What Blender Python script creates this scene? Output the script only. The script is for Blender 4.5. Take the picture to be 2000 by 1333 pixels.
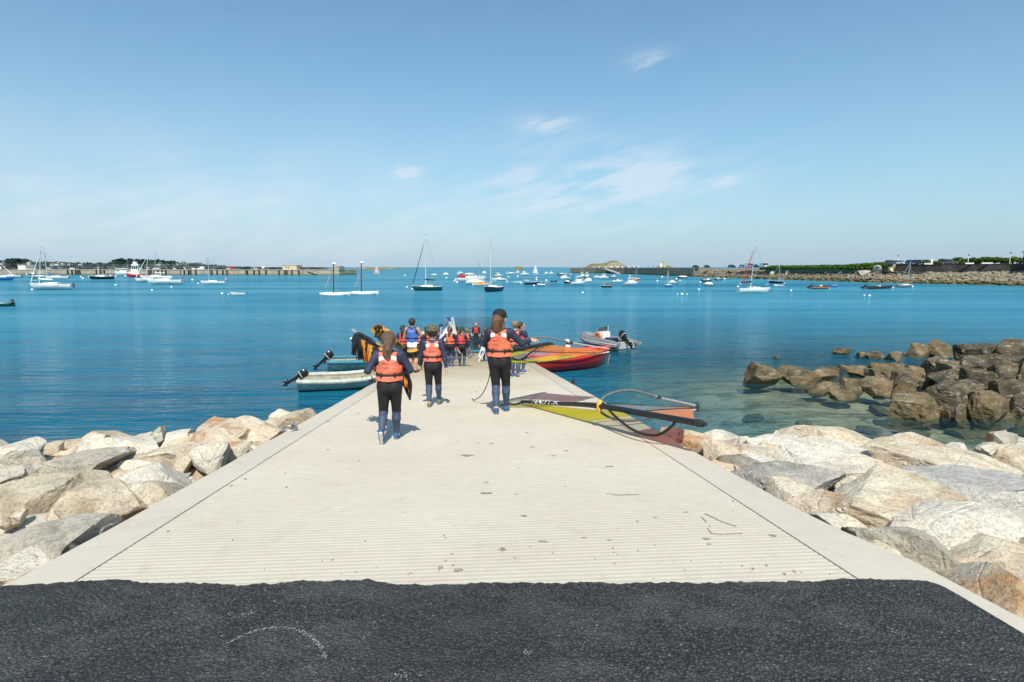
import bpy, math, random
import numpy as np
from mathutils import Vector, Matrix, noise as mnoise

random.seed(7); np.random.seed(7)
scene = bpy.context.scene
for o in list(bpy.data.objects): bpy.data.objects.remove(o)
R = math.radians

# ------------------------------------------------------------------ camera
FPX = 2000 * 20 / 36.0                       # focal length in photo pixels
PIT = math.atan(144.5 / FPX); CP, SP = math.cos(PIT), math.sin(PIT)
CZ = 5.0                                     # eye height above the water
cam = bpy.data.cameras.new('camera'); cam.lens = 20; cam.sensor_width = 36
cam.clip_start = 0.05; cam.clip_end = 40000
camo = bpy.data.objects.new('camera', cam); scene.collection.objects.link(camo)
camo.location = (0, 0, CZ); camo.rotation_euler = (math.pi / 2 - PIT, 0, 0)
scene.camera = camo

# ------------------------------------------------------------------ sky, sun, exposure
SUN_EL = 52.0; SUN_AZ = 176.0                # azimuth clockwise from +Y (behind the camera, a little right)
w = bpy.data.worlds.new('World'); scene.world = w; w.use_nodes = True
wn, wl = w.node_tree.nodes, w.node_tree.links
wn.clear()
wo = wn.new('ShaderNodeOutputWorld'); bg = wn.new('ShaderNodeBackground'); bg.inputs[1].default_value = 0.10
sky = wn.new('ShaderNodeTexSky'); sky.sky_type = 'NISHITA'; sky.sun_disc = False
sky.sun_elevation = R(SUN_EL); sky.sun_rotation = R(SUN_AZ); sky.air_density = 1.0; sky.dust_density = 1.1; sky.ozone_density = 1.6
tc = wn.new('ShaderNodeTexCoord')
def wmath(op, a, b=None, c=None):
    n = wn.new('ShaderNodeMath'); n.operation = op
    for i, q in enumerate((a, b, c)):
        if q is None: continue
        if isinstance(q, (int, float)): n.inputs[i].default_value = q
        else: wl.new(q, n.inputs[i])
    return n.outputs[0]
sep = wn.new('ShaderNodeSeparateXYZ'); wl.new(tc.outputs['Generated'], sep.inputs[0])
dx, dy, dz = sep.outputs
AZ = wmath('ARCTAN2', dx, dy); EL = wmath('ARCSINE', dz)
comb = wn.new('ShaderNodeCombineXYZ'); wl.new(AZ, comb.inputs[0]); wl.new(EL, comb.inputs[1])
mp = wn.new('ShaderNodeMapping'); wl.new(comb.outputs[0], mp.inputs[0])          # thin streaks rising to the right
mp.vector_type = 'TEXTURE'; mp.inputs['Rotation'].default_value = (0, 0, R(13)); mp.inputs['Scale'].default_value = (0.30, 0.050, 1)
nz = wn.new('ShaderNodeTexNoise'); nz.inputs['Scale'].default_value = 1.6; nz.inputs['Detail'].default_value = 9; nz.inputs['Roughness'].default_value = 0.62
nz.inputs['Distortion'].default_value = 0.35
wl.new(mp.outputs[0], nz.inputs['Vector'])
nb = wn.new('ShaderNodeTexNoise'); nb.inputs['Scale'].default_value = 9.0; nb.inputs['Detail'].default_value = 4
wl.new(comb.outputs[0], nb.inputs['Vector'])
# where the cirrus lies: a loose bank ahead, thinning out around it
def bump_at(az, el, wa, we):
    a, e = AZ, EL
    qa = wmath('DIVIDE', wmath('SUBTRACT', a, R(az)), R(wa)); qe = wmath('DIVIDE', wmath('SUBTRACT', e, R(el)), R(we))
    rr = wmath('ADD', wmath('MULTIPLY', qa, qa), wmath('MULTIPLY', qe, qe))
    return wmath('POWER', 2.718, wmath('MULTIPLY', rr, -1.0))
bank = wmath('ADD', bump_at(8.0, 7.6, 9.5, 3.2), wmath('MULTIPLY', bump_at(-28, 4.5, 30, 4.0), 0.25))
bank = wmath('ADD', bank, wmath('MULTIPLY', bump_at(13.2, 18, 1.9, 0.9), 0.9))
bank = wmath('ADD', bank, wmath('MULTIPLY', bump_at(3.3, 13.4, 2.6, 0.8), 0.9))
bank = wmath('ADD', bank, wmath('MULTIPLY', bump_at(-9.9, 8.9, 1.3, 0.6), 1.0))
bank = wmath('ADD', bank, wmath('MULTIPLY', bump_at(19.8, 7.9, 1.1, 0.5), 0.8))
cl = wmath('SUBTRACT', wmath('ADD', nz.outputs['Fac'], wmath('MULTIPLY', nb.outputs['Fac'], 0.35)), 0.58)
cl = wmath('MULTIPLY', wmath('MAXIMUM', cl, 0.0), 5.5)
cl = wmath('MINIMUM', wmath('MULTIPLY', cl, wmath('ADD', bank, 0.012)), 0.62)
hz = wmath('MULTIPLY', wmath('POWER', 2.718, wmath('MULTIPLY', wmath('MAXIMUM', dz, 0.0), -5.5)), 0.85)   # pale haze low over the sea
mixh = wn.new('ShaderNodeMix'); mixh.data_type = 'RGBA'
tint = wn.new('ShaderNodeMix'); tint.data_type = 'RGBA'; tint.blend_type = 'MULTIPLY'; tint.inputs[0].default_value = 1.0; wl.new(sky.outputs[0], tint.inputs[6]); tint.inputs[7].default_value = (0.83, 1.20, 1.21, 1)   # the azure cast of this sky
wl.new(hz, mixh.inputs[0]); wl.new(tint.outputs[2], mixh.inputs[6]); mixh.inputs[7].default_value = (3.65, 4.7, 5.85, 1)
mixc = wn.new('ShaderNodeMix'); mixc.data_type = 'RGBA'
cl = wmath('MINIMUM', wmath('ADD', cl, wmath('MULTIPLY', bump_at(-34, 4.0, 32, 7.0), wmath('MULTIPLY', nb.outputs['Fac'], 0.6))), 0.7)   # thin milky veil low on the left
wl.new(cl, mixc.inputs[0]); wl.new(mixh.outputs[2], mixc.inputs[6]); mixc.inputs[7].default_value = (5.6, 6.4, 7.2, 1)
wl.new(mixc.outputs[2], bg.inputs[0]); wl.new(bg.outputs[0], wo.inputs[0])

sl = bpy.data.lights.new('sun', 'SUN'); sl.energy = 4.3; sl.angle = R(0.53); sl.color = (1.0, 0.935, 0.83)
so = bpy.data.objects.new('sun', sl); scene.collection.objects.link(so)
sdir = Vector((math.sin(R(SUN_AZ)) * math.cos(R(SUN_EL)), math.cos(R(SUN_AZ)) * math.cos(R(SUN_EL)), math.sin(R(SUN_EL))))
so.rotation_euler = sdir.to_track_quat('Z', 'Y').to_euler(); so.location = sdir * 60
vs = scene.view_settings; vs.view_transform = 'Standard'; vs.look = 'None'; vs.gamma = 1; vs.exposure = 0.35
scene.cycles.use_denoising = True
scene.cycles.max_bounces = 8; scene.cycles.transparent_max_bounces = 16; scene.cycles.caustics_reflective = False
scene.cycles.caustics_refractive = False; scene.cycles.sample_clamp_indirect = 4

# ------------------------------------------------------------------ geometry of the place
YAW = R(3.99); SLOPE = 0.1075; Z0 = 3.61     # the slipway runs down along U from under the camera
U = np.array((-math.sin(YAW), math.cos(YAW))); V = np.array((math.cos(YAW), math.sin(YAW)))
TL, TR, JL, JR = -2.56, 2.45, -2.2, 2.08      # slipway edges and panel joints
def ray(px, py):
    d = py - 666.5
    return np.array((px - 1000.0, FPX * CP - d * SP, -(FPX * SP + d * CP)))
def at_z(px, py, z=0.0):
    r = ray(px, py); return np.array((0, 0, CZ)) + r * ((z - CZ) / r[2])
def at_y(px, py, y):
    r = ray(px, py); return np.array((0, 0, CZ)) + r * (y / r[1])
def at_ramp(px, py, h=0.0):
    r = ray(px, py); s = r[0] * U[0] + r[1] * U[1]
    return np.array((0, 0, CZ)) + r * ((Z0 + h - CZ) / (r[2] + SLOPE * s))
def ramp_z(x, y): return Z0 - SLOPE * (x * U[0] + y * U[1])
def rst(s, t, h=0.0):
    p = U * s + V * t; return np.array((p[0], p[1], Z0 - SLOPE * s + h))
def depth_of(p): return p[1] * CP + (CZ - p[2]) * SP
def m_per_px(p): return depth_of(p) / FPX

# ------------------------------------------------------------------ helpers
def link(o): scene.collection.objects.link(o); return o
def tag(o, label=None, cat=None, group=None, kind=None):
    if label: o['label'] = label
    if cat: o['category'] = cat
    if group: o['group'] = group
    if kind: o['kind'] = kind
    return o
def empty(name, loc=(0, 0, 0), rz=0.0):
    o = bpy.data.objects.new(name, None); o.location = loc; o.rotation_euler = (0, 0, rz); o.empty_display_size = 0.1
    return link(o)
def unit(a):
    a = np.asarray(a, float); n = np.linalg.norm(a); return a / n if n > 1e-9 else a
def frame_of(d, up=(0, 0, 1)):
    d = unit(d); up = np.asarray(up, float)
    if abs(np.dot(d, up)) > 0.98: up = np.array((0, 1.0, 0))
    a = unit(np.cross(up, d)); return a, np.cross(d, a)

class MB:
    """collects geometry for ONE mesh object"""
    def __init__(s): s.v = []; s.f = []; s.m = []; s.n = 0
    def add(s, vs, fs, m=0):
        s.v.append(np.asarray(vs, float)); s.f += [tuple(i + s.n for i in f) for f in fs]; s.m += [m] * len(fs); s.n += len(vs); return s
    def box(s, c, size, rz=0.0, m=0, bev=0.0, rot=None):
        hx, hy, hz = [q / 2 for q in size]
        if bev <= 0:
            vs = [(x, y, z) for z in (-hz, hz) for y in (-hy, hy) for x in (-hx, hx)]
            fs = [(0, 2, 3, 1), (4, 5, 7, 6), (0, 1, 5, 4), (2, 6, 7, 3), (0, 4, 6, 2), (1, 3, 7, 5)]
        else:
            b = min(bev, hx * .9, hy * .9, hz * .9)
            def ring(ex, ey, z): return [(-ex + (0), -ey, z), (ex, -ey, z), (ex, ey, z), (-ex, ey, z)]
            loops = [ring(hx - b, hy - b, -hz), ring(hx, hy, -hz + b), ring(hx, hy, hz - b), ring(hx - b, hy - b, hz)]
            vs = [p for l in loops for p in l]; fs = [(3, 2, 1, 0), (12, 13, 14, 15)]
            for k in range(3):
                for i in range(4): fs.append((k * 4 + i, k * 4 + (i + 1) % 4, k * 4 + 4 + (i + 1) % 4, k * 4 + 4 + i))
        vs = np.array(vs, float)
        if rot is not None: vs = vs @ np.array(rot).T
        ca, sa = math.cos(rz), math.sin(rz)
        vs = np.stack((vs[:, 0] * ca - vs[:, 1] * sa, vs[:, 0] * sa + vs[:, 1] * ca, vs[:, 2]), 1) + np.asarray(c, float)
        return s.add(vs, fs, m)
    def tube(s, path, r, n=8, m=0, cap=True, closed=False, flat=1.0, up=(0, 0, 1)):
        path = [np.asarray(p, float) for p in path]; k = len(path)
        rr = r if hasattr(r, '__len__') else [r] * k
        vs, fs = [], []
        for i, p in enumerate(path):
            if closed: d = path[(i + 1) % k] - path[i - 1]
            else: d = path[min(i + 1, k - 1)] - path[max(i - 1, 0)]
            a, b = frame_of(d, up)
            for j in range(n):
                t = 2 * math.pi * j / n; vs.append(p + rr[i] * (a * math.cos(t) + b * math.sin(t) * flat))
        for i in range(k if closed else k - 1):
            i2 = (i + 1) % k
            for j in range(n): fs.append((i * n + j, i * n + (j + 1) % n, i2 * n + (j + 1) % n, i2 * n + j))
        if cap and not closed: fs.append(tuple(range(n - 1, -1, -1))); fs.append(tuple((k - 1) * n + j for j in range(n)))
        return s.add(vs, fs, m)
    def loft(s, loops, m=0, closed=True, cap0=False, cap1=False):
        n = len(loops[0]); vs = [p for l in loops for p in l]; fs = []
        for i in range(len(loops) - 1):
            for j in range(n if closed else n - 1): fs.append((i * n + j, i * n + (j + 1) % n, (i + 1) * n + (j + 1) % n, (i + 1) * n + j))
        if cap0: fs.append(tuple(range(n - 1, -1, -1)))
        if cap1: fs.append(tuple((len(loops) - 1) * n + j for j in range(n)))
        return s.add(vs, fs, m)
    def ball(s, c, r, nu=10, nv=7, m=0):
        r = (r, r, r) if not hasattr(r, '__len__') else r; vs = [(c[0], c[1], c[2] - r[2])]; fs = []
        for i in range(1, nv):
            t = math.pi * i / nv - math.pi / 2
            for j in range(nu):
                a = 2 * math.pi * j / nu; vs.append((c[0] + r[0] * math.cos(t) * math.cos(a), c[1] + r[1] * math.cos(t) * math.sin(a), c[2] + r[2] * math.sin(t)))
        vs.append((c[0], c[1], c[2] + r[2])); top = len(vs) - 1
        for j in range(nu):
            fs.append((0, 1 + (j + 1) % nu, 1 + j)); b = 1 + (nv - 2) * nu; fs.append((b + j, b + (j + 1) % nu, top))
        for i in range(nv - 2):
            for j in range(nu): fs.append((1 + i * nu + j, 1 + i * nu + (j + 1) % nu, 1 + (i + 1) * nu + (j + 1) % nu, 1 + (i + 1) * nu + j))
        return s.add(vs, fs, m)
    def prism(s, poly, y0, y1, m=0, axis='y'):
        """polygon of (x, z) extruded along y"""
        n = len(poly); vs = [(p[0], y0, p[1]) for p in poly] + [(p[0], y1, p[1]) for p in poly]
        if axis == 'z': vs = [(p[0], p[1], y0) for p in poly] + [(p[0], p[1], y1) for p in poly]
        fs = [tuple(range(n)), tuple(range(2 * n - 1, n - 1, -1))] + [(i, n + i, n + (i + 1) % n, (i + 1) % n) for i in range(n)]
        return s.add(vs, fs, m)
    def mesh(s, name, mats, smooth=True, sharp=35):
        me = bpy.data.meshes.new(name)
        me.from_pydata(np.concatenate(s.v).tolist(), [], s.f)
        for q in (mats if isinstance(mats, (list, tuple)) else [mats]): me.materials.append(q)
        me.polygons.foreach_set('material_index', s.m)
        if smooth:
            me.polygons.foreach_set('use_smooth', [True] * len(s.f)); me.set_sharp_from_angle(angle=R(sharp))
        me.update()
        if len(s.f) < 3000:
            import bmesh
            bm = bmesh.new(); bm.from_mesh(me); bmesh.ops.recalc_face_normals(bm, faces=bm.faces); bm.to_mesh(me); bm.free()
        return me
    def build(s, name, mats, parent=None, smooth=True, sharp=35, loc=None, rz=None):
        o = link(bpy.data.objects.new(name, s.mesh(name, mats, smooth, sharp)))
        if parent is not None: o.parent = parent
        if loc is not None: o.location = loc
        if rz is not None: o.rotation_euler = (0, 0, rz)
        return o

# ------------------------------------------------------------------ materials
MATS = {}
def nodes_of(name):
    m = bpy.data.materials.new(name); m.use_nodes = True; nt = m.node_tree; nt.nodes.clear()
    out = nt.nodes.new('ShaderNodeOutputMaterial'); return m, nt, out
class NT:
    def __init__(s, name): s.mat, s.t, s.out = nodes_of(name)
    def n(s, typ, **kw):
        q = s.t.nodes.new(typ)
        for k, v in kw.items(): setattr(q, k, v)
        return q
    def l(s, a, b): s.t.links.new(a, b)
    def put(s, sock, v):
        if isinstance(v, (int, float, tuple, list)): sock.default_value = v
        else: s.l(v, sock)
    def math(s, op, a, b=None, clamp=False):
        q = s.n('ShaderNodeMath', operation=op, use_clamp=clamp); s.put(q.inputs[0], a)
        if b is not None: s.put(q.inputs[1], b)
        return q.outputs[0]
    def noise(s, vec, scale, detail=3, rough=0.55, dist=0.0, kind='ShaderNodeTexNoise'):
        q = s.n(kind); s.l(vec, q.inputs['Vector']); q.inputs['Scale'].default_value = scale
        if 'Detail' in q.inputs: q.inputs['Detail'].default_value = detail; q.inputs['Roughness'].default_value = rough
        if 'Distortion' in q.inputs: q.inputs['Distortion'].default_value = dist
        return q.outputs['Fac'] if 'Fac' in q.outputs else q.outputs['Distance']
    def vor(s, vec, scale, feature='F1'):
        q = s.n('ShaderNodeTexVoronoi', feature=feature); s.l(vec, q.inputs['Vector']); q.inputs['Scale'].default_value = scale; return q
    def mapv(s, vec, scale=(1, 1, 1), rot=(0, 0, 0), loc=(0, 0, 0)):
        q = s.n('ShaderNodeMapping'); s.l(vec, q.inputs[0]); q.inputs['Scale'].default_value = scale
        q.inputs['Rotation'].default_value = rot; q.inputs['Location'].default_value = loc; return q.outputs[0]
    def ramp(s, fac, stops):
        q = s.n('ShaderNodeValToRGB'); s.l(fac, q.inputs[0]); cr = q.color_ramp
        while len(cr.elements) < len(stops): cr.elements.new(0.5)
        for e, (p, c) in zip(cr.elements, stops): e.position = p; e.color = (*c, 1) if len(c) == 3 else c
        return q.outputs[0]
    def mix(s, f, a, b, blend='MIX'):
        q = s.n('ShaderNodeMix', data_type='RGBA', blend_type=blend); s.put(q.inputs[0], f)
        s.put(q.inputs[6], (*a, 1) if isinstance(a, tuple) and len(a) == 3 else a); s.put(q.inputs[7], (*b, 1) if isinstance(b, tuple) and len(b) == 3 else b)
        return q.outputs[2]
    def bump(s, h, strength, dist=0.01, normal=None):
        q = s.n('ShaderNodeBump'); s.l(h, q.inputs['Height']); q.inputs['Strength'].default_value = strength; q.inputs['Distance'].default_value = dist
        if normal is not None: s.l(normal, q.inputs['Normal'])
        return q.outputs[0]
    def bsdf(s, col, rough=0.6, metal=0.0, normal=None, spec=0.4, **kw):
        b = s.n('ShaderNodeBsdfPrincipled'); s.put(b.inputs['Base Color'], (*col, 1) if isinstance(col, tuple) and len(col) == 3 else col)
        s.put(b.inputs['Roughness'], rough); b.inputs['Metallic'].default_value = metal; b.inputs['Specular IOR Level'].default_value = spec
        if normal is not None: s.l(normal, b.inputs['Normal'])
        for k, v in kw.items(): s.put(b.inputs[k], v)
        return b.outputs[0]
    def done(s, sh): s.l(sh, s.out.inputs[0]); return s.mat
def pm(name, c, rough=0.6, var=0.18, scale=6.0, bump=0.15, bscale=60.0, bdist=0.002, metal=0.0, spec=0.4, dirt=None, **kw):
    """plain procedural material: slightly uneven colour, fine relief"""
    if name in MATS: return MATS[name]
    t = NT(name); co = t.n('ShaderNodeTexCoord').outputs['Object']
    n1 = t.noise(co, scale, 4); lo = tuple(max(0, q * (1 - var)) for q in c); hi = tuple(min(1, q * (1 + var * .7)) for q in c)
    col = t.ramp(n1, [(0.3, lo), (0.7, hi)])
    if dirt: col = t.mix(t.math('MULTIPLY', t.ramp(t.noise(co, scale * 2.3, 6, 0.7), [(0.52, (0, 0, 0)), (0.68, (1, 1, 1))]), 0.75), col, dirt)
    nrm = t.bump(t.noise(co, bscale, 3), bump, bdist) if bump else None
    MATS[name] = t.done(t.bsdf(col, rough, metal, nrm, spec, **kw)); return MATS[name]
# ================================================================== the setting: seabed, water, slipway, asphalt
def smooth01(q): q = np.clip(q, 0, 1); return q * q * (3 - 2 * q)
def terrain(x, y):
    """height of seabed and of the core of the banks under the boulders"""
    x = np.asarray(x, float); y = np.asarray(y, float)
    s = x * U[0] + y * U[1]; t = x * V[0] + y * V[1]
    rz = Z0 - SLOPE * np.maximum(s, -2)
    left = t < 0
    crest = np.where(left, 10.0, 7.4 + 0.06 * np.maximum(t - 2.5, 0))
    top = np.where(s < crest, rz, Z0 - SLOPE * crest) - 0.62 - 0.05 * np.maximum(np.abs(t) - 3, 0) * (np.abs(t) < 14)
    drop = np.where(left, 0.62, 0.40)
    over = np.maximum(s - crest, 0)
    slope = top - over * drop
    floor_l = -1.6 - 0.10 * np.clip(y - 12, 0, 30)
    # the right-hand side stays shallow around the tumbled rocks
    dist = np.hypot(x - 15, (y - 21) * 1.15)
    floor_r = -0.42 - 0.10 * np.clip(dist - 5, 0, 50)
    wgt = smooth01((x - 1.5) / 4.5)
    fl = floor_l * (1 - wgt) + floor_r * wgt
    z = np.maximum(slope, fl)
    z = np.where((np.abs(t) < 2.7) & (s < 60), np.minimum(z, rz - 0.55), z)
    return np.maximum(z, -6.0)

def grid_obj(name, xs, ys, zf, mat, hole=None):
    X, Y = np.meshgrid(xs, ys, indexing='ij'); Z = zf(X, Y); nx, ny = X.shape
    vs = np.stack((X.ravel(), Y.ravel(), Z.ravel()), 1); i, j = np.meshgrid(np.arange(nx - 1), np.arange(ny - 1), indexing='ij')
    a = (i * ny + j).ravel(); fs = np.stack((a, a + ny, a + ny + 1, a + 1), 1)
    me = bpy.data.meshes.new(name); me.from_pydata(vs.tolist(), [], fs.tolist()); me.materials.append(mat)
    me.polygons.foreach_set('use_smooth', [True] * len(fs)); me.update()
    return link(bpy.data.objects.new(name, me))

def mat_seabed():
    t = NT('seabed_sand'); p = t.n('ShaderNodeNewGeometry').outputs['Position']
    base = t.ramp(t.noise(p, 0.7, 5, 0.6), [(0.30, (0.14, 0.13, 0.075)), (0.52, (0.29, 0.27, 0.175)), (0.75, (0.42, 0.39, 0.27))])
    weed = t.ramp(t.noise(t.mapv(p, (1, 1.5, 1)), 0.9, 6, 0.65, 0.6), [(0.52, (0, 0, 0)), (0.62, (1, 1, 1))])
    col = t.mix(t.math('MULTIPLY', weed, 0.75), base, (0.07, 0.075, 0.03))
    return t.done(t.bsdf(col, 0.9, normal=t.bump(t.noise(p, 9, 5), 0.5, 0.04)))
ext = lambda a, b, n: np.linspace(a, b, n)
xs = np.concatenate((np.geomspace(-9000, -64, 14), ext(-60, 60, 121), np.geomspace(64, 9000, 14)))
ys = np.concatenate((ext(-40, -4, 10), ext(-3, 70, 120), np.geomspace(74, 19000, 16)))
def seabed_z(X, Y):
    z = terrain(X, Y)
    rough = np.array([mnoise.noise(Vector((a * .6, b * .6, 0))) for a, b in zip(X.ravel(), Y.ravel())]).reshape(X.shape)
    return z + 0.12 * rough * (z < 0.4)
sb = grid_obj('seabed', xs, ys, seabed_z, mat_seabed()); tag(sb, kind='structure')

def mat_water():
    t = NT('sea_water'); p = t.n('ShaderNodeNewGeometry').outputs['Position']
    dep = t.n('ShaderNodeAttribute', attribute_name='depth').outputs['Fac']
    cam_d = t.n('ShaderNodeVectorMath', operation='LENGTH'); t.l(p, cam_d.inputs[0]); dist = cam_d.outputs['Value']
    # ripples of several sizes, longer across the wind
    w1 = t.noise(t.mapv(p, (0.55, 1.25, 1), (0, 0, R(9))), 1.0, 4, 0.55, 0.35)
    w2 = t.noise(t.mapv(p, (1.5, 3.4, 1), (0, 0, R(-7))), 1.0, 3, 0.6, 0.3)
    w3 = t.noise(t.mapv(p, (0.11, 0.30, 1), (0, 0, R(14))), 1.0, 3, 0.5, 0.2)
    w4 = t.noise(t.mapv(p, (5.5, 10, 1), (0, 0, R(12))), 1.0, 2, 0.5)
    gust = t.ramp(t.noise(t.mapv(p, (0.022, 0.06, 1), (0, 0, R(5))), 1.0, 4, 0.55, 0.4), [(0.36, (0.55, 0.55, 0.55)), (0.62, (1, 1, 1))])
    h = t.math('ADD', t.math('MULTIPLY', w1, 0.16), t.math('MULTIPLY', w2, 0.075))
    h = t.math('ADD', h, t.math('MULTIPLY', w3, 0.30))
    h = t.math('ADD', h, t.math('MULTIPLY', w4, 0.016))
    w5 = t.noise(t.mapv(p, (0.22, 1.9, 1), (0, 0, R(8))), 1.0, 3, 0.5, 0.6); w6 = t.noise(t.mapv(p, (0.05, 0.42, 1), (0, 0, R(6))), 1.0, 3, 0.5, 0.5)
    h = t.math('ADD', h, t.math('ADD', t.math('MULTIPLY', w5, 0.17), t.math('MULTIPLY', w6, 0.50)))
    b = t.n('ShaderNodeBump'); b.inputs['Distance'].default_value = 1.0; t.l(h, b.inputs['Height'])
    t.l(gust, b.inputs['Strength']); nrm = b.outputs[0]
    # colour of the water body: greener over shallows and in pale streaks, deeper blue in gusts
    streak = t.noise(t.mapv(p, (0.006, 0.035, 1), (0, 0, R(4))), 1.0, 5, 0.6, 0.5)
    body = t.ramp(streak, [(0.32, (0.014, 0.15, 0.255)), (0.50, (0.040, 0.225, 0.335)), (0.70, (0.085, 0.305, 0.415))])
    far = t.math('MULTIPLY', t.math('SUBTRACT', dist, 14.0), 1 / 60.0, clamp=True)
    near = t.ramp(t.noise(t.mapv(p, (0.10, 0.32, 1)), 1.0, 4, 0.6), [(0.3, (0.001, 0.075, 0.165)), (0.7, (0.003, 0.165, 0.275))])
    body = t.mix(far, near, body)  # body colour painted paler with distance, standing in for reflected sky
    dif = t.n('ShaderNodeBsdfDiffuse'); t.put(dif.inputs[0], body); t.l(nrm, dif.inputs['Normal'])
    tr = t.n('ShaderNodeBsdfTransparent'); tint = t.ramp(t.math('MULTIPLY', dep, 0.25), [(0.0, (0.96, 0.98, 0.95)), (0.12, (0.86, 0.95, 0.90)), (0.30, (0.50, 0.80, 0.77)), (0.75, (0.10, 0.50, 0.58))])
    t.put(tr.inputs[0], tint)
    f = t.math('SUBTRACT', 1.0, t.math('POWER', 2.718, t.math('MULTIPLY', t.math('MAXIMUM', t.math('SUBTRACT', dep, 0.18), 0.0), -0.50)))
    m1 = t.n('ShaderNodeMixShader'); t.put(m1.inputs[0], f); t.l(tr.outputs[0], m1.inputs[1]); t.l(dif.outputs[0], m1.inputs[2])
    gl = t.n('ShaderNodeBsdfGlossy'); gl.inputs['Roughness'].default_value = 0.06; t.l(nrm, gl.inputs['Normal'])
    fr = t.n('ShaderNodeFresnel'); fr.inputs['IOR'].default_value = 1.33; t.l(nrm, fr.inputs['Normal'])
    m2 = t.n('ShaderNodeMixShader'); t.put(m2.inputs[0], t.math('MINIMUM', t.math('MULTIPLY', fr.outputs[0], t.math('SUBTRACT', 0.66, t.math('MULTIPLY', far, 0.36))), 0.5)); t.l(m1.outputs[0], m2.inputs[1]); t.l(gl.outputs[0], m2.inputs[2])
    return t.done(m2.outputs[0])
SEND = 58.0
wx = np.concatenate((np.geomspace(-9000, -62, 16), ext(-60, 60, 201), np.geomspace(62, 9000, 16)))
wy = np.concatenate((ext(-6, 70, 140), np.geomspace(72, 19500, 26)))
wob = grid_obj('water', wx, wy, lambda X, Y: X * 0, mat_water()); tag(wob, kind='structure')
co = np.empty(len(wob.data.vertices) * 3); wob.data.vertices.foreach_get('co', co); co = co.reshape(-1, 3)
att = wob.data.attributes.new('depth', 'FLOAT', 'POINT'); att.data.foreach_set('value', np.clip(-np.where(np.abs(co[:, 0] * V[0] + co[:, 1] * V[1]) < 2.6, np.maximum(terrain(co[:, 0], co[:, 1]), np.where(co[:, 0] * U[0] + co[:, 1] * U[1] < SEND, ramp_z(co[:, 0], co[:, 1]), -9)), terrain(co[:, 0], co[:, 1])), 0, 8))

# ---- slipway: ribbed concrete panel between two smooth borders
def mat_concrete(name, c0, c1, ribbed):
    t = NT(name); p = t.n('ShaderNodeNewGeometry').outputs['Position']; sp = t.n('ShaderNodeSeparateXYZ'); t.l(p, sp.inputs[0])
    n1 = t.noise(p, 0.8, 6, 0.62); n2 = t.noise(t.mapv(p, (1, 1.0, 1)), 11, 5, 0.65)
    col = t.mix(0.5, t.ramp(n1, [(0.32, c0), (0.66, c1)]), t.ramp(n2, [(0.3, c0), (0.7, c1)]))
    # scuffs and old grime where things are dragged
    sc = t.ramp(t.noise(t.mapv(p, (1.2, 1.0, 1), (0, 0, R(4))), 2.6, 8, 0.75, 0.5), [(0.56, (0, 0, 0)), (0.74, (1, 1, 1))])
    col = t.mix(t.math('MULTIPLY', sc, 0.34), col, (0.30, 0.26, 0.19))
    # tidal staining: tan weed film further down, strongest where the tide reaches
    tide = t.math('ADD', t.math('MULTIPLY', t.math('SUBTRACT', 2.35, sp.outputs[2]), 0.75), t.math('MULTIPLY', t.math('SUBTRACT', t.noise(p, 0.5, 5, 0.6), 0.5), 0.7))
    film = t.ramp(tide, [(0.0, (0, 0, 0)), (0.55, (0.62, 0.62, 0.62)), (1.0, (0.95, 0.95, 0.95))])
    col = t.mix(film, col, t.ramp(n2, [(0.3, (0.25, 0.19, 0.115)), (0.7, (0.40, 0.32, 0.20))]))
    wet = t.math('MULTIPLY', t.math('SUBTRACT', 0.42, sp.outputs[2]), 2.5, clamp=True)
    col = t.mix(wet, col, (0.085, 0.075, 0.04))
    sp2 = t.ramp(t.vor(p, 34).outputs['Distance'], [(0.05, (0.55, 0.55, 0.55)), (0.16, (1, 1, 1))])
    col = t.mix(t.math('MULTIPLY', t.ramp(t.noise(p, 23, 2), [(0.60, (0, 0, 0)), (0.66, (1, 1, 1))]), 0.5), col, t.mix(1.0, col, sp2, 'MULTIPLY'))
    nrm = t.bump(t.math('ADD', t.noise(p, 55, 4, 0.7), t.math('MULTIPLY', t.noise(p, 9, 3), 0.6)), 0.35 if ribbed else 0.18, 0.008)
    return t.done(t.bsdf(col, t.math('SUBTRACT', 0.85, t.math('MULTIPLY', wet, 0.5)), normal=nrm, spec=0.3))
M_RIB = mat_concrete('ribbed_concrete', (0.475, 0.42, 0.34), (0.565, 0.508, 0.42), True)
M_BORDER = mat_concrete('smooth_concrete', (0.485, 0.43, 0.355), (0.565, 0.508, 0.425), False)
slip = empty('slipway'); tag(slip, kind='structure')
SEND = 58.0
mb = MB(); rows = []; s = 1.6
while s < 34:
    per = 0.05 if s < 22 else 0.10
    amp = 0.0020 if s < 22 else 0.0012
    for f_, hgt in ((0.0, 0), (0.18, -amp), (0.42, -amp), (0.60, 0)): rows.append((s + f_ * per, hgt + random.uniform(-.00015, .00015)))
    s += per
    if any(abs(s - q) < per * .6 for q in (14.85, 25.6)): rows += [(s, 0.0), (s + .003, -.012), (s + .013, -.012), (s + .016, 0.0)]; s += .02
rows.append((SEND, 0.0))
nt = 7; tt = np.linspace(JL - .001, JR + .001, nt); vs = []
for s_, h_ in rows:
    for q in tt: vs.append(rst(s_, q, h_ + 0.0015 * mnoise.noise(Vector((s_ * .8, q * 1.2, 1)))))
fs = [(i * nt + j, i * nt + j + 1, (i + 1) * nt + j + 1, (i + 1) * nt + j) for i in range(len(rows) - 1) for j in range(nt - 1)]
mb.add(vs, fs); mb.build('ribbed_panel', M_RIB, slip, smooth=False)
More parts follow.
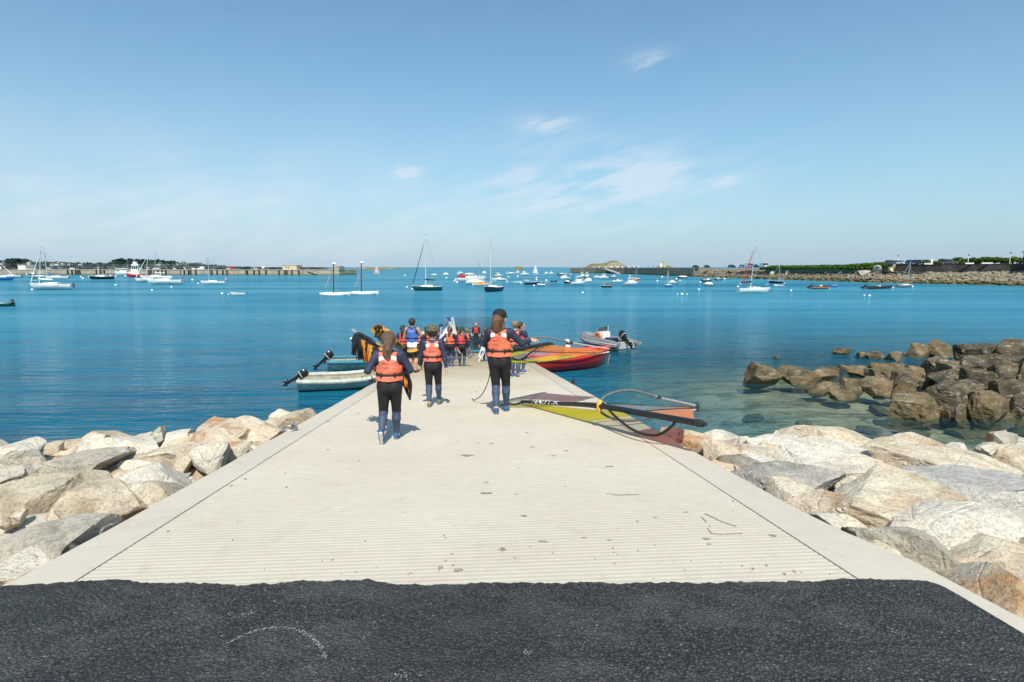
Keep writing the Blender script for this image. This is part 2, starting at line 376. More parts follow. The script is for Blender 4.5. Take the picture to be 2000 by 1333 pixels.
for ta, tb in ((TL, JL - 0.0035), (JR + 0.0035, TR)):      # smooth borders cast in bays, with a chamfered outer edge and a side wall
    cuts = [-6.0, 3.6, 9.3, 14.9, 20.6, 26.4, 32.0, SEND] if ta < 0 else [-6.0, 4.4, 10.0, 15.7, 21.3, 27.0, 32.6, SEND]
    for s0, s1 in zip(cuts[:-1], cuts[1:]):
        mb = MB(); n = 22; loops = []
        for k in range(n + 1):
            s_ = s0 + 0.004 + (s1 - s0 - 0.008) * k / n; o = ta if ta < 0 else tb + .13 * float(np.clip((3.6 - s_) / .5, 0, 1)); sg = -1 if ta < 0 else 1; i_ = tb if ta < 0 else ta
            wob_ = 0.006 * mnoise.noise(Vector((s_ * 1.7, o, 3)))
            pts = [rst(s_, i_, -1.2), rst(s_, i_, 0.006), rst(s_, o - sg * 0.03, 0.008 + wob_), rst(s_, o, -0.022 + wob_), rst(s_, o + sg * 0.02, -1.0), rst(s_, o + sg * 0.06, -2.6)]
            loops.append(pts)
        mb.loft(loops, closed=True, cap0=True, cap1=True); mb.build('concrete_border', M_BORDER, slip, smooth=False)
mb = MB(); mb.loft([[rst(s_, JL, -.02), rst(s_, JR, -.02), rst(s_, JR, -0.6), rst(s_, JL, -0.6)] for s_ in (-6, SEND)], cap0=True, cap1=True)
mb.build('slab_core', M_BORDER, slip, smooth=False)

# ---- asphalt apron at the head of the slipway, ragged edge
def mat_asphalt():
    t = NT('coarse_asphalt'); p = t.n('ShaderNodeNewGeometry').outputs['Position']
    v1 = t.vor(p, 72); v2 = t.vor(p, 160)
    chip = t.math('ADD', v1.outputs['Distance'], t.math('MULTIPLY', v2.outputs['Distance'], 0.4))
    tone = t.n('ShaderNodeSeparateColor'); t.l(v1.outputs['Color'], tone.inputs[0])
    gap = t.ramp(chip, [(0.30, (1.35, 1.35, 1.35)), (0.80, (0.22, 0.22, 0.23))])  # painted light: chip tops brightened as if sunlit, gaps between them darkened
    col = t.ramp(tone.outputs[0], [(0.0, (0.026, 0.0245, 0.022)), (0.80, (0.088, 0.082, 0.073)), (0.985, (0.12, 0.112, 0.10)), (1.0, (0.26, 0.25, 0.23))]); col = t.mix(1.0, col, gap, 'MULTIPLY')
    dust = t.ramp(t.noise(t.mapv(p, (1, 1.6, 1)), 2.1, 7, 0.7, 0.4), [(0.47, (0, 0, 0)), (0.78, (1, 1, 1))])
    col = t.mix(t.math('MULTIPLY', dust, 0.40), col, (0.17, 0.165, 0.15))
    tarry = t.ramp(t.noise(p, 1.1, 3), [(0.38, (1, 1, 1)), (0.5, (0, 0, 0))])
    col = t.mix(t.math('MULTIPLY', tarry, 0.3), col, (0.022, 0.022, 0.022))
    nrm = t.bump(t.math('SUBTRACT', 1.0, chip), 1.0, 0.013)
    return t.done(t.bsdf(col, 0.62, normal=nrm, spec=0.45))
M_ASPH = mat_asphalt()
edge = [(-400, 1160), (-150, 1153), (0, 1148), (100, 1143), (165, 1137), (230, 1134), (290, 1141), (400, 1143), (480, 1146), (545, 1141), (600, 1136), (640, 1139), (720, 1133), (765, 1144), (850, 1146), (940, 1141), (1090, 1143), (1140, 1139), (1210, 1142), (1290, 1140), (1370, 1142), (1480, 1140), (1590, 1138), (1650, 1132), (1700, 1135), (1760, 1136), (1806, 1138), (1830, 1146), (1860, 1163), (1905, 1196), (1950, 1227), (2000, 1257), (2080, 1305), (2200, 1380), (2400, 1500)]
pts = [at_ramp(*e) for e in edge]; fine = []
for a, b in zip(pts[:-1], pts[1:]):
    n = max(2, int(np.linalg.norm(b - a) / 0.018))
    for k in range(n):
        q = a + (b - a) * k / n; jj = 0.016 * mnoise.noise(Vector((q[0] * 9, q[1] * 9, 0))) + 0.012 * mnoise.noise(Vector((q[0] * 34, q[1] * 34, 5))) + random.uniform(-.006, .006)
        q = q + np.array((U[0] * jj, U[1] * jj, 0)); fine.append(q)
mb = MB(); loops = [[], [], [], []]
for q in fine:
    x, y = q[0], q[1]; z = ramp_z(x, y)
    back = max(0, 1); yb = y - 0.14
    loops[0].append((x, y, z - 0.004)); loops[1].append((x, y - 0.012, z + 0.014 + random.uniform(0, .004))); loops[2].append((x, y - 0.05, ramp_z(x, y - .05) + 0.022)); loops[3].append((x, min(-1.5, y - 1), ramp_z(x, min(-1.5, y - 1)) + 0.026))
mb.loft(loops, closed=False)
asph = mb.build('asphalt_apron', M_ASPH, None, smooth=False); tag(asph, kind='structure')
# land behind the apron
mb = MB(); mb.add([(-3.6, -1.45, ramp_z(-3.6, -1.45) + .024), (2.9, -1.45, ramp_z(2.9, -1.45) + .024), (60, -8, 3.55), (60, -90, 3.5), (-60, -90, 3.5), (-60, -8, 3.55)], [(0, 5, 4, 3, 2, 1)])
tag(mb.build('ground', M_ASPH, None, smooth=False), kind='structure')
# chalky scrape and a few pale smears on the asphalt
M_CHALK = pm('chalk_scrape', (0.40, 0.40, 0.36), 0.9, 0.4, 40, 0.5, 120)
def scrape(pxs, wid, dens=420):
    mb = MB(); P = [at_ramp(*q, h=0.027) for q in pxs]; vs = []; fs = []; n = 0; rnd = random.Random(len(pxs))
    for i in range(len(P) - 1):
        L_ = np.linalg.norm(P[i + 1] - P[i])
        for k in range(int(L_ * dens)):
            q = P[i] + (P[i + 1] - P[i]) * rnd.random() + np.array((rnd.gauss(0, wid), rnd.gauss(0, wid), 0)); r_ = rnd.uniform(.0012, .0042); a_ = rnd.uniform(0, 6.28); z = ramp_z(q[0], q[1]) + .0275
            for m in range(3): vs.append((q[0] + r_ * math.cos(a_ + 2.1 * m), q[1] + r_ * math.sin(a_ + 2.1 * m) * rnd.uniform(.5, 1), z))
            fs.append((n, n + 1, n + 2)); n += 3
    mb.add(vs, fs); o = mb.build('chalk_scrape', M_CHALK, asph, smooth=False); o['kind'] = 'stuff'
scrape([(446, 1256), (470, 1243), (500, 1232), (530, 1226), (560, 1226), (590, 1233), (612, 1246), (628, 1266), (634, 1284)], 0.0065, 460)
scrape([(1025, 1270), (1034, 1278)], 0.010, 700); scrape([(770, 1322), (800, 1310)], 0.02, 700); scrape([(470, 1205), (500, 1192)], 0.014, 600); scrape([(1740, 1230), (1765, 1238)], 0.02, 600)

# ---- scraps of seaweed and damp marks on the concrete
M_WEED = pm('dry_seaweed', (0.27, 0.235, 0.17), 0.8, 0.4, 30, 0.5, 90)
def blotch(px, py, wpx, hpx, sd, mb):
    rnd = random.Random(sd); c = at_ramp(px, py, 0.005); mpp = m_per_px(c); n = 13; vs = [c + np.array((0, 0, .003))]
    kk = 3.2
    for k in range(n):
        a = 2 * math.pi * k / n; rr = rnd.uniform(.2, .85); x = math.cos(a) * wpx / 2 * mpp * rr; y = math.sin(a) * hpx / 2 * mpp * kk * rr
        q = c[:2] + np.array((x, y)); vs.append(np.array((q[0], q[1], ramp_z(*q) + 0.003)))
    mb.add(vs, [(0, 1 + k, 1 + (k + 1) % n) for k in range(n)])
mb = MB()
spots = [(912, 889, 40, 8), (950, 942, 14, 4), (948, 963, 34, 6), (980, 1072, 30, 9), (862, 1107, 18, 9), (895, 1113, 30, 6), (885, 1103, 8, 5), (343, 997, 26, 8), (328, 1037, 12, 3), (1023, 1007, 22, 6), (1060, 1057, 30, 4), (1190, 911, 34, 4), (640, 823, 24, 3), (700, 807, 22, 3), (1082, 890, 22, 3), (1558, 1031, 16, 8), (1612, 1072, 34, 9), (1645, 1086, 28, 9), (1578, 1032, 7, 6), (1380, 1052, 26, 5), (1385, 1062, 14, 3), (1450, 1105, 6, 4), (1470, 1110, 8, 5), (1497, 1104, 10, 5), (1532, 1120, 12, 4), (1552, 1116, 12, 6), (1508, 1045, 22, 5), (1140, 1050, 20, 3), (1030, 845, 20, 3), (1105, 880, 16, 3), (480, 935, 12, 3), (452, 948, 12, 4), (960, 866, 18, 3), (1040, 873, 16, 3), (1190, 1055, 16, 3), (1340, 1000, 16, 3), (1280, 1010, 18, 3), (870, 1050, 10, 3), (1200, 1100, 10, 3), (1245, 1018, 12, 3), (640, 878, 12, 3), (985, 770, 14, 2), (930, 765, 12, 2)]
for i, q in enumerate(spots): blotch(*q, i, mb)
rnd = random.Random(5)
for i in range(60): blotch(rnd.uniform(450, 1650), 700 + 430 * rnd.random() ** .5, rnd.uniform(3, 9), rnd.uniform(1, 2.5), 100 + i, mb)
for path in ([(1376, 1003), (1395, 1012), (1412, 1020), (1438, 1028)], [(1382, 1032), (1390, 1042), (1408, 1044), (1450, 1042)], [(1184, 964), (1205, 967), (1248, 966)], [(1370, 1010), (1380, 1020)]):
    mb.tube([at_ramp(*q, h=.004) for q in path], 0.0026, 5)
sw = mb.build('seaweed_scraps', M_WEED, None); tag(sw, 'dark scraps of dried seaweed scattered on the pale slipway', 'seaweed', kind='stuff')

# iron fittings
M_GALV = pm('galvanised_steel', (0.42, 0.43, 0.44), 0.45, 0.2, 20, 0.2, 80, metal=0.8)
M_IRON = pm('black_iron', (0.03, 0.03, 0.032), 0.6, 0.3, 20, 0.3, 90)
c = at_ramp(566, 842); g = empty('mooring_ring', c); tag(g, 'galvanised mooring ring bolted to the pale concrete border', 'mooring ring')
MB().tube([(0.09 * math.cos(a), 0.09 * math.sin(a) * .95, .035 + .012 * math.sin(a)) for a in np.linspace(0, 2 * math.pi, 19)[:-1]], 0.017, 8, closed=True).build('ring', M_GALV, g)
MB().tube([(0.03, 0.07, -.02), (0.03, 0.07, .06), (0.03, .06, .10), (.03, .03, .11), (.03, 0.0, .09), (.03, -.0, .0)], 0.018, 8).build('eye_bolt', M_GALV, g)
for (px, py, lab) in ((727, 749, 'black iron cleat on the slipway edge beside the grey workboat'), (1120, 749, 'black iron cleat on the slipway edge below the red dinghy')):
    c = at_ramp(px, py); g = empty('cleat', c, R(70)); tag(g, lab, 'cleat', 'cleats along the slipway edges')
    MB().tube([(-.16, 0, .09), (-.1, 0, .10), (.1, 0, .10), (.16, 0, .09)], [.012, .02, .02, .012], 8).build('horn', M_IRON, g)
    MB().tube([(0, 0, 0), (0, 0, .1)], [.04, .022], 8).tube([(0, 0, .1), (0, 0, .19)], [.016, .012], 6).build('post', M_IRON, g)
    MB().box((0, 0, .01), (.2, .12, .025), bev=.006).build('base_plate', M_IRON, g)

# ================================================================== boulders
def ico(sub):
    import bmesh
    bm = bmesh.new(); bmesh.ops.create_icosphere(bm, subdivisions=sub, radius=1); V_ = np.array([v.co[:] for v in bm.verts]); F_ = [tuple(v.index for v in f.verts) for f in bm.faces]; bm.free(); return V_, F_
ICO = {k: ico(k) for k in (3, 4, 5)}
def boulder_mesh(name, size, sd, mat, sub=4, ang=17, rough=1.0):
    rnd = np.random.RandomState(sd); Vv, Ff = ICO[sub]; P = Vv.copy() * 1.05
    for k in range(ang):
        n = rnd.normal(size=3); n /= np.linalg.norm(n)
        if k == 0: n = np.array((rnd.uniform(-.25, .25), rnd.uniform(-.3, .1), 1.0)); n /= np.linalg.norm(n)
        if k == 1: n = np.array((rnd.uniform(-.3, .3), -1.0, rnd.uniform(.1, .6))); n /= np.linalg.norm(n)
        d = rnd.uniform(.42, .76); q = np.maximum(P @ n - d, 0); P = P - q[:, None] * n * rnd.uniform(.95, 1.0)
    off = rnd.uniform(0, 50, 3)
    nz = np.array([mnoise.fractal(Vector(p * 1.3 + off), 0.9, 2.0, 3) for p in P])
    nz2 = np.array([mnoise.ridged_multi_fractal(Vector(p * 2.1 + off), 0.9, 2.0, 3, 1.0, 2.0) for p in P])
    P = P * (1 + 0.045 * rough * nz - 0.030 * rough * (nz2 - 1))[:, None]
    nv_ = np.array([mnoise.voronoi(Vector(p * 1.7 + off))[0] for p in P]); P = P * (1 + 0.06 * rough * (nv_[:, 0] - .45) - .028 * rough * np.exp(-((nv_[:, 1] - nv_[:, 0]) / .028) ** 2))[:, None]
    if sub >= 5:
        nz3 = np.array([mnoise.fractal(Vector(p * 9 + off), 0.8, 2.1, 3) for p in P]); P = P * (1 + 0.026 * rough * nz3)[:, None]
    ext_ = (P.max(0) - P.min(0)); P = (P - (P.max(0) + P.min(0)) / 2) / ext_ * np.array(size)
    me = bpy.data.meshes.new(name); me.from_pydata(P.tolist(), [], Ff); me.materials.append(mat)
    me.polygons.foreach_set('use_smooth', [True] * len(Ff)); me.set_sharp_from_angle(angle=R(24)); me.update(); return me
def mat_stone(name, cols, lichen=0.3, rust=0.0, weedline=None, fade=None):
    t = NT(name); tcn = t.n('ShaderNodeTexCoord'); oi = t.n('ShaderNodeObjectInfo')
    p = t.n('ShaderNodeNewGeometry').outputs['Position']
    va = t.n('ShaderNodeVectorMath', operation='ADD'); t.l(p, va.inputs[0])
    rs = t.n('ShaderNodeVectorMath', operation='SCALE'); t.l(oi.outputs['Location'], rs.inputs[0]); rs.inputs['Scale'].default_value = 3.7; t.l(rs.outputs[0], va.inputs[1]); q = va.outputs[0]
    n1 = t.noise(q, 1.4, 6, 0.62, 0.5); n2 = t.noise(q, 6.5, 6, 0.68, 0.3)
    col = t.ramp(n1, [(0.28, cols[0]), (0.46, cols[1]), (0.60, cols[2]), (0.76, cols[3])])
    col = t.mix(0.55, col, t.mix(1.0, col, t.ramp(n2, [(0.30, (0.52, 0.52, 0.53)), (0.5, (0.95, 0.95, 0.95)), (0.72, (1.12, 1.1, 1.06))]), 'MULTIPLY'))
    ve = t.noise(t.mapv(q, (1, 1, 3.2), (R(30), R(24), 0)), 2.4, 6, 0.7, 1.2)         # bedding veins
    col = t.mix(t.math('MULTIPLY', t.ramp(ve, [(0.56, (0, 0, 0)), (0.62, (1, 1, 1)), (0.68, (0, 0, 0))]), 0.5), col, (0.55, 0.52, 0.47))
    if rust: col = t.mix(t.math('MULTIPLY', t.ramp(t.noise(q, 1.9, 5, 0.65, 0.8), [(0.44, (0, 0, 0)), (0.60, (1, 1, 1))]), rust), col, (0.42, 0.20, 0.07))
    lk = t.ramp(t.noise(q, 3.4, 9, 0.75, 0.2), [(0.56, (0, 0, 0)), (0.66, (1, 1, 1))])
    col = t.mix(t.math('MULTIPLY', lk, lichen), col, (0.055, 0.052, 0.048))
    spk = t.ramp(t.noise(q, 42, 4, 0.75), [(0.38, (0.60, 0.58, 0.55)), (0.47, (1.05, 1.05, 1.04)), (0.66, (1.25, 1.22, 1.16))]); col = t.mix(0.8, col, t.mix(1.0, col, spk, 'MULTIPLY'))
    crack = t.ramp(t.vor(t.mapv(q, (1, 1, 1.6)), 1.7, 'DISTANCE_TO_EDGE').outputs['Distance'], [(0.0, (0, 0, 0)), (0.022, (1, 1, 1))])
    if weedline is not None:
        sp = t.n('ShaderNodeSeparateXYZ'); t.l(p, sp.inputs[0])
        k = t.math('ADD', t.math('MULTIPLY', t.math('SUBTRACT', weedline, sp.outputs[2]), 3.0), t.math('MULTIPLY', t.math('SUBTRACT', n2, 0.5), 1.6), clamp=True)
        col = t.mix(k, col, t.ramp(n2, [(0.3, (0.055, 0.05, 0.018)), (0.7, (0.17, 0.14, 0.06))]))
    hgt = t.math('ADD', t.math('MULTIPLY', n2, 0.8), t.math('MULTIPLY', crack, 0.12)); hgt = t.math('ADD', hgt, t.math('MULTIPLY', t.noise(q, 24, 6, 0.75), 0.42))
    nrm = t.bump(hgt, 0.95, 0.07)
    return t.done(t.bsdf(col, 0.85, normal=nrm, spec=0.25))
ST = {'cream': mat_stone('cream_granite', [(0.36, 0.29, 0.20), (0.64, 0.555, 0.42), (0.73, 0.66, 0.53), (0.79, 0.73, 0.61)], 0.22, 0.28),
      'white': mat_stone('white_granite', [(0.44, 0.42, 0.38), (0.66, 0.61, 0.52), (0.76, 0.71, 0.61), (0.81, 0.77, 0.69)], 0.22, 0.12),
      'grey': mat_stone('grey_granite', [(0.27, 0.26, 0.24), (0.46, 0.42, 0.35), (0.59, 0.54, 0.45), (0.68, 0.63, 0.54)], 0.45, 0.08),
      'tan': mat_stone('tan_granite', [(0.29, 0.24, 0.17), (0.52, 0.445, 0.33), (0.63, 0.55, 0.43), (0.71, 0.64, 0.52)], 0.25, 0.16),
      'rust': mat_stone('rust_stained_granite', [(0.36, 0.27, 0.17), (0.56, 0.47, 0.36), (0.62, 0.55, 0.44), (0.68, 0.61, 0.50)], 0.14, 0.8),
      'dark': mat_stone('dark_speckled_granite', [(0.16, 0.15, 0.14), (0.33, 0.31, 0.28), (0.50, 0.47, 0.42), (0.64, 0.61, 0.55)], 0.6, 0.0),
      'blue': mat_stone('blue_grey_gneiss', [(0.30, 0.30, 0.29), (0.47, 0.455, 0.42), (0.60, 0.575, 0.52), (0.70, 0.67, 0.60)], 0.15, 0.05),
      'sea': mat_stone('sea_worn_rock', [(0.06, 0.047, 0.027), (0.12, 0.097, 0.055), (0.185, 0.15, 0.09), (0.27, 0.225, 0.14)], 0.5, 0.15, 0.16),
      'seadark': mat_stone('dark_lichened_rock', [(0.036, 0.029, 0.018), (0.085, 0.068, 0.042), (0.15, 0.122, 0.078), (0.235, 0.20, 0.13)], 0.6, 0.0, 0.22)}
LB = empty('boulder_bank', (-6, 6, 0)); tag(LB, 'bank of pale granite boulders sloping to the water beside the workboats', 'rock bank', 'boulder banks flanking the slipway')
RB = empty('boulder_bank', (6, 5, 0)); tag(RB, 'bank of cream and rust-streaked boulders by the sail lying on the slipway', 'rock bank', 'boulder banks flanking the slipway')
def place_boulder(parent, x0, x1, y0, y1, kind, sd, lab=None, hofs=-0.10, sub=4, deep=0.85, base=None):
    cx, cy = (x0 + x1) / 2, (y0 + y1) / 2
    c = at_ramp(cx, cy, hofs) if base is None else base
    mpp = m_per_px(c); w_ = (x1 - x0) * mpp * 1.08; h_ = (y1 - y0) * mpp * 1.12
    dpt = max(w_ * deep, h_ * 0.9); 
    # a boulder's top and front both show: share the apparent height between height and depth
    hh = max(h_ * 0.92, w_ * 0.38)
    me = boulder_mesh('boulder', (w_, dpt, hh), sd, ST[kind], sub)
    o = link(bpy.data.objects.new('boulder', me)); o.parent = parent
    o.location = Vector(c) + Vector((0, dpt * .22, -hh * 0.12)) - (parent.location if parent else Vector((0, 0, 0)))
    rnd = random.Random(sd); o.rotation_euler = (rnd.uniform(-.1, .1), rnd.uniform(-.1, .1), rnd.uniform(-.25, .25) )
    if lab: o['label'] = lab
    return o
left = [(-30, 55, 862, 915, 'white', -.2), (33, 100, 880, 938, 'grey', -.25), (60, 112, 868, 892, 'tan', -.3), (114, 182, 862, 884, 'tan', -.3), (74, 220, 882, 952, 'grey', -.15), (156, 298, 856, 908, 'white', -.2), (258, 376, 874, 917, 'cream', -.15), (165, 325, 902, 952, 'tan', -.25), (213, 376, 915, 990, 'white', -.12), (350, 447, 862, 927, 'white', -.12), (350, 484, 824, 890, 'rust', -.2), (288, 372, 846, 876, 'white', -.3), (440, 530, 817, 862, 'cream', -.12), (505, 552, 821, 838, 'tan', -.2), (540, 602, 810, 830, 'cream', -.2), (-40, 32, 905, 972, 'grey', -.1), (-60, 110, 925, 1046, 'tan', -.15), (98, 266, 944, 1042, 'tan', -.12), (-80, 168, 1032, 1136, 'grey', -.12), (-160, -30, 880, 960, 'cream', -.2), (-260, -60, 960, 1080, 'white', -.2), (-330, -80, 1070, 1180, 'tan', -.2), (470, 545, 835, 856, 'cream', -.15), (395, 470, 866, 900, 'rust', -.12)]
for i, (a, b, c_, d, k, h) in enumerate(left): place_boulder(LB, a, b, c_, d, k, 300 + i, hofs=h, sub=5 if (b - a) > 110 else 4)
right = [(1338, 1420, 853, 900, 'rust', -.15), (1366, 1440, 842, 880, 'white', -.25), (1436, 1470, 852, 878, 'white', -.2), (1415, 1520, 872, 930, 'rust', -.12), (1468, 1574, 848, 898, 'white', -.2), (1540, 1618, 849, 874, 'dark', -.25), (1560, 1752, 852, 908, 'cream', -.25), (1530, 1760, 884, 950, 'white', -.2), (1462, 1650, 915, 975, 'dark', -.12), (1718, 1882, 869, 924, 'cream', -.25), (1816, 1862, 893, 918, 'blue', -.1), (1905, 2030, 889, 950, 'grey', -.25), (1750, 2040, 917, 972, 'cream', -.25), (1645, 1762, 936, 1026, 'grey', -.1), (1704, 1828, 930, 985, 'tan', -.15), (1790, 2060, 944, 1012, 'blue', -.12), (1545, 1688, 966, 1040, 'rust', -.12), (1663, 1990, 976, 1092, 'cream', -.14), (1776, 2080, 1014, 1136, 'white', -.14), (1870, 2110, 1086, 1176, 'cream', -.18), (1945, 2110, 1128, 1200, 'cream', -.14), (2010, 2200, 930, 1060, 'white', -.2), (2040, 2260, 1060, 1200, 'tan', -.2), (1990, 2150, 880, 950, 'cream', -.3), (1690, 1800, 1060, 1130, 'cream', -.16), (1600, 1700, 1000, 1066, 'white', -.16)]
for i, (a, b, c_, d, k, h) in enumerate(right): place_boulder(RB, a, b, c_, d, k, 400 + i, hofs=h, sub=5 if (b - a) > 110 else 4)
rnd = random.Random(11); shared = [boulder_mesh('boulder', (1.0, .8, .62), 900 + k, ST[q], 4) for k, q in enumerate(('cream', 'white', 'grey', 'tan', 'rust', 'cream', 'white', 'tan'))]
def filler(parent, n, t0, t1, s0, s1, zo):
    for k in range(n):
        s_ = rnd.uniform(s0, s1); t_ = rnd.uniform(t0, t1); q = U * s_ + V * t_
        o = link(bpy.data.objects.new('boulder', shared[k % 8])); o.parent = parent; sc_ = rnd.uniform(.55, 1.15)
        o.location = Vector((q[0], q[1], float(terrain(q[0], q[1])) + zo * sc_)) - parent.location
        o.scale = (sc_ * rnd.uniform(.8, 1.2), sc_, sc_ * rnd.uniform(.8, 1.1)); o.rotation_euler = (rnd.uniform(-.4, .4), rnd.uniform(-.4, .4), rnd.uniform(0, 6.28))
def small_stones(parent, n, t0, t1, s0, s1):
    for k in range(n):
        s_ = rnd.uniform(s0, s1); t_ = rnd.uniform(t0, t1); q = U * s_ + V * t_
        o = link(bpy.data.objects.new('boulder', shared[k % 8])); o.parent = parent; sc_ = rnd.uniform(.16, .42)
        o.location = Vector((q[0], q[1], ramp_z(q[0], q[1]) - rnd.uniform(.12, .4))) - parent.location
        o.scale = (sc_ * rnd.uniform(.8, 1.3), sc_, sc_); o.rotation_euler = (rnd.uniform(-.6, .6), rnd.uniform(-.6, .6), rnd.uniform(0, 6.28))
small_stones(LB, 70, -7.5, -2.75, 3.0, 8.2); small_stones(RB, 80, 2.8, 7.5, 2.2, 7.2)
filler(LB, 34, -3.3, -2.95, 2.5, 11, .25); filler(RB, 34, 2.85, 3.2, 1.5, 9, .25)
filler(LB, 70, -8, -3.1, 2.5, 9.8, .12); filler(LB, 44, -10, -3.2, 9.8, 14.0, .14); filler(LB, 24, -16, -8, 2, 13, .15)
filler(RB, 60, 3.0, 8, 1.5, 7.3, .12); filler(RB, 50, 3.0, 12, 7.5, 13.0, .02); filler(RB, 22, 8, 15, 1, 8, .15)

# ---- rocks standing in the shallow water on the right
def sea_rock(parent, x0, x1, y0, y1, kind, sd, lab=None, zb=0.0, y_at=None, sub=4, cat='rock'):
    cx = (x0 + x1) / 2
    b = at_z(cx, y1, zb) if y_at is None else at_y(cx, y1, y_at)
    mpp = m_per_px(b); w_ = (x1 - x0) * mpp * 1.06; hvis = (y1 - y0) * mpp * 1.02; hh = hvis * 1.45; dpt = max(w_ * .75, hvis)
    o = link(bpy.data.objects.new('boulder' if parent else 'sea_rock', boulder_mesh('sea_rock', (w_, dpt, hh), sd, ST[kind], sub, 15, 1.7)))
    pos = Vector(b) + Vector((0, dpt * .38, hvis - hh / 2))
    o.location = pos - (parent.location if parent else Vector((0, 0, 0)))
    rnd = random.Random(sd); o.rotation_euler = (rnd.uniform(-.08, .08), rnd.uniform(-.08, .08), rnd.uniform(-.2, .2))
    if parent: o.parent = parent
    else: tag(o, lab, cat, 'rocks standing clear in the shallows')
    return o
solo = [(1465, 1528, 713, 751, 'sea', 'pointed tan rock farthest out from the dark rock outcrop'), (1534, 1608, 719, 751, 'sea', 'broad ribbed tan rock beside the pointed outermost rock'), (1590, 1644, 720, 742, 'sea', 'low tan rock just behind the broad ribbed rock'), (1584, 1636, 748, 771, 'sea', 'rounded half-submerged rock in front of the broad ribbed rock'), (1662, 1710, 716, 735, 'sea', 'small domed rock alone midway between the outer rocks and outcrop'), (1631, 1668, 682, 693, 'seadark', 'flat reddish rock barely awash, farthest from shore'), (1679, 1702, 689, 700, 'sea', 'little brown rock touching a low dark rock, far row'), (1696, 1732, 688, 702, 'seadark', 'low dark slab rock in the far row of rocks'), (1736, 1766, 687, 705, 'sea', 'rounded tan rock at the tip of the far row'), (1628, 1686, 765, 781, 'sea', 'flat split rock awash nearest the boulder bank'), (1645, 1694, 740, 770, 'sea', 'squat grey rock at the outer corner of the outcrop'), (1521, 1534, 718, 733, 'sea', 'tiny rock peeking from behind the pointed outermost rock'), (1513, 1524, 695, 701, 'seadark', 'tiny rock just breaking the surface'), ]
for i, q in enumerate(solo): sea_rock(None, *q[:5], 500 + i, q[5])
OC = empty('rock_outcrop', (14, 20, 0)); tag(OC, 'tumbled outcrop of dark lichened rocks rising from the shallows', 'rock outcrop')
pile = [(1715, 1777, 716, 746, 'sea'), (1771, 1812, 718, 744, 'sea'), (1692, 1752, 741, 774, 'sea'), (1748, 1812, 742, 778, 'sea'), (1754, 1848, 776, 822, 'sea'), (1840, 1882, 792, 820, 'sea'), (1832, 1928, 746, 820, 'seadark'), (1905, 1984, 768, 826, 'sea'), (1814, 1852, 764, 786, 'sea')]
for i, q in enumerate(pile): sea_rock(OC, *q, 540 + i, sub=5)
upper = [(1782, 1824, 672, 705, 'sea', 31, 0), (1820, 1877, 668, 704, 'sea', 31, 0), (1865, 1910, 674, 702, 'seadark', 29, 0), (1890, 1955, 675, 716, 'seadark', 27, 0), (1953, 2020, 667, 725, 'seadark', 26, 0), (1815, 1896, 695, 745, 'seadark', 24.5, 0), (1880, 1952, 700, 762, 'seadark', 23.5, 0), (1948, 2020, 712, 776, 'seadark', 22.5, 0), (1885, 1950, 724, 790, 'seadark', 21, 0), (1950, 2016, 744, 802, 'seadark', 20, 0), (1986, 2060, 776, 830, 'seadark', 18.5, 0), (1800, 1840, 738, 770, 'seadark', 23, 0), (2005, 2120, 690, 800, 'seadark', 22, 0), (2060, 2200, 740, 850, 'seadark', 19.5, 0), (1760, 1795, 690, 706, 'seadark', 32, 0), (1850, 1900, 712, 760, 'seadark', 22.8, 0), (1920, 1975, 690, 740, 'seadark', 25, 0)]
for i, (a, b, c_, d, k, yy, _) in enumerate(upper): sea_rock(OC, a, b, c_, d, k, 580 + i, y_at=yy, sub=5)
rnd = random.Random(3); ssh = [boulder_mesh('sea_rock', (1.0, .85, .7), 700 + k, ST['seadark' if k % 2 else 'sea'], 4, 10, 1.3) for k in range(6)]
for k in range(60):        # the heap's core and its drowned skirt
    a = rnd.uniform(0, 1); x = 12.5 + 9 * a + rnd.uniform(-1.5, 2.5); y = 21 + rnd.uniform(-4, 7.5) + (x - 16) * .1
    if x < 15.2: continue
    zt = min(1.3, 0.10 + (x - 12.5) * .17) * max(.1, 1 - abs(y - 23) / 7.5)
    o = link(bpy.data.objects.new('boulder', ssh[k % 6])); o.parent = OC; sc_ = rnd.uniform(.7, 1.5)
    o.location = Vector((x, y, zt - 0.42 * sc_)) - OC.location; o.scale = (sc_, sc_, sc_ * .9); o.rotation_euler = (rnd.uniform(-.4, .4), rnd.uniform(-.4, .4), rnd.uniform(0, 6.28))
for k in range(26):        # drowned stones seen through the water
    x = rnd.uniform(7, 17); y = rnd.uniform(14, 21); z = float(terrain(x, y))
    o = link(bpy.data.objects.new('boulder', ssh[k % 6])); o.parent = OC; sc_ = rnd.uniform(.35, .9)
    o.location = Vector((x, y, min(z + 0.1 * sc_, -0.32 * sc_ - .1))) - OC.location; o.scale = (sc_ * 1.4, sc_, sc_ * .6); o.rotation_euler = (0, 0, rnd.uniform(0, 6.28))
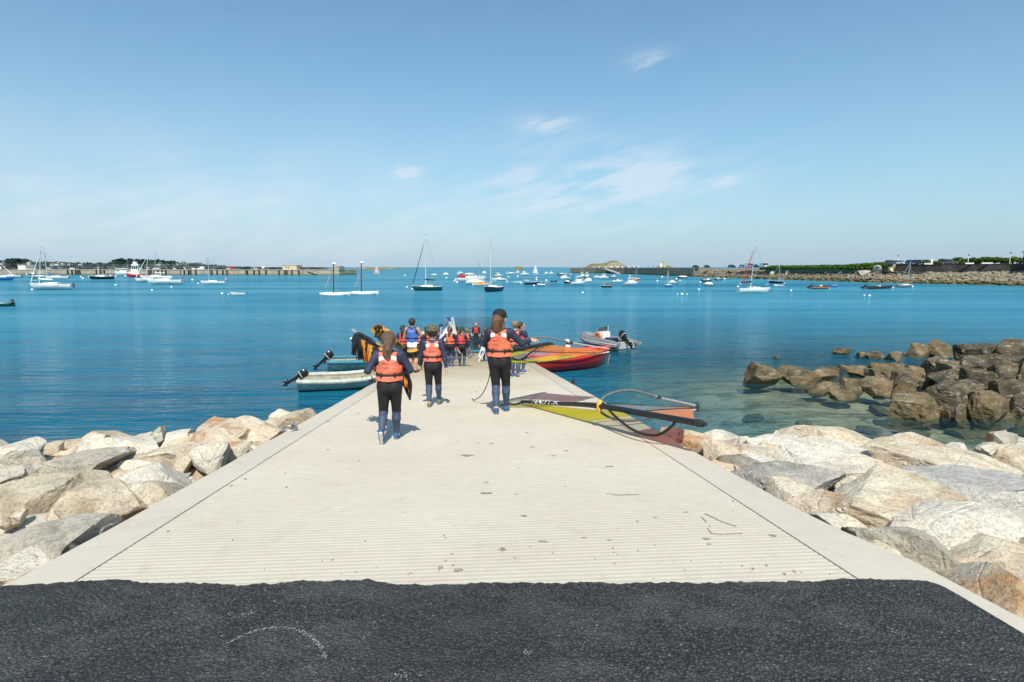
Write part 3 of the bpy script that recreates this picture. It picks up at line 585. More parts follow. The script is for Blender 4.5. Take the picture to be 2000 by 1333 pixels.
# ================================================================== people (continuous bodies grown from tapered limbs)
def surface_nets(f, org, h):
    nx, ny, nz = f.shape; neg = f < 0
    c = [(i, j, k) for i in (0, 1) for j in (0, 1) for k in (0, 1)]
    sl = lambda A, o: A[o[0]:nx - 1 + o[0], o[1]:ny - 1 + o[1], o[2]:nz - 1 + o[2]]
    cnt = sum(sl(neg, o).astype(np.int8) for o in c); act = (cnt > 0) & (cnt < 8)
    idx = np.argwhere(act)
    acc = np.zeros((len(idx), 3)); num = np.zeros(len(idx)); ii = idx.T
    for a in c:
        for ax in range(3):
            if a[ax]: continue
            b = list(a); b[ax] = 1
            va = f[ii[0] + a[0], ii[1] + a[1], ii[2] + a[2]]; vb = f[ii[0] + b[0], ii[1] + b[1], ii[2] + b[2]]
            x = (va < 0) != (vb < 0); t = np.where(x, va / np.where(x, va - vb, 1), 0)
            p = np.array(a, float) + np.zeros((len(idx), 3)); p[:, ax] += t; acc += p * x[:, None]; num += x
    verts = org + (idx + acc / num[:, None]) * h
    vid = -np.ones(act.shape, int); vid[ii[0], ii[1], ii[2]] = np.arange(len(idx)); quads = []
    for ax in range(3):
        o = [0, 0, 0]; o[ax] = 1; b1, b2 = [q for q in range(3) if q != ax]
        A = neg[:nx - o[0], :ny - o[1], :nz - o[2]]; B = neg[o[0]:, o[1]:, o[2]:]; e = np.argwhere(A != B); flip = A[tuple(e.T)]
        ok = (e[:, b1] > 0) & (e[:, b2] > 0) & (e[:, b1] < act.shape[b1]) & (e[:, b2] < act.shape[b2]); e = e[ok]; flip = flip[ok]
        q = []
        for d1, d2 in ((0, 0), (1, 0), (1, 1), (0, 1)):
            g = e.copy(); g[:, b1] -= d1; g[:, b2] -= d2; q.append(vid[tuple(g.T)])
        q = np.stack(q, 1)
        if ax == 1: flip = ~flip
        q = np.where(flip[:, None], q, q[:, ::-1]); quads.append(q[(q >= 0).all(1)])
    return verts, np.concatenate(quads), idx

class Blob:
    """a smooth union of round cones; zones carry the material index"""
    def __init__(s): s.p = []
    def cone(s, a, b, ra, rb=None, zone=0, sc=(1, 1, 1), k=0.018): s.p.append((np.asarray(a, float), np.asarray(b, float), ra, ra if rb is None else rb, zone, np.asarray(sc, float), k)); return s
    def dist(s, X, q):
        a, b, ra, rb, z, sc, k = q; A = a / sc; B = b / sc; Y = X / sc; ab = B - A; L = ab @ ab
        t = np.clip(((Y - A) @ ab) / L, 0, 1) if L > 1e-10 else np.zeros(Y.shape[:-1])
        return (np.linalg.norm(Y - A - t[..., None] * ab, axis=-1) - (ra + (rb - ra) * t)) * sc.min()
    def bounds(s, pad=0.03):
        lo = np.min([np.minimum(q[0], q[1]) - max(q[2], q[3]) * q[5].max() for q in s.p], 0) - pad; hi = np.max([np.maximum(q[0], q[1]) + max(q[2], q[3]) * q[5].max() for q in s.p], 0) + pad
        return lo, hi
    def field(s, h, pad=0.03, grow=0.0):
        lo, hi = s.bounds(pad + grow); n = np.ceil((hi - lo) / h).astype(int) + 1
        f = np.full(n, 9.0, np.float32); zn = np.zeros(n, np.int16); best = np.full(n, 9.0, np.float32)
        for q in s.p:
            r = max(q[2], q[3]) * q[5].max() + 0.06 + grow; a = np.clip(((np.minimum(q[0], q[1]) - r - lo) / h).astype(int), 0, n - 1); b = np.clip(((np.maximum(q[0], q[1]) + r - lo) / h).astype(int) + 2, 1, n)
            g = np.stack(np.meshgrid(*[lo[d] + h * np.arange(a[d], b[d]) for d in range(3)], indexing='ij'), -1); d = s.dist(g, q)
            S = (slice(a[0], b[0]), slice(a[1], b[1]), slice(a[2], b[2])); F_ = f[S]; k = q[6]
            hh = np.maximum(k - np.abs(F_ - d), 0) / k; f[S] = np.minimum(F_, d) - hh * hh * k * .25
            bb = best[S]; m = d < bb; zz_ = zn[S]; zz_[m] = q[4]; zn[S] = zz_; best[S] = np.minimum(bb, d)
        return f, zn, lo
    def value(s, X):
        X = np.asarray(X, float); f = np.full(X.shape[:-1], 9.0)
        for q in s.p:
            d = s.dist(X, q); k = q[6]; hh = np.maximum(k - np.abs(f - d), 0) / k; f = np.minimum(f, d) - hh * hh * k * .25
        return f
def net_mesh(name, f, lo, h, mats, zn=None):
    v, q, idx = surface_nets(f, lo, h); me = bpy.data.meshes.new(name)
    me.vertices.add(len(v)); me.vertices.foreach_set('co', v.ravel()); me.loops.add(len(q) * 4); me.loops.foreach_set('vertex_index', q.ravel().astype(np.int32))
    me.polygons.add(len(q)); me.polygons.foreach_set('loop_start', np.arange(len(q), dtype=np.int32) * 4)
    for m_ in mats: me.materials.append(m_)
    if zn is not None:
        zv = zn[idx[:, 0], idx[:, 1], idx[:, 2]]; me.polygons.foreach_set('material_index', zv[q[:, 0]].astype(np.int32))
    me.polygons.foreach_set('use_smooth', [True] * len(q)); me.update(calc_edges=True); me.validate(); return me
def ik(a, t, l1, l2, pole):
    a = np.asarray(a, float); t = np.asarray(t, float); d = t - a; D = np.linalg.norm(d); mx = (l1 + l2) * .998
    if D > mx: t = a + d / D * mx; d = t - a; D = mx
    n = d / D; x = (l1 * l1 - l2 * l2 + D * D) / (2 * D); hgt = math.sqrt(max(l1 * l1 - x * x, 0)); p = np.asarray(pole, float); p = unit(p - n * (p @ n))
    return a + n * x + p * hgt, t
def skin_mat(name, c): return pm(name, c, 0.5, 0.12, 9, 0.1, 200, 0.001, **{'Subsurface Weight': 0.08, 'Subsurface Radius': (0.01, 0.004, 0.002)})
SKIN = skin_mat('sunlit_skin', (0.56, 0.33, 0.22)); SKIN2 = skin_mat('tanned_skin', (0.44, 0.245, 0.15))
def neo(name, c): return pm(name, c, 0.62, 0.25, 7, 0.8, 26, 0.012, spec=0.35)
M_BLACK = neo('black_neoprene', (0.013, 0.013, 0.016)); M_NAVY = neo('navy_neoprene', (0.026, 0.034, 0.070)); M_SLATE = neo('slate_blue_neoprene', (0.050, 0.072, 0.125)); M_GREYNEO = neo('grey_neoprene', (0.09, 0.10, 0.115))
M_EYE = pm('eye_dark', (0.02, 0.015, 0.012), 0.2, 0, 5, 0); M_LIP = pm('lip', (0.42, 0.16, 0.13), 0.45, 0, 5, 0)
def hair_mat(name, c, d):
    t = NT(name); co = t.n('ShaderNodeTexCoord').outputs['Object']; q = t.mapv(co, (1, 1, .16)); n1 = t.noise(q, 70, 5, 0.65, 0.6)
    return t.done(t.bsdf(t.ramp(n1, [(0.34, c), (0.68, d)]), 0.42, normal=t.bump(t.noise(q, 80, 4), 1.0, 0.02), spec=0.5))
H_BROWN = hair_mat('brown_hair', (0.022, 0.012, 0.008), (0.22, 0.125, 0.066)); H_DARK = hair_mat('dark_hair', (0.010, 0.007, 0.006), (0.055, 0.033, 0.022)); H_CHEST = hair_mat('chestnut_hair', (0.045, 0.019, 0.010), (0.22, 0.105, 0.052)); H_FAIR = hair_mat('fair_hair', (0.11, 0.07, 0.035), (0.36, 0.25, 0.14))
def vest_mat(name, c, fade):
    t = NT(name); co = t.n('ShaderNodeTexCoord').outputs['Object']
    col = t.mix(t.ramp(t.noise(co, 5, 5, 0.6), [(0.35, (0, 0, 0)), (0.68, (1, 1, 1))]), c, fade)
    wr = t.noise(t.mapv(co, (1, 1, 1.6)), 17, 4, 0.6, 0.7)
    return t.done(t.bsdf(col, 0.62, normal=t.bump(t.math('ADD', wr, t.math('MULTIPLY', t.noise(co, 160, 2), 0.15)), 0.8, 0.03), spec=0.35))
V_CORAL = vest_mat('coral_vest_cloth', (0.72, 0.125, 0.058), (0.80, 0.24, 0.16)); V_ORANGE = vest_mat('orange_vest_cloth', (0.80, 0.13, 0.05), (0.85, 0.20, 0.11)); V_RED = vest_mat('red_vest_cloth', (0.66, 0.035, 0.03), (0.74, 0.09, 0.07)); V_BLUE = vest_mat('blue_vest_cloth', (0.035, 0.11, 0.42), (0.07, 0.17, 0.52))
M_STRAP = pm('black_webbing', (0.018, 0.016, 0.017), 0.7, 0.2, 30, 0.4, 200); M_PATCH = pm('pale_reflective_patch', (0.80, 0.76, 0.74), 0.4, 0.08, 30, 0.1)
M_PRINT = pm('faded_dark_print', (0.33, 0.075, 0.05), 0.7, 0.4, 60, 0); M_WPRINT = pm('white_print', (0.8, 0.8, 0.82), 0.6, 0.1, 30, 0)
CAPM = {'khaki': pm('camouflage_cap_cloth', (0.115, 0.115, 0.065), 0.85, 0.65, 28, 0.4, 200), 'black': pm('black_cap_cloth', (0.014, 0.013, 0.016), 0.8, 0.3, 30, 0.4, 200), 'green': pm('dark_green_cap_cloth', (0.012, 0.06, 0.033), 0.8, 0.3, 30, 0.4, 200), 'white': pm('white_cap_cloth', (0.78, 0.78, 0.76), 0.8, 0.08, 30, 0.4, 200)}
M_SHOE = pm('blue_water_shoe', (0.02, 0.10, 0.26), 0.6, 0.3, 40, 0.4, 150); M_SOLE = pm('grey_sole', (0.50, 0.50, 0.48), 0.7, 0.15, 30, 0.3, 90); M_TRAINER = pm('olive_trainer', (0.17, 0.16, 0.10), 0.7, 0.5, 40, 0.4, 120); M_BOOT = pm('black_neoprene_boot', (0.012, 0.012, 0.014), 0.6, 0.2, 20, 0.2)

def text_strip(name, txt, width, to_pt, parent, mat, rows=1):
    cu = bpy.data.curves.new(name, 'FONT'); cu.body = txt; cu.size = 1; cu.align_x = 'CENTER'; cu.align_y = 'CENTER'; cu.resolution_u = 2
    ob = bpy.data.objects.new(name, cu); link(ob); dg = bpy.context.evaluated_depsgraph_get(); me = bpy.data.meshes.new_from_object(ob.evaluated_get(dg)); bpy.data.objects.remove(ob)
    n = len(me.vertices); c = np.empty(n * 3); me.vertices.foreach_get('co', c); c = c.reshape(-1, 3)
    wd = c[:, 0].max() - c[:, 0].min(); c *= width / wd; me.vertices.foreach_set('co', to_pt(c[:, 0], c[:, 1]).ravel()); me.materials.clear(); me.materials.append(mat); me.update()
    o = link(bpy.data.objects.new(name, me)); o.parent = parent; return o

def person(loc, H, yaw, label, res=0.011, lf=(-.05, 0, 0), rf=(.05, 0, 0), lh=(-.15, .02, .47), rh=(.15, .02, .47), lean=0.0, twist=0.0, head=(0, 0.0), lpole=(-.6, -1, -.2), rpole=(.6, -1, -.2),
           lfp=None, rfp=None, skin=SKIN, zones=None, hair=H_BROWN, style='short', cap=None, capturn=0.0, vest=V_CORAL, child=True, curl=(0.6, 0.6), hand_dirs=(None, None), shoe=M_SHOE, text=None, sit=None, bare=False, vest_len=1.0, wide=1.0):
    """faces +Y before yaw; all pose numbers are fractions of H"""
    Z = dict(torso=M_NAVY, hips=M_BLACK, thigh=M_BLACK, shin=M_SLATE, upper=M_NAVY, fore=M_NAVY, skin=skin, shoe=shoe, sole=M_SOLE, eye=M_EYE, lip=M_LIP)
    if zones: Z.update(zones)
    zn = list(Z); zi = {k: i for i, k in enumerate(zn)}; h3 = lambda p: np.array(p, float) * H
    sl = lambda y: -SLOPE * y * math.cos(yaw) if sit is None else 0.0
    hw = 0.052; legl = .245; hz = 0.505 if sit is None else sit
    ank = []; hips = [h3((-hw, 0, hz)), h3((hw, 0, hz))]
    B = Blob(); torso = Blob(); W = wide
    hd = 1.10 if child else 1.0
    tw = np.array(((math.cos(twist), -math.sin(twist), 0), (math.sin(twist), math.cos(twist), 0), (0, 0, 1)))
    up = lambda p: (tw @ np.array((p[0], p[1], 0)) + np.array((0, lean * (p[2] - .5) / .32, p[2]))) * H
    tz = zi['torso']
    for L_ in (B, torso):
        L_.cone(h3((-.035 * W, 0, hz + .02)), h3((.035 * W, 0, hz + .02)), .072 * H, zone=zi['hips'] if L_ is B else 0, sc=(1, .82, 1), k=.03)
        L_.cone(h3((0, 0, hz + .05)), up((0, 0, hz + .12)), .082 * H * W, .078 * H * W, tz if L_ is B else 0, (1, .72, 1), .03)
        L_.cone(up((0, 0, hz + .12)), up((0, 0, hz + .225)), .078 * H * W, .092 * H * W, tz if L_ is B else 0, (1, .70, 1), .03)
        L_.cone(up((-.058 * W, 0, hz + .265)), up((.058 * W, 0, hz + .265)), .060 * H, zone=tz if L_ is B else 0, sc=(1, .85, 1), k=.03)
    sz = hz + .288; S = [up((-.103 * W, 0, sz)), up((.103 * W, 0, sz))]
    B.cone(h3((-.036, -.022, hz - .005)), h3((-.036, -.02, hz + .015)), .058 * H, zone=zi['hips'], k=.03).cone(h3((.036, -.022, hz - .005)), h3((.036, -.02, hz + .015)), .058 * H, zone=zi['hips'], k=.03)
    nk = up((0, .004, hz + .315)); hc = up((0, .012, hz + .415 + .0)) + np.array((head[0], head[1], 0)) * H
    B.cone(up((0, 0, hz + .29)), nk, .040 * H, .034 * H, zone=tz, k=.03).cone(nk, hc - np.array((0, 0, .03 * H)), .033 * H, .034 * H, zone=zi['skin'], k=.02)
    r = .060 * H * hd
    hdir = unit(np.array((head[0] * 3 + math.sin(-twist) * .0, 1.0, head[1] * 2)))
    ht = np.array((math.cos(capturn), math.sin(capturn), 0)); fwd = np.array((-math.sin(capturn), math.cos(capturn), 0)); hx = ht
    B.cone(hc + np.array((0, 0, .006 * H)) - fwd * .008 * H, hc + np.array((0, 0, .006 * H)) + fwd * .012 * H, r, r * .94, zi['skin'], (.93, 1, 1.02), .02)
    B.cone(hc - np.array((0, 0, .035 * H)) + fwd * .018 * H, hc - np.array((0, 0, .052 * H)) + fwd * .034 * H, r * .68, r * .5, zi['skin'], k=.03)
    B.cone(hc + fwd * (r + .008 * H) + np.array((0, 0, .004 * H)), hc + fwd * (r + .016 * H) - np.array((0, 0, .014 * H)), .007 * H, .010 * H, zi['skin'], k=.012)
    for sg in (-1, 1):
        B.cone(hc + hx * sg * r * .93 - fwd * .004 * H, hc + hx * sg * r * .97 - fwd * .008 * H - np.array((0, 0, .022 * H)), .012 * H, .008 * H, zi['skin'], k=.008)
        B.cone(hc + hx * sg * .024 * H + fwd * (r + .006 * H), hc + hx * sg * .028 * H + fwd * (r + .005 * H), .008 * H, zone=zi['eye'], k=.003)
    B.cone(hc + fwd * (r + .004 * H) - np.array((0, 0, .036 * H)) - hx * .014 * H, hc + fwd * (r + .004 * H) - np.array((0, 0, .036 * H)) + hx * .014 * H, .007 * H, zone=zi['lip'], k=.004)
    # arms
    for sgn, Sj, T, pole, cu, hd_ in ((-1, S[0], lh, lpole, curl[0], hand_dirs[0]), (1, S[1], rh, rpole, curl[1], hand_dirs[1])):
        T = h3(T) if not isinstance(T, np.ndarray) else T
        E_, T = ik(Sj, T, .165 * H, .15 * H, pole)
        B.cone(Sj, E_, .040 * H, .031 * H, zi['upper'], k=.022); m_ = E_ + (T - E_) * .35; B.cone(E_, m_, .031 * H, .030 * H, zi['fore'], k=.015); B.cone(m_, T, .030 * H, .020 * H, zi['fore'], k=.015)
        d = unit(T - E_) if hd_ is None else unit(hd_); side = unit(np.cross(d, (0, 0, 1)) if abs(d[2]) < .9 else np.array((0, 1.0, 0))); side = unit(side - d * (side @ d)); pn = np.cross(d, side)
        if abs(d[2]) > .6: side = unit(np.array((0, 1.0, 0)) - d * d[1]); pn = np.array((-sgn, 0, 0.0)); pn = unit(pn - d * (pn @ d) - side * (pn @ side))
        else: pn = -np.abs(pn) * np.sign(pn[2]) * np.sign(pn) * 1.0 if False else (pn if pn[2] < 0 else -pn)
        pl = .055 * H; B.cone(T - d * .01 * H, T + d * pl * .3, .019 * H, .021 * H, zi['skin'], k=.01)
        B.cone(T + d * pl * .3 - side * .012 * H, T + d * pl - side * .014 * H, .013 * H, .012 * H, zi['skin'], k=.008).cone(T + d * pl * .3 + side * .012 * H, T + d * pl + side * .014 * H, .013 * H, .012 * H, zi['skin'], k=.008)
        for fi, (o_, ln) in enumerate(((-.022, .040), (-.0075, .047), (.0075, .045), (.021, .035))):
            b0 = T + d * pl + side * o_ * H; a1 = cu * 1.0; d1 = unit(d * math.cos(a1) + pn * math.sin(a1)); d2 = unit(d * math.cos(a1 * 2.2) + pn * math.sin(a1 * 2.2)); b1 = b0 + d1 * ln * .5 * H; b2 = b1 + d2 * ln * .5 * H
            B.cone(b0, b1, .0078 * H, .0072 * H, zi['skin'], k=.004); B.cone(b1, b2, .0072 * H, .0062 * H, zi['skin'], k=.004)
        tb = T + d * pl * .25 + side * .020 * H; t1 = tb + unit(d * .75 + side * .6 + pn * .35) * .026 * H; B.cone(tb, t1, .011 * H, .009 * H, zi['skin'], k=.006).cone(t1, t1 + unit(d + pn * cu) * .02 * H, .009 * H, .007 * H, zi['skin'], k=.005)
    # legs
    for sgn, hp, T, fp in ((-1, hips[0], lf, lfp), (1, hips[1], rf, rfp)):
        A = h3((T[0], T[1], .04 + T[2])) if not isinstance(T, np.ndarray) else T
        if sit is None: A[2] += sl(A[1])
        K, A = ik(hp, A, legl * H, .235 * H, (sgn * .08, 1, .15) if sit is None else (0, 1, 1))
        B.cone(hp, K, .062 * H, .040 * H, zi['thigh'], k=.025); c1 = K + (A - K) * .32 - np.array((0, .012 * H, 0)); B.cone(K, c1, .039 * H, .039 * H, zi['shin'], k=.02); B.cone(c1, A, .039 * H, .024 * H, zi['shin'], k=.02)
        fd = unit(np.array((sgn * .12, 1, -SLOPE * 1.0))) if fp is None else unit(fp)
        upv = np.array((0, 0, 1.0)); dn = unit(upv - fd * (upv @ fd)) * -1
        heel = A + dn * .018 * H - fd * .024 * H; toe = A + dn * .022 * H + fd * .085 * H
        B.cone(A, A + dn * .010 * H, .026 * H, zone=zi['skin'] if not bare else zi['shin'], k=.01)
        B.cone(heel, heel + (toe - heel) * .55, .024 * H, .024 * H, zi['shoe'], (1, 1, 1), .012); B.cone(heel + (toe - heel) * .5, toe, .025 * H, .019 * H, zi['shoe'], k=.012)
        B.cone(heel + dn * .013 * H, toe + dn * .009 * H, .017 * H, .014 * H, zi['sole'], k=.004)
    f, z_, lo = B.field(res); body = link(bpy.data.objects.new('person', net_mesh('person', f, lo, res, [Z[k] for k in zn], z_)))
    body.location = loc; body.rotation_euler = (0, 0, yaw); tag(body, label, 'person')
    # hair
    if style:
        Hb = Blob(); q = np.array((0, 0, 1.0)); back = -fwd; hb = hc + q * .014 * H + back * .012 * H
        Hb.cone(hb, hb + back * .006 * H, r * 1.10, r * 1.10, sc=(.95, 1, .98))
        Hb.cone(hb + back * .02 * H - q * .02 * H, hb + back * .016 * H - q * .045 * H, r * .80, r * .60)
        if style in ('pony', 'long', 'braid'):
            st = hb + back * (r * .80) - q * .004 * H; ln = {'pony': .215, 'long': .16, 'braid': .19}[style] * H; rnd = random.Random(int(H * 1000)); pts = [st]
            for k in range(1, 8): pts.append(st + back * .020 * H * math.sin(min(k / 3, 1.2)) - q * ln * k / 7 + hx * .006 * H * math.sin(k * 1.1 + H))
            rr = [.024, .034, .037, .036, .034, .030, .023, .010] if style == 'pony' else ([.040, .046, .045, .042, .037, .030, .020, .008] if style == 'long' else [.026, .024, .022, .021, .020, .018, .014, .008])
            for k in range(7): Hb.cone(pts[k], pts[k + 1], rr[k] * H, rr[k + 1] * H, k=.02)
            for k in range(18):
                o_ = hx * rnd.uniform(-.032, .032) * H; k0 = rnd.randint(1, 4); Hb.cone(pts[k0] + o_ + back * .014 * H, pts[min(k0 + 3, 7)] + o_ * 1.3 + back * .012 * H - q * rnd.uniform(0, .03) * H, .010 * H, .004 * H, k=.008)
            if style == 'long':
                for sg in (-1, 1): Hb.cone(hc + hx * sg * r * .6 - q * .02 * H + back * .02 * H, hc + hx * sg * r * .95 - q * .12 * H + back * .035 * H, .024 * H, .010 * H)
        hh = min(res, .010); ff, _, lo2 = Hb.field(hh); g = np.stack(np.meshgrid(*[lo2[d] + hh * np.arange(ff.shape[d]) for d in range(3)], indexing='ij'), -1); rel = g - hc
        face = (rel @ fwd) > .018 * H - np.maximum(rel[..., 2], 0) * .35; lowcut = (rel[..., 2] < -.03 * H) & ((rel @ fwd) > -.02 * H)
        cut = np.maximum((rel @ fwd) - (.02 * H + np.clip(rel[..., 2], -.03 * H, .2) * .9), -(rel[..., 2] + 9)); rip = np.sin(rel[..., 0] * 300 / H + 3 * np.sin(rel[..., 2] * 40)) * .0022
        ff = np.maximum(ff + rip, cut)
        if style == 'short': ff = np.maximum(ff, -(rel[..., 2] + .048 * H))
        ho = link(bpy.data.objects.new('hair', net_mesh('hair', ff, lo2, hh, [hair]))); ho.parent = body
    if cap:
        Cb = Blob(); cb = hc + np.array((0, 0, .030 * H)); Cb.cone(cb - fwd * .012 * H, cb + fwd * .006 * H, r * 1.17, r * 1.15, sc=(.95, 1, .95)); hh = min(res, .010); ff, _, lo2 = Cb.field(hh); g = np.stack(np.meshgrid(*[lo2[d] + hh * np.arange(ff.shape[d]) for d in range(3)], indexing='ij'), -1); rel = g - hc
        tilt = rel[..., 2] - .012 * H + (rel @ fwd) * -.12; ff = np.maximum(ff, -tilt); co_ = link(bpy.data.objects.new('cap', net_mesh('cap', ff, lo2, hh, [CAPM[cap]]))); co_.parent = body
        mb = MB(); vs = []; n = 9
        for row in range(3):
            for k in range(n):
                a = math.pi * (k / (n - 1) - .5) * .9; d_ = fwd * math.cos(a) + hx * math.sin(a); ex = (.0, .5, 1.0)[row] * .062 * H * max(0, math.cos(a)) ** .7; vs.append(hc + np.array((0, 0, .026 * H - .007 * H * (row > 0) - .006 * H * (row > 1) * math.cos(a))) + d_ * (r * 1.08) + fwd * ex)
        vs2 = [v_ - np.array((0, 0, .004 * H)) for v_ in vs]; fs = []
        for row in range(2):
            for k in range(n - 1): i_ = row * n + k; fs.append((i_, i_ + 1, i_ + n + 1, i_ + n)); i_ += 3 * n; fs.append((i_ + n, i_ + n + 1, i_ + 1, i_))
        mb.add(vs + vs2, fs); mb.build('brim', CAPM[cap], co_)
    # life vest
    if vest is not None:
        grow = .030 * (H / 1.45); hh = min(res, .010); tf, _, lo3 = torso.field(hh, pad=.03, grow=grow + .03)
        g = np.stack(np.meshgrid(*[lo3[d] + hh * np.arange(tf.shape[d]) for d in range(3)], indexing='ij'), -1)
        def cutf(g, tf, gr):
            y = g[..., 2] / H; low = hz + .075 - .05 * (vest_len - 1); ff = tf - gr
            ff = ff - .006 * np.cos(np.clip(g[..., 0] / (.09 * H), -1, 1) * math.pi / 2)            # foam panel swells in the middle
            belt = low + .052; ff = ff + .012 * np.exp(-((y - belt) / .016) ** 2)
            ff = np.maximum(ff, (low - .006 * np.cos(g[..., 0] / (.1 * H) * 1.5) - y) * H); ff = np.maximum(ff, (y - (hz + .315)) * H)
            for Sj, sg in ((S[0], -1), (S[1], 1)):
                dd = np.sqrt(((g[..., 0] - (Sj[0] + sg * .018 * H)) / .82) ** 2 + ((g[..., 2] - (Sj[2] - .022 * H)) / 1.35) ** 2) - .062 * H; ff = np.maximum(ff, -dd)
            dn_ = np.sqrt((g[..., 0] / 1.0) ** 2 + ((g[..., 2] - (hz + .345) * H) / 1.0) ** 2) - .055 * H; return np.maximum(ff, -dn_)
        vf = cutf(g, tf, grow); vo = link(bpy.data.objects.new('life_vest', net_mesh('life_vest', vf, lo3, hh, [vest]))); vo.parent = body
        by = hz + .127 - .05 * (vest_len - 1); bf = np.maximum(tf - grow - .004, np.abs(g[..., 2] - by * H) - .0105 * H); bo = link(bpy.data.objects.new('belt', net_mesh('belt', bf, lo3, hh, [M_STRAP]))); bo.parent = vo
        def on_back(x, z, lift=.003):      # drop a point onto the back of the vest
            x = np.asarray(x, float); z = np.asarray(z, float); y = np.full(x.shape, -.30 * H)
            for _ in range(40):
                P = np.stack((x, y, z), -1); d_ = torso.value(P) - grow - .006 * np.cos(np.clip(x / (.09 * H), -1, 1) * math.pi / 2); y = y + np.clip(d_, -.02, .05) * .8
            return np.stack((x, y - lift, z), -1)
        mb = MB()
        for sg in (-1, 1): mb.box(on_back(np.array(sg * .058 * H * W), np.array(by * H), .006), (.018 * H, .014, .040 * H), bev=.003)
        mb.build('strap_keeper', M_STRAP, vo)
        if text:
            for sg in text.get('patch', (-1, 1)):
                mb = MB(); xs_ = np.linspace(-.022, .022, 6) * H; zs_ = np.linspace(-.018, .018, 5) * H; gx, gz = np.meshgrid(xs_, zs_, indexing='ij'); P = on_back(gx.ravel() + sg * .054 * H, gz.ravel() + (hz + .268) * H + gx.ravel() * sg * -.3, .005); mb.add(P, [(i * 5 + j, i * 5 + j + 1, (i + 1) * 5 + j + 1, (i + 1) * 5 + j) for i in range(5) for j in range(4)]); mb.build('reflective_patch', M_PATCH, vo)
            for k, (tx, wd, zc) in enumerate(text['rows']): text_strip('lettering', tx, wd * H, lambda a, b, zc=zc: on_back(a + text.get('x', 0) * H, b + zc * H, .004), vo, text.get('mat', M_PRINT))
    return body

def on_ramp(px, py): return Vector(at_ramp(px, py))
TXT = lambda r, **k: dict(rows=r, **k)
YW = 0.06
girl = person(on_ramp(764, 862), 1.36, YW, 'girl with long ponytail and coral life vest carrying rolled orange-and-black sail', res=.0085, lf=(-.06, -.14, .06), lfp=(0, .35, -1), rf=(.035, .11, 0), lh=(-.19, .10, .66), rh=(.085, .14, .62), lpole=(-.55, -.3, -1), rpole=(1, -.6, -.6), lean=.012, hair=H_BROWN, style='pony', vest=V_CORAL, wide=1.04, curl=(.9, .9), text=TXT([('CSNU', .085, .725), ('CNIR', .085, .685)], x=-.035), vest_len=1.25)
boy = person(on_ramp(847, 793), 1.44, YW, 'boy in camouflage cap and coral life vest walking in olive trainers', res=.0085, lf=(-.045, -.10, 0.01), rf=(.06, .13, .0), lh=(-.165, .10, .47), rh=(.175, -.06, .45), lpole=(-1, -.5, 0), rpole=(1, -.6, 0), hair=H_DARK, style='short', cap='khaki', vest=V_CORAL, shoe=M_TRAINER, curl=(.75, .5), text=TXT([('CN', .06, .735), ('SNR', .075, .695)], x=-.005), vest_len=1.15, capturn=.0)
WL = on_ramp(976, 806); wyaw = -0.10
woman = person(WL, 1.68, wyaw, 'woman in black cap and orange life vest holding up yellow-and-orange windsurf sail', res=.009, lf=(-.02, -.10, 0.015), rf=(.055, .10, 0), lh=(-.08, .20, .60), rh=(.285, .16, .695), lpole=(-1, -.3, -.4), rpole=(.5, -.5, -1), twist=-.12, hair=H_CHEST, style='long', cap='black', vest=V_ORANGE, child=False, capturn=-.35, curl=(.9, .55), hand_dirs=(None, (1, .25, .05)), text=TXT([('CENTRE', .085, .745), ('NAUT', .06, .715), ('CNR', .06, .675), ('SNU', .06, .64)], x=-.03), vest_len=1.35)
# the group lower down
person(on_ramp(789, 722), 1.52, .05, 'girl with dark wavy ponytail in red vest ahead of the girl with sail', hair=H_DARK, style='pony', vest=V_RED, lf=(-.05, -.03, 0), rf=(.05, .06, 0), lh=(-.13, .12, .55), rh=(.15, .08, .55), res=.013, zones=dict(shin=M_NAVY))
M_WHITECL = pm('white_cloth', (0.80, 0.79, 0.76), 0.7, 0.08, 10, 0.3, 60, .004); M_DKSHORT = pm('black_shorts_cloth', (0.02, 0.02, 0.022), 0.7, 0.2, 10, 0.3, 60)
blueb = person(on_ramp(807, 728), 1.74, -.05, 'bare-armed boy in blue life vest and white-orange-black board shorts', hair=H_DARK, style='short', vest=V_BLUE, child=False, skin=SKIN2, zones=dict(upper=SKIN2, fore=SKIN2, shin=SKIN2, hips=M_WHITECL, thigh=M_DKSHORT), shoe=M_BOOT, bare=True, lf=(-.05, .05, 0), rf=(.05, -.04, 0), lh=(-.10, .18, .62), rh=(.13, .17, .63), res=.012, text=TXT([('CLUB NAUTIQUE', .13, .765)], mat=M_WPRINT, patch=()))
person(on_ramp(826, 704), 1.22, .1, 'child in floppy white sun hat stooping beside the boy in camouflage cap', hair=H_FAIR, style='short', cap='white', vest=None, zones=dict(torso=M_WHITECL, upper=M_WHITECL, fore=SKIN), lean=.09, res=.014, lh=(-.12, .2, .45), rh=(.12, .2, .45), head=(0, .05))
person(on_ramp(841, 693), 1.62, 0, 'boy with chestnut hair standing just beyond the camouflage cap', hair=H_CHEST, style='short', vest=V_CORAL, res=.014)
person(on_ramp(862, 692), 1.66, -.15, 'dark-haired child holding the upright white-and-blue sail', hair=H_DARK, style='short', vest=V_CORAL, res=.014, lh=(-.12, .2, .66), rh=(.13, .22, .8))
person(on_ramp(856, 706), 1.40, -.5, 'child in navy hood bending toward the white-and-blue sail', hair=H_DARK, style='short', vest=None, res=.014, lean=.12, lh=(-.1, .28, .55), rh=(.12, .28, .55))
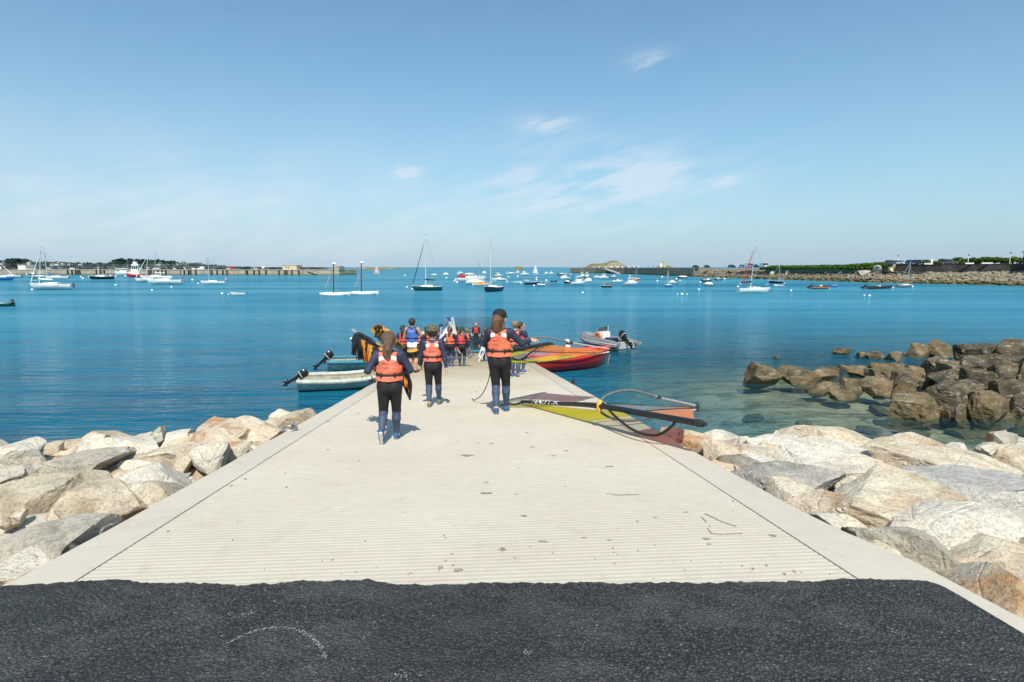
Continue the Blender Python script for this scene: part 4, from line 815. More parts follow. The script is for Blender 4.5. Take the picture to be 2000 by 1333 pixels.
person(on_ramp(880, 716), 1.46, -.2, 'child with long brown braid and orange vest hugging a white bundle', hair=H_CHEST, style='braid', vest=V_ORANGE, res=.012, lh=(-.16, .02, .6), rh=(.06, .16, .58), lf=(-.04, .02, 0), rf=(.05, -.03, 0), zones=dict(thigh=M_NAVY))
person(on_ramp(902, 716), 1.42, -.15, 'child in dark green cap and red vest carrying a sheaf of poles', hair=H_CHEST, style='pony', cap='green', capturn=-1.0, vest=V_RED, res=.012, lh=(-.17, .02, .44), rh=(.19, .06, .47), lf=(-.055, 0, 0), rf=(.055, 0, 0), lpole=(-1, -.3, 0), rpole=(1, -.4, 0), vest_len=.6)
for px_, py_, h_, yw_, lab_, hr_, st_, ve_ in ((817, 708, 1.35, .2, 'child with fair hair in coral vest peeping past the camouflage cap', H_FAIR, 'short', V_CORAL), (834, 699, 1.5, -.1, 'girl with dark ponytail in coral vest beyond the camouflage cap', H_DARK, 'pony', V_CORAL), (869, 704, 1.42, .3, 'child with chestnut ponytail in coral vest before the white sail', H_CHEST, 'pony', V_CORAL), (891, 701, 1.5, -.3, 'dark-haired boy in orange vest between braid girl and green cap', H_DARK, 'short', V_ORANGE), (912, 697, 1.4, .1, 'fair child in orange vest right behind the green-capped child', H_FAIR, 'short', V_ORANGE)):
    person(on_ramp(px_, py_), h_, yw_, lab_, hair=hr_, style=st_, vest=ve_, res=.015, lf=(-.05, .05 * math.cos(px_), 0), rf=(.05, -.05 * math.cos(px_), 0), lh=(-.14, .1, .52), rh=(.12, .16, .58))
pw = at_z(930, 660, 0); person(Vector((pw[0], pw[1], ramp_z(pw[0], pw[1]) + .02)), 1.80, 3.0, 'person in red vest standing thigh-deep in water by the pale blue board', hair=H_FAIR, style='short', vest=V_RED, child=False, res=.016, lh=(-.17, .04, .46), rh=(.16, .04, .46), vest_len=.5, zones=dict(torso=M_BLACK, upper=M_BLACK, fore=M_BLACK, shin=M_BLACK))
person(on_ramp(949, 706), 1.44, .1, 'child half hidden behind the woman, carrying a white-and-blue fin', hair=H_CHEST, style='long', vest=V_CORAL, res=.013, lh=(-.19, .02, .46), rh=(.12, .1, .55), lpole=(-1, -.3, 0))
person(on_ramp(1006, 736), 1.62, -.1, 'boy with short fair hair and orange vest just beyond the woman', hair=H_FAIR, style='short', vest=V_ORANGE, child=False, res=.012, lh=(-.12, .14, .6), rh=(.15, .16, .60), lf=(-.04, .04, 0), rf=(.05, -.05, 0), rpole=(1, -.3, -.4))
person(on_ramp(1017, 727), 1.58, -.6, 'dark-haired child in red vest looking aside behind the fair-haired boy', hair=H_DARK, style='short', vest=V_RED, res=.013, lh=(-.1, .2, .56), rh=(.16, .1, .5), capturn=-.8)
# ================================================================== sails, boards and poles on the slipway
def cloth(name, c, see=0.0, trans=0.35, tint=None):
    """sailcloth: partly lets light through, so its shadow is coloured"""
    if name in MATS: return MATS[name]
    t = NT(name); co = t.n('ShaderNodeTexCoord').outputs['Object']
    col = t.ramp(t.noise(co, 4, 4), [(0.3, tuple(q * .86 for q in c)), (0.7, tuple(min(1, q * 1.08) for q in c))])
    nrm = t.bump(t.noise(t.mapv(co, (1, 1, 1)), 9, 4, 0.6, 0.6), 0.4, 0.03)
    b = t.bsdf(col, 0.42, normal=nrm, spec=0.4); tl = t.n('ShaderNodeBsdfTranslucent'); t.put(tl.inputs[0], col); m1 = t.n('ShaderNodeMixShader'); m1.inputs[0].default_value = trans; t.l(b, m1.inputs[1]); t.l(tl.outputs[0], m1.inputs[2]); sh = m1.outputs[0]
    if see:
        tr = t.n('ShaderNodeBsdfTransparent'); tr.inputs[0].default_value = (*(tint or c), 1); m2 = t.n('ShaderNodeMixShader'); m2.inputs[0].default_value = see; t.l(sh, m2.inputs[1]); t.l(tr.outputs[0], m2.inputs[2]); sh = m2.outputs[0]
    MATS[name] = t.done(sh); return MATS[name]
C_YEL = cloth('yellow_sailcloth', (0.84, 0.80, 0.06), 0.50, 0.35, (0.92, 0.92, 0.06)); C_ORA = cloth('orange_sailcloth', (0.90, 0.30, 0.05), 0.28, 0.35, (0.9, 0.22, 0.10)); C_RED = cloth('red_sailcloth', (0.95, 0.34, 0.13), 0.18, 0.35, (0.8, 0.12, 0.10)); C_WIN = cloth('clear_sail_window', (0.62, 0.62, 0.60), 0.72, 0.2, (0.80, 0.80, 0.78))
C_BLK = cloth('black_sailcloth', (0.018, 0.017, 0.018), 0, 0.05); C_OR2 = cloth('opaque_orange_sailcloth', (0.92, 0.34, 0.03), 0, 0.3); C_YO = cloth('amber_sailcloth', (0.92, 0.50, 0.10), 0, 0.3); C_WHT = cloth('white_sailcloth', (0.78, 0.79, 0.78), 0.0, 0.25); C_BLU = cloth('blue_sailcloth', (0.03, 0.10, 0.36), 0, 0.2); C_GRN = cloth('olive_sailcloth', (0.10, 0.13, 0.03), 0.2, 0.3)
M_GREYTUBE = pm('grey_rubber_grip', (0.13, 0.135, 0.13), 0.7, 0.2, 30, 0.4, 200); M_ALU = pm('brushed_aluminium', (0.66, 0.65, 0.64), 0.35, 0.1, 20, 0.1, metal=0.7); M_CLAMP = pm('orange_plastic', (0.88, 0.40, 0.03), 0.4, 0.1, 10, 0.1); M_ROPE = pm('black_rope', (0.02, 0.02, 0.02), 0.8, 0.3, 60, 0.6, 300); M_PLRED = pm('red_plastic', (0.6, 0.03, 0.03), 0.4, 0.1, 10, 0)
def bez(pts, n=12):
    """smooth curve through the points"""
    P = [np.asarray(p, float) for p in pts]; P = [2 * P[0] - P[1]] + P + [2 * P[-1] - P[-2]]; out = []
    for i in range(1, len(P) - 2):
        for k in range(n):
            t = k / n; out.append(.5 * (2 * P[i] + (P[i + 1] - P[i - 1]) * t + (2 * P[i - 1] - 5 * P[i] + 4 * P[i + 1] - P[i + 2]) * t * t + (3 * P[i] - P[i - 1] - 3 * P[i + 1] + P[i + 2]) * t ** 3))
    out.append(P[-2]); return out
def rig(label, tip, clamp, foot, clew, panels, name='windsurf_sail', arm=(0.34, 0.30), roach=.10, camber=.05, lettering=None, lines=(), bulge_n=None, leech_mid=None, sleeve=(.026, .026)):
    tip, clamp, foot, clew = [np.asarray(q, float) for q in (tip, clamp, foot, clew)]
    root = empty(name, foot); tag(root, label, 'windsurf sail', 'windsurf sails on the slipway'); o = foot
    luff = bez([tip, tip + (clamp - tip) * .5 + 0.0, clamp, foot], 16); luff = [q - o for q in luff]; NL = len(luff)
    nrm = unit(np.cross(foot - tip, clew - clamp)); nrm = nrm if nrm[2] > 0 else -nrm
    kl = 0.80
    def leech(a):
        ac = kl
        if a <= ac:
            t = a / ac; base = tip + (clew - tip) * t
            if leech_mid is not None: c_ = 2 * np.asarray(leech_mid) - (tip + clew) / 2; return tip * (1 - t) ** 2 + c_ * 2 * t * (1 - t) + clew * t * t - o
            out = unit(clew - clamp); return base - o + out * roach * math.sin(math.pi * t) * np.linalg.norm(clew - tip) * .5 + out * .05 * (1 - t)
        t = (a - ac) / (1 - ac); return clew + (foot - clew) * t - o
    def lf(a): x = a * (NL - 1); i = min(int(x), NL - 2); return luff[i] + (luff[i + 1] - luff[i]) * (x - i)
    def pt(a, b):
        p = lf(a); q = leech(a); w_ = p + (q - p) * b; return w_ + nrm * camber * math.sin(math.pi * b) * math.sin(math.pi * min(1, a * 1.1))
    for (a0, a1, b0, b1, mt, nm) in panels:
        na, nb = max(3, int((a1 - a0) * 30)), max(2, int((b1 - b0) * 14)); vs = [pt(a0 + (a1 - a0) * i / na, b0 + (b1 - b0) * j / nb) for i in range(na + 1) for j in range(nb + 1)]
        MB().add(vs, [(i * (nb + 1) + j, i * (nb + 1) + j + 1, (i + 1) * (nb + 1) + j + 1, (i + 1) * (nb + 1) + j) for i in range(na) for j in range(nb)]).build(nm, mt, root)
    k0 = [i / (NL - 1) for i in range(NL)]; sl_ = MB().tube(luff, [sleeve[0] + sleeve[1] * min(1, k * 1.6) for k in k0], 10).build('mast_sleeve', C_BLK, root)
    d = unit(foot - clamp); MB().tube([foot - o, foot - o + d * .05, foot - o + d * .12], [.03, .045, .035], 10).tube([foot - o + d * .12, foot - o + d * .17], [.02, .02], 8).build('mast_foot', M_IRON, root)
    for a in lines: MB().tube([pt(a, b) + nrm * .004 for b in np.linspace(0, .98, 9)], .008, 5).build('batten', C_BLK, root)
    e = MB(); e.tube([pt(a, 1.0) for a in np.linspace(.02, kl, 18)], .006, 5).build('leech_tape', C_BLK, root)
    bn = nrm if bulge_n is None else unit(bulge_n); L_ = np.linalg.norm(clew - clamp); ax = (clew - clamp) / L_
    for sg, am in zip((1, -1), arm):
        c0 = clamp - o; P = bez([c0 - ax * .03 + bn * sg * .05, c0 + ax * L_ * .10 + bn * sg * am * .75, c0 + ax * L_ * .32 + bn * sg * am, c0 + ax * L_ * .66 + bn * sg * am * .55, c0 + ax * (L_ + .05) + bn * sg * .03], 8)
        nP = len(P); MB().tube(P[:int(nP * .72)], .017, 9).build('boom_arm', M_GREYTUBE, root); MB().tube(P[int(nP * .72) - 1:], .014, 9).build('boom_extension', M_ALU, root)
        kx = int(nP * .72); MB().tube([P[kx] - ax * .03, P[kx] + ax * .03], .024, 10).build('boom_lock', M_IRON, root)
    MB().tube([clamp - o + bn * q for q in (-.085, -.04, .04, .085)], [.022, .045, .045, .022], 10).build('boom_clamp', M_CLAMP, root)
    ce = clew - o + ax * .07; MB().tube([ce - bn * .06, ce, ce + bn * .06], .03, 10).build('boom_end', M_IRON, root)
    return root, pt, luff, nrm, o
RH = lambda lat, d, h: np.array((lat, d, ramp_z(lat, d) + h))
# sail held by the woman
r1, pt1, luff1, n1, o1 = rig('yellow and orange windsurf sail held level by the woman in black cap', RH(-.36, 9.62, .86), RH(-.03, 9.86, .97), RH(.72, 11.0, 1.06), RH(1.72, 10.2, .97),
    [(.0, .40, 0, 1, C_YEL, 'yellow_head_panel'), (.40, .74, 0, .18, C_YEL, 'yellow_mast_panel'), (.40, .74, .18, .55, C_WIN, 'clear_window'), (.40, .66, .55, 1, C_YEL, 'yellow_leech_panel'), (.66, .74, .55, 1, C_ORA, 'orange_leech_panel'), (.74, .84, 0, 1, C_ORA, 'orange_clew_panel'), (.84, 1, 0, .98, C_ORA, 'orange_foot_panel')], arm=(.27, .20), camber=-.03, lines=(.40, .74), bulge_n=(0.02, -.25, 1), leech_mid=RH(.42, 8.95, .84), sleeve=(.04, .02))
hl = [np.array(RH(-.02, 9.8, .93)) - o1, np.array(RH(.10, 9.3, .84)) - o1, np.array(RH(.34, 9.6, .98)) - o1, np.array(RH(.60, 10.6, 1.10)) - o1]
MB().tube(bez(hl, 8), .014, 7).build('harness_line', M_ROPE, r1)
rp = [at_ramp(956, 703, .0) * 0 + RH(-.36, 9.7, .75), RH(-.42, 9.85, .45), RH(-.55, 10.1, .18), RH(-.72, 10.6, .02), RH(-.78, 10.9, .012)]
tag(MB().tube(bez(rp, 8), .008, 6).build('trailing_line', M_ROPE), 'thin dark line trailing from the woman to the concrete', 'rope')
# sail lying on the slipway, propped on its boom
r2, pt2, luff2, n2, o2 = rig('yellow and orange windsurf sail lying propped on its boom at the slipway edge', RH(.18, 10.1, .05), RH(1.21, 7.66, .30), RH(1.96, 5.93, .36), RH(2.66, 8.15, .20),
    [(.0, .40, 0, 1, C_YEL, 'yellow_head_panel'), (.40, .60, 0, .5, C_YEL, 'yellow_luff_panel'), (.40, .60, .5, 1, C_YEL, 'yellow_leech_panel'), (.60, .82, .06, .8, C_WIN, 'clear_window'), (.60, .82, 0, .06, C_BLK, 'luff_strip'), (.60, .82, .8, 1, C_ORA, 'orange_clew_panel'), (.82, 1, 0, .98, C_RED, 'red_foot_panel')], arm=(.23, .20), roach=.05, camber=.02, lines=(.40, .60, .82), sleeve=(.027, .010))
hl = [np.array(RH(1.24, 7.58, .36)) - o2, np.array(RH(1.35, 7.2, .22)) - o2, np.array(RH(1.50, 6.75, .12)) - o2, np.array(RH(1.68, 6.45, .12)) - o2, np.array(RH(1.80, 6.25, .26)) - o2, np.array(RH(1.84, 6.2, .36)) - o2]
MB().tube(bez(hl, 8), .017, 8).build('uphaul_rope', M_ROPE, r2)
MB().tube(bez([np.array(RH(1.22, 7.62, .34)) - o2, np.array(RH(1.45, 7.0, .3)) - o2, np.array(RH(1.85, 6.2, .33)) - o2], 8), .006, 5).build('downhaul_line', M_ROPE, r2)
# white lettering along the black mast sleeve, seen from the near side
A_, B_ = luff2[int(len(luff2) * .10)], luff2[int(len(luff2) * .42)]; dA = unit(B_ - A_); sd = unit(np.array((-.35, -1, .55)) - dA * np.dot((-.35, -1, .55), dA)); upv = unit(np.cross(sd, dA)); upv = upv if upv[2] > 0 else -upv
mid = A_ + (B_ - A_) * .50
text_strip('lettering', 'NAUTIX', 1.0, lambda a, b: mid + dA * a[:, None] + .042 * (sd * np.cos(b * .42 / .042)[:, None] + upv * np.sin(b * .42 / .042)[:, None]), r2, M_WPRINT)
tag(MB().tube(bez([RH(.18, 10.08, .05), RH(.06, 9.95, .02), RH(-.06, 9.9, .03), RH(-.2, 9.85, .02)], 6), .012, 6).build('mast_tip_line', M_ROPE), 'short black line running from the lying sail tip to the woman', 'rope')

# rolled sails carried by the girl and by the one ahead
def sail_roll(label, path, radii, mats, turns=2.2, flaps=(), stub=True, seed=1):
    o = np.asarray(path[0], float); root = empty('rolled_sail', o); tag(root, label, 'rolled sail', 'rolled sails being carried'); P = [q - o for q in bez(path, 8)]; n = len(P); rr = np.interp(np.linspace(0, 1, n), np.linspace(0, 1, len(radii)), radii); NS = 26
    rnd = random.Random(seed)
    for k, mt in enumerate(mats):                    # each cloth is one long wound strip
        vs = []; fs = []
        a0 = 2 * math.pi * k / len(mats)
        for i in range(n):
            a, b = frame_of(P[min(i + 1, n - 1)] - P[max(i - 1, 0)])
            for j in range(NS + 1):
                th = a0 + turns * 2 * math.pi * j / NS / len(mats) * 1.25; q = rr[i] * (.45 + .55 * j / NS) * (1 + .10 * math.sin(th * 3 + i * .45 + k) + .05 * math.sin(i * 1.3 + j)); vs.append(P[i] + (a * math.cos(th) + b * math.sin(th)) * q)
        for i in range(n - 1):
            for j in range(NS): fs.append((i * (NS + 1) + j, i * (NS + 1) + j + 1, (i + 1) * (NS + 1) + j + 1, (i + 1) * (NS + 1) + j))
        MB().add(vs, fs).build('cloth_layer', mt, root)
    for (poly, mt, nm) in flaps:
        pts = [np.asarray(q, float) - o for q in poly]; vs = []; fs = []; nu, nv = 10, 8      # a, b top edge; c, d bottom edge
        for i in range(nu + 1):
            for j in range(nv + 1):
                s_, t_ = i / nu, j / nv; q = (pts[0] * (1 - s_) + pts[1] * s_) * (1 - t_) + (pts[3] * (1 - s_) + pts[2] * s_) * t_; vs.append(q + np.array((0, 1, 0)) * .05 * math.sin(s_ * 9 + t_ * 3) * t_ + np.array((0, -1, 0)) * .04 * math.sin(t_ * math.pi))
        MB().add(vs, [(i * (nv + 1) + j, i * (nv + 1) + j + 1, (i + 1) * (nv + 1) + j + 1, (i + 1) * (nv + 1) + j) for i in range(nu) for j in range(nv)]).build(nm, mt, root)
    if stub:
        d = unit(P[0] - P[2])
        for k, (ox, oz) in enumerate(((.0, .07), (.05, -.01), (-.05, -.03))): MB().tube([P[0] + np.array((ox, 0, oz)) - d * .1, P[0] + np.array((ox, 0, oz)) + d * (.11 - .03 * k)], .021, 10).build('batten_end', (M_ALU, M_GREYTUBE, M_WHITECL)[k], root)
    return root
A = lambda px, py, y: at_y(px, py, y)
topl = [A(689, 660, 7.62), A(697, 660, 7.56), A(705, 663, 7.5), A(712, 667, 7.44), A(719, 672, 7.38), A(727, 677, 7.3), A(736, 683, 7.2), A(747, 692, 7.1)]
botl = [A(686, 690, 7.72), A(697, 702, 7.62), A(713, 706, 7.54), A(721, 712, 7.46), A(716, 722, 7.38), A(730, 724, 7.3), A(735, 731, 7.2), A(747, 742, 7.08)]
strips = []
for k_, (mt_, nm_) in enumerate(((C_BLK, 'black_fold'), (C_BLK, 'black_fold'), (C_OR2, 'orange_fold'), (C_BLK, 'black_fold'), (C_OR2, 'orange_fold'), (C_BLK, 'black_fold'), (C_BLK, 'black_fold'))): strips.append(([topl[k_] * .98 + np.array((0, 0, .1)), topl[k_ + 1] * .98 + np.array((.02, 0, .1)), botl[k_ + 1] * .985 + np.array((.02, -.03, .075)), botl[k_] * .985 + np.array((0, .03 * (k_ % 2), .075))], mt_, nm_))
strips += [([A(735, 668, 7.24), A(764, 690, 7.1), A(757, 698, 7.08), A(741, 686, 7.15)], C_OR2, 'orange_fold'), ([A(786, 730, 7.0), A(796, 742, 6.98), A(801, 766, 6.98), A(790, 752, 6.98)], C_OR2, 'orange_fold')]
sail_roll('rolled orange-and-black sail under the arm of the ponytailed girl', [A(697, 660, 7.62), A(716, 672, 7.45), A(740, 688, 7.2), A(764, 706, 7.14), A(786, 728, 7.14), A(796, 752, 7.1), A(801, 782, 7.06)], [.085, .10, .085, .07, .075, .06, .012], [C_BLK, C_OR2, C_BLK, C_BLK], 2.6, flaps=strips, seed=2)
sail_roll('folded black-and-amber sail tip raised beyond the girl with ponytail', [A(737, 645, 12.0), A(748, 652, 12.2), A(764, 664, 12.6), A(784, 680, 13.2)], [.15, .16, .13, .07], [C_BLK, C_YO, C_YO], 2.0, flaps=[([A(737, 634, 12.0), A(749, 641, 12.1), A(746, 662, 12.1), A(731, 655, 12.0)], C_BLK, 'black_fold'), ([A(749, 641, 12.1), A(768, 652, 12.6), A(765, 668, 12.6), A(747, 660, 12.1)], C_YO, 'amber_fold')], stub=False, seed=5)
mbp = MB()
root = sail_roll('orange-and-black rolled sail hanging at the boy in camouflage cap', [A(829, 655, 10.75), A(826, 680, 10.8), A(820, 712, 10.9)], [.05, .11, .04], [C_BLK, C_OR2], 1.6, stub=False, seed=7)
# orange band of the board shorts and white windsurf sail held upright by the group
q = blueb
mb = MB(); bl = []
for k, (zf, r_) in enumerate(((.455, .098), (.43, .102), (.40, .104))):
    bl.append([(r_ * 1.74 * math.cos(a), r_ * 1.74 * .85 * math.sin(a), zf * 1.74 + .03 * math.sin(a * 1 + .6)) for a in np.linspace(0, 2 * math.pi, 21)[:-1]])
mb.loft(bl); mb.build('orange_shorts_band', C_YO, blueb)
P0 = at_ramp(880, 706); yv = P0[1]
ws = empty('windsurf_sail', P0); tag(ws, 'white windsurf sail with blue tip held upright among the group', 'windsurf sail', 'windsurf sails on the slipway')
def quad(root, pxs, y, mt, nm, th=.02, cam_=.1):
    pts = [at_y(a, b, y + dy) - np.array(root.location) for (a, b, dy) in pxs]; nu = 8; vs = []; fs = []
    for i in range(nu + 1):
        for j in range(nu + 1):
            s_, t_ = i / nu, j / nu; vs.append((pts[0] * (1 - s_) + pts[1] * s_) * (1 - t_) + (pts[3] * (1 - s_) + pts[2] * s_) * t_ + np.array((0, cam_ * math.sin(math.pi * s_) * math.sin(math.pi * t_), 0)))
    return MB().add(vs, [(i * (nu + 1) + j, i * (nu + 1) + j + 1, (i + 1) * (nu + 1) + j + 1, (i + 1) * (nu + 1) + j) for i in range(nu) for j in range(nu)]).build(nm, mt, root)
quad(ws, [(871, 621, 0), (882, 621, .1), (890, 654, .3), (874, 640, 0)], yv, C_WHT, 'upper_panel')
quad(ws, [(870, 620, -.03), (880, 621, .0), (881, 630, .0), (874, 626, -.03)], yv - .05, C_BLU, 'blue_tip', cam_=.02)
quad(ws, [(873, 636, 0), (888, 648, .2), (892, 664, .2), (862, 668, -.3)], yv, C_WHT, 'lower_panel')
quad(ws, [(860, 640, -.4), (874, 634, -.1), (872, 652, -.2), (858, 664, -.5)], yv, C_WHT, 'clew_panel')
MB().tube([at_y(884, 620, yv + .15) - P0, at_y(888, 640, yv + .25) - P0, at_y(895, 668, yv + .4) - P0], .03, 8).build('mast', M_WHITECL, ws)
MB().tube(bez([at_y(876, 622, yv - .1) - P0, at_y(873, 634, yv - .15) - P0, at_y(865, 641, yv - .3) - P0, at_y(862, 650, yv - .4) - P0], 6), .028, 8).build('boom', C_BLU, ws)
bd = sail_roll('crumpled white sail bundle hugged by the child with braid', [A(872, 650, P0[1] - 1.6), A(876, 662, P0[1] - 1.75), A(884, 668, P0[1] - 1.75), A(892, 667, P0[1] - 1.5)], [.07, .16, .17, .11], [C_WHT, C_WHT], 1.6, stub=False, seed=9)
# poles carried by the child in the green cap
M_POLE = pm('grey_alloy_pole', (0.23, 0.22, 0.2), 0.4, 0.2, 20, 0.1, metal=0.5)
c0 = at_ramp(902, 716); y0 = c0[1]
for k, (a, b, lab) in enumerate((((914, 680, .1), (925, 694, -.2), 'topmost alloy pole in the sheaf at the green-capped child'), ((912, 684, .0), (921, 697, -.3), 'middle alloy pole in the sheaf at the green-capped child'), ((910, 688, .0), (917, 700, -.3), 'lowest alloy pole in the sheaf at the green-capped child'))):
    p, q = at_y(a[0], a[1], y0 + a[2]), at_y(b[0], b[1], y0 + b[2]); d = p - q; g = empty('alloy_pole', q); tag(g, lab, 'pole', 'poles carried by the green-capped child'); MB().tube([np.zeros(3), d * 1.9], .017, 8).build('tube', M_POLE, g); MB().ball((0, 0, 0), .028, 8, 6).build('end_plug', M_IRON, g)
p, q = at_y(893, 680, y0 - .1), at_y(899, 691, y0 - .35); g = empty('mast_extension', q); tag(g, 'white mast extension with red collar in the left hand of the green-capped child', 'mast extension'); MB().tube([np.zeros(3), (p - q) * 1.1], .024, 8).build('tube', M_ALU, g); MB().tube([(p - q) * .7, (p - q) * 1.02], .042, 10).build('collar', M_PLRED, g)
# white and blue fin-like board bag
p0 = at_y(936, 709, at_ramp(946, 706)[1] - .3); g = empty('dagger_board', p0); tag(g, 'white and blue dagger board hanging beside the half-hidden child', 'dagger board')
yy = p0[1]; L3 = lambda a, b, d=0: at_y(a, b, yy + d) - p0
for nm, mt, lo_, ro_ in (('blade', C_WHT, [L3(943, 671), L3(938, 684), L3(934, 696)], [L3(947, 674), L3(947, 688), L3(941, 702)]),):
    mb = MB(); mb.loft([[a - np.array((0, .03, 0)), b - np.array((0, .03, 0)), b + np.array((0, .03, 0)), a + np.array((0, .03, 0))] for a, b in zip(lo_, ro_)], cap0=True, cap1=True); mb.build(nm, mt, g)
mb = MB(); mb.loft([[a - np.array((0, .045, 0)), b - np.array((0, .045, 0)), b + np.array((0, .045, 0)), a + np.array((0, .045, 0))] for a, b in ((L3(940, 686), L3(945, 686)), (L3(938, 694), L3(943, 694)))], cap0=True, cap1=True); mb.build('blue_stripe', C_BLU, g)
MB().tube([L3(943, 690, -.06), L3(934, 709, -.06)], .022, 8).build('handle_pole', M_WHITECL, g)
# pale blue board in the water and dark one at the water's edge
M_BOARD = pm('pale_blue_board', (0.25, 0.58, 0.66), 0.3, 0.08, 5, 0.03, spec=.5); M_BOARDW = pm('white_board_deck', (0.72, 0.76, 0.76), 0.35, 0.06, 5, 0.03); M_BOARDT = pm('teal_board', (0.02, 0.20, 0.24), 0.35, 0.1, 5, 0.03)
def board(label, c, L, W_, yaw, mt, deck, tilt=0.0, name='windsurf_board'):
    g = empty(name, c, yaw); g.rotation_euler = (0, tilt, yaw); tag(g, label, 'board', 'boards at the water edge'); n = 14; lp = []
    for i in range(n + 1):
        t = i / n; x = (t - .5) * L; hw = W_ / 2 * max(.05, math.sin(math.pi * (t * .92 + .06)) ** .55); z = .10 * max(0, (t - .75) / .25) ** 2 * 1.4
        lp.append([(x, hw * q, z + zz_) for q, zz_ in ((-1, .0), (-.8, .06), (0, .07), (.8, .06), (1, 0), (.8, -.06), (0, -.07), (-.8, -.06))])
    MB().loft(lp, cap0=True, cap1=True).build('hull', mt, g); MB().loft([[(p_[0], p_[1] * .82, p_[2] + .012) for p_ in l[1:4]] for l in lp[2:-2]], closed=False).build('deck_pad', deck, g); return g
board('pale blue and white board afloat beside the standing person', at_z(938, 655, .06), 3.2, .95, R(-14), M_BOARD, M_BOARDW)
board('dark teal board lying at the water edge below the green-capped child', Vector(at_ramp(926, 689)) + Vector((0, 0, .10)), 1.7, .6, R(2), M_BOARDT, C_BLK, tilt=R(0))
# ================================================================== boats
GEL = {}
def gel(name, c, rough=.25, dirt=(0.35, 0.34, 0.30)):
    return pm(name, c, rough, .06, 1.2, .02, 8, .01, spec=.5, dirt=dirt if dirt else None)
G_WHITE = gel('white_gelcoat', (0.80, 0.79, 0.76)); G_CREAM = gel('cream_gelcoat', (0.74, 0.69, 0.56)); G_NAVY = gel('navy_gelcoat', (0.012, 0.022, 0.055), dirt=None); G_GREEN = gel('dark_green_gelcoat', (0.012, 0.075, 0.058), dirt=None); G_BLUE = gel('blue_gelcoat', (0.03, 0.20, 0.48), dirt=None); G_TEAL = gel('teal_gelcoat', (0.03, 0.33, 0.38), dirt=None); G_RED = gel('red_gelcoat', (0.60, 0.020, 0.022), .3, dirt=None); G_BLACK = gel('black_gelcoat', (0.015, 0.016, 0.018), dirt=None); G_GREY = gel('grey_gelcoat', (0.20, 0.21, 0.22)); G_LGREY = gel('light_grey_gelcoat', (0.45, 0.46, 0.45)); G_BROWN = gel('brown_varnish', (0.16, 0.055, 0.02), dirt=None); G_ANTI = gel('dark_antifouling', (0.02, 0.022, 0.025), .7, dirt=None); G_SKY = gel('light_blue_gelcoat', (0.22, 0.42, 0.60), dirt=None)
HC = dict(white=G_WHITE, cream=G_CREAM, navy=G_NAVY, green=G_GREEN, blue=G_BLUE, teal=G_TEAL, red=G_RED, black=G_BLACK, grey=G_GREY, brown=G_BROWN, sky=G_SKY)
def glass_mat():
    t = NT('dark_tinted_glass'); co = t.n('ShaderNodeTexCoord').outputs['Object']; return t.done(t.bsdf(t.ramp(t.noise(co, 2, 2), [(0.3, (0.012, 0.018, 0.022)), (0.7, (0.03, 0.042, 0.05))]), .06, spec=.8))
M_GLASS = glass_mat(); M_SPAR = pm('pale_alloy_spar', (0.72, 0.72, 0.72), .35, .06, 3, .03, metal=.3); M_DSPAR = pm('black_carbon_spar', (0.02, 0.02, 0.024), .35, .1, 3, .03); M_WIRE = pm('steel_wire', (0.35, 0.35, 0.36), .4, .1, 3, 0, metal=.6)
CV = {k: pm(k + '_canvas', c, .85, .14, 3, .3, 30, .01) for k, c in dict(blue=(0.02, 0.10, 0.35), navy=(0.012, 0.022, 0.055), green=(0.01, 0.06, 0.045), red=(0.42, 0.03, 0.03), white=(0.76, 0.76, 0.74), black=(0.016, 0.016, 0.018), maroon=(0.16, 0.02, 0.025), orange=(0.75, 0.22, 0.03), skyblue=(0.02, 0.30, 0.55), pink=(0.75, 0.30, 0.30)).items()}
def stations(L, B, D, T=.25, n=12, transom=.82, sheer=.28, flare=.12, full=.62):
    """loops from stern to bow: keel -> sheer on one side, then back down the other"""
    out = []
    for i in range(n + 1):
        t = i / n; x = (t - .5) * L; k = min(1, t / .5); b = B / 2 * ((transom + (1 - transom) * math.sin(k * math.pi / 2)) if t < .5 else (1 - ((t - .5) / .5) ** (1.6 + full)) ** .75 if t < 1 else 0.012)
        b = max(b, .012); zs = D * (1 - .10 * math.sin(math.pi * min(1, t * 1.2)) + sheer * max(0, t - .35) ** 1.5); bow = max(0, (t - .72) / .28); zk = -T + (T + D * .25) * bow ** 2.2; xo = D * .45 * max(0, (t - .8) / .2) ** 2
        sec = []
        for f in (0, .25, .5, .72, .88, 1.0):
            y = b * (1 - (1 - f) ** 2.2) * (1 - flare * (1 - f)); z = zk + (zs - zk) * f ** 1.25; sec.append((x + xo * (f - .2), y, z))
        out.append(sec)
    return out
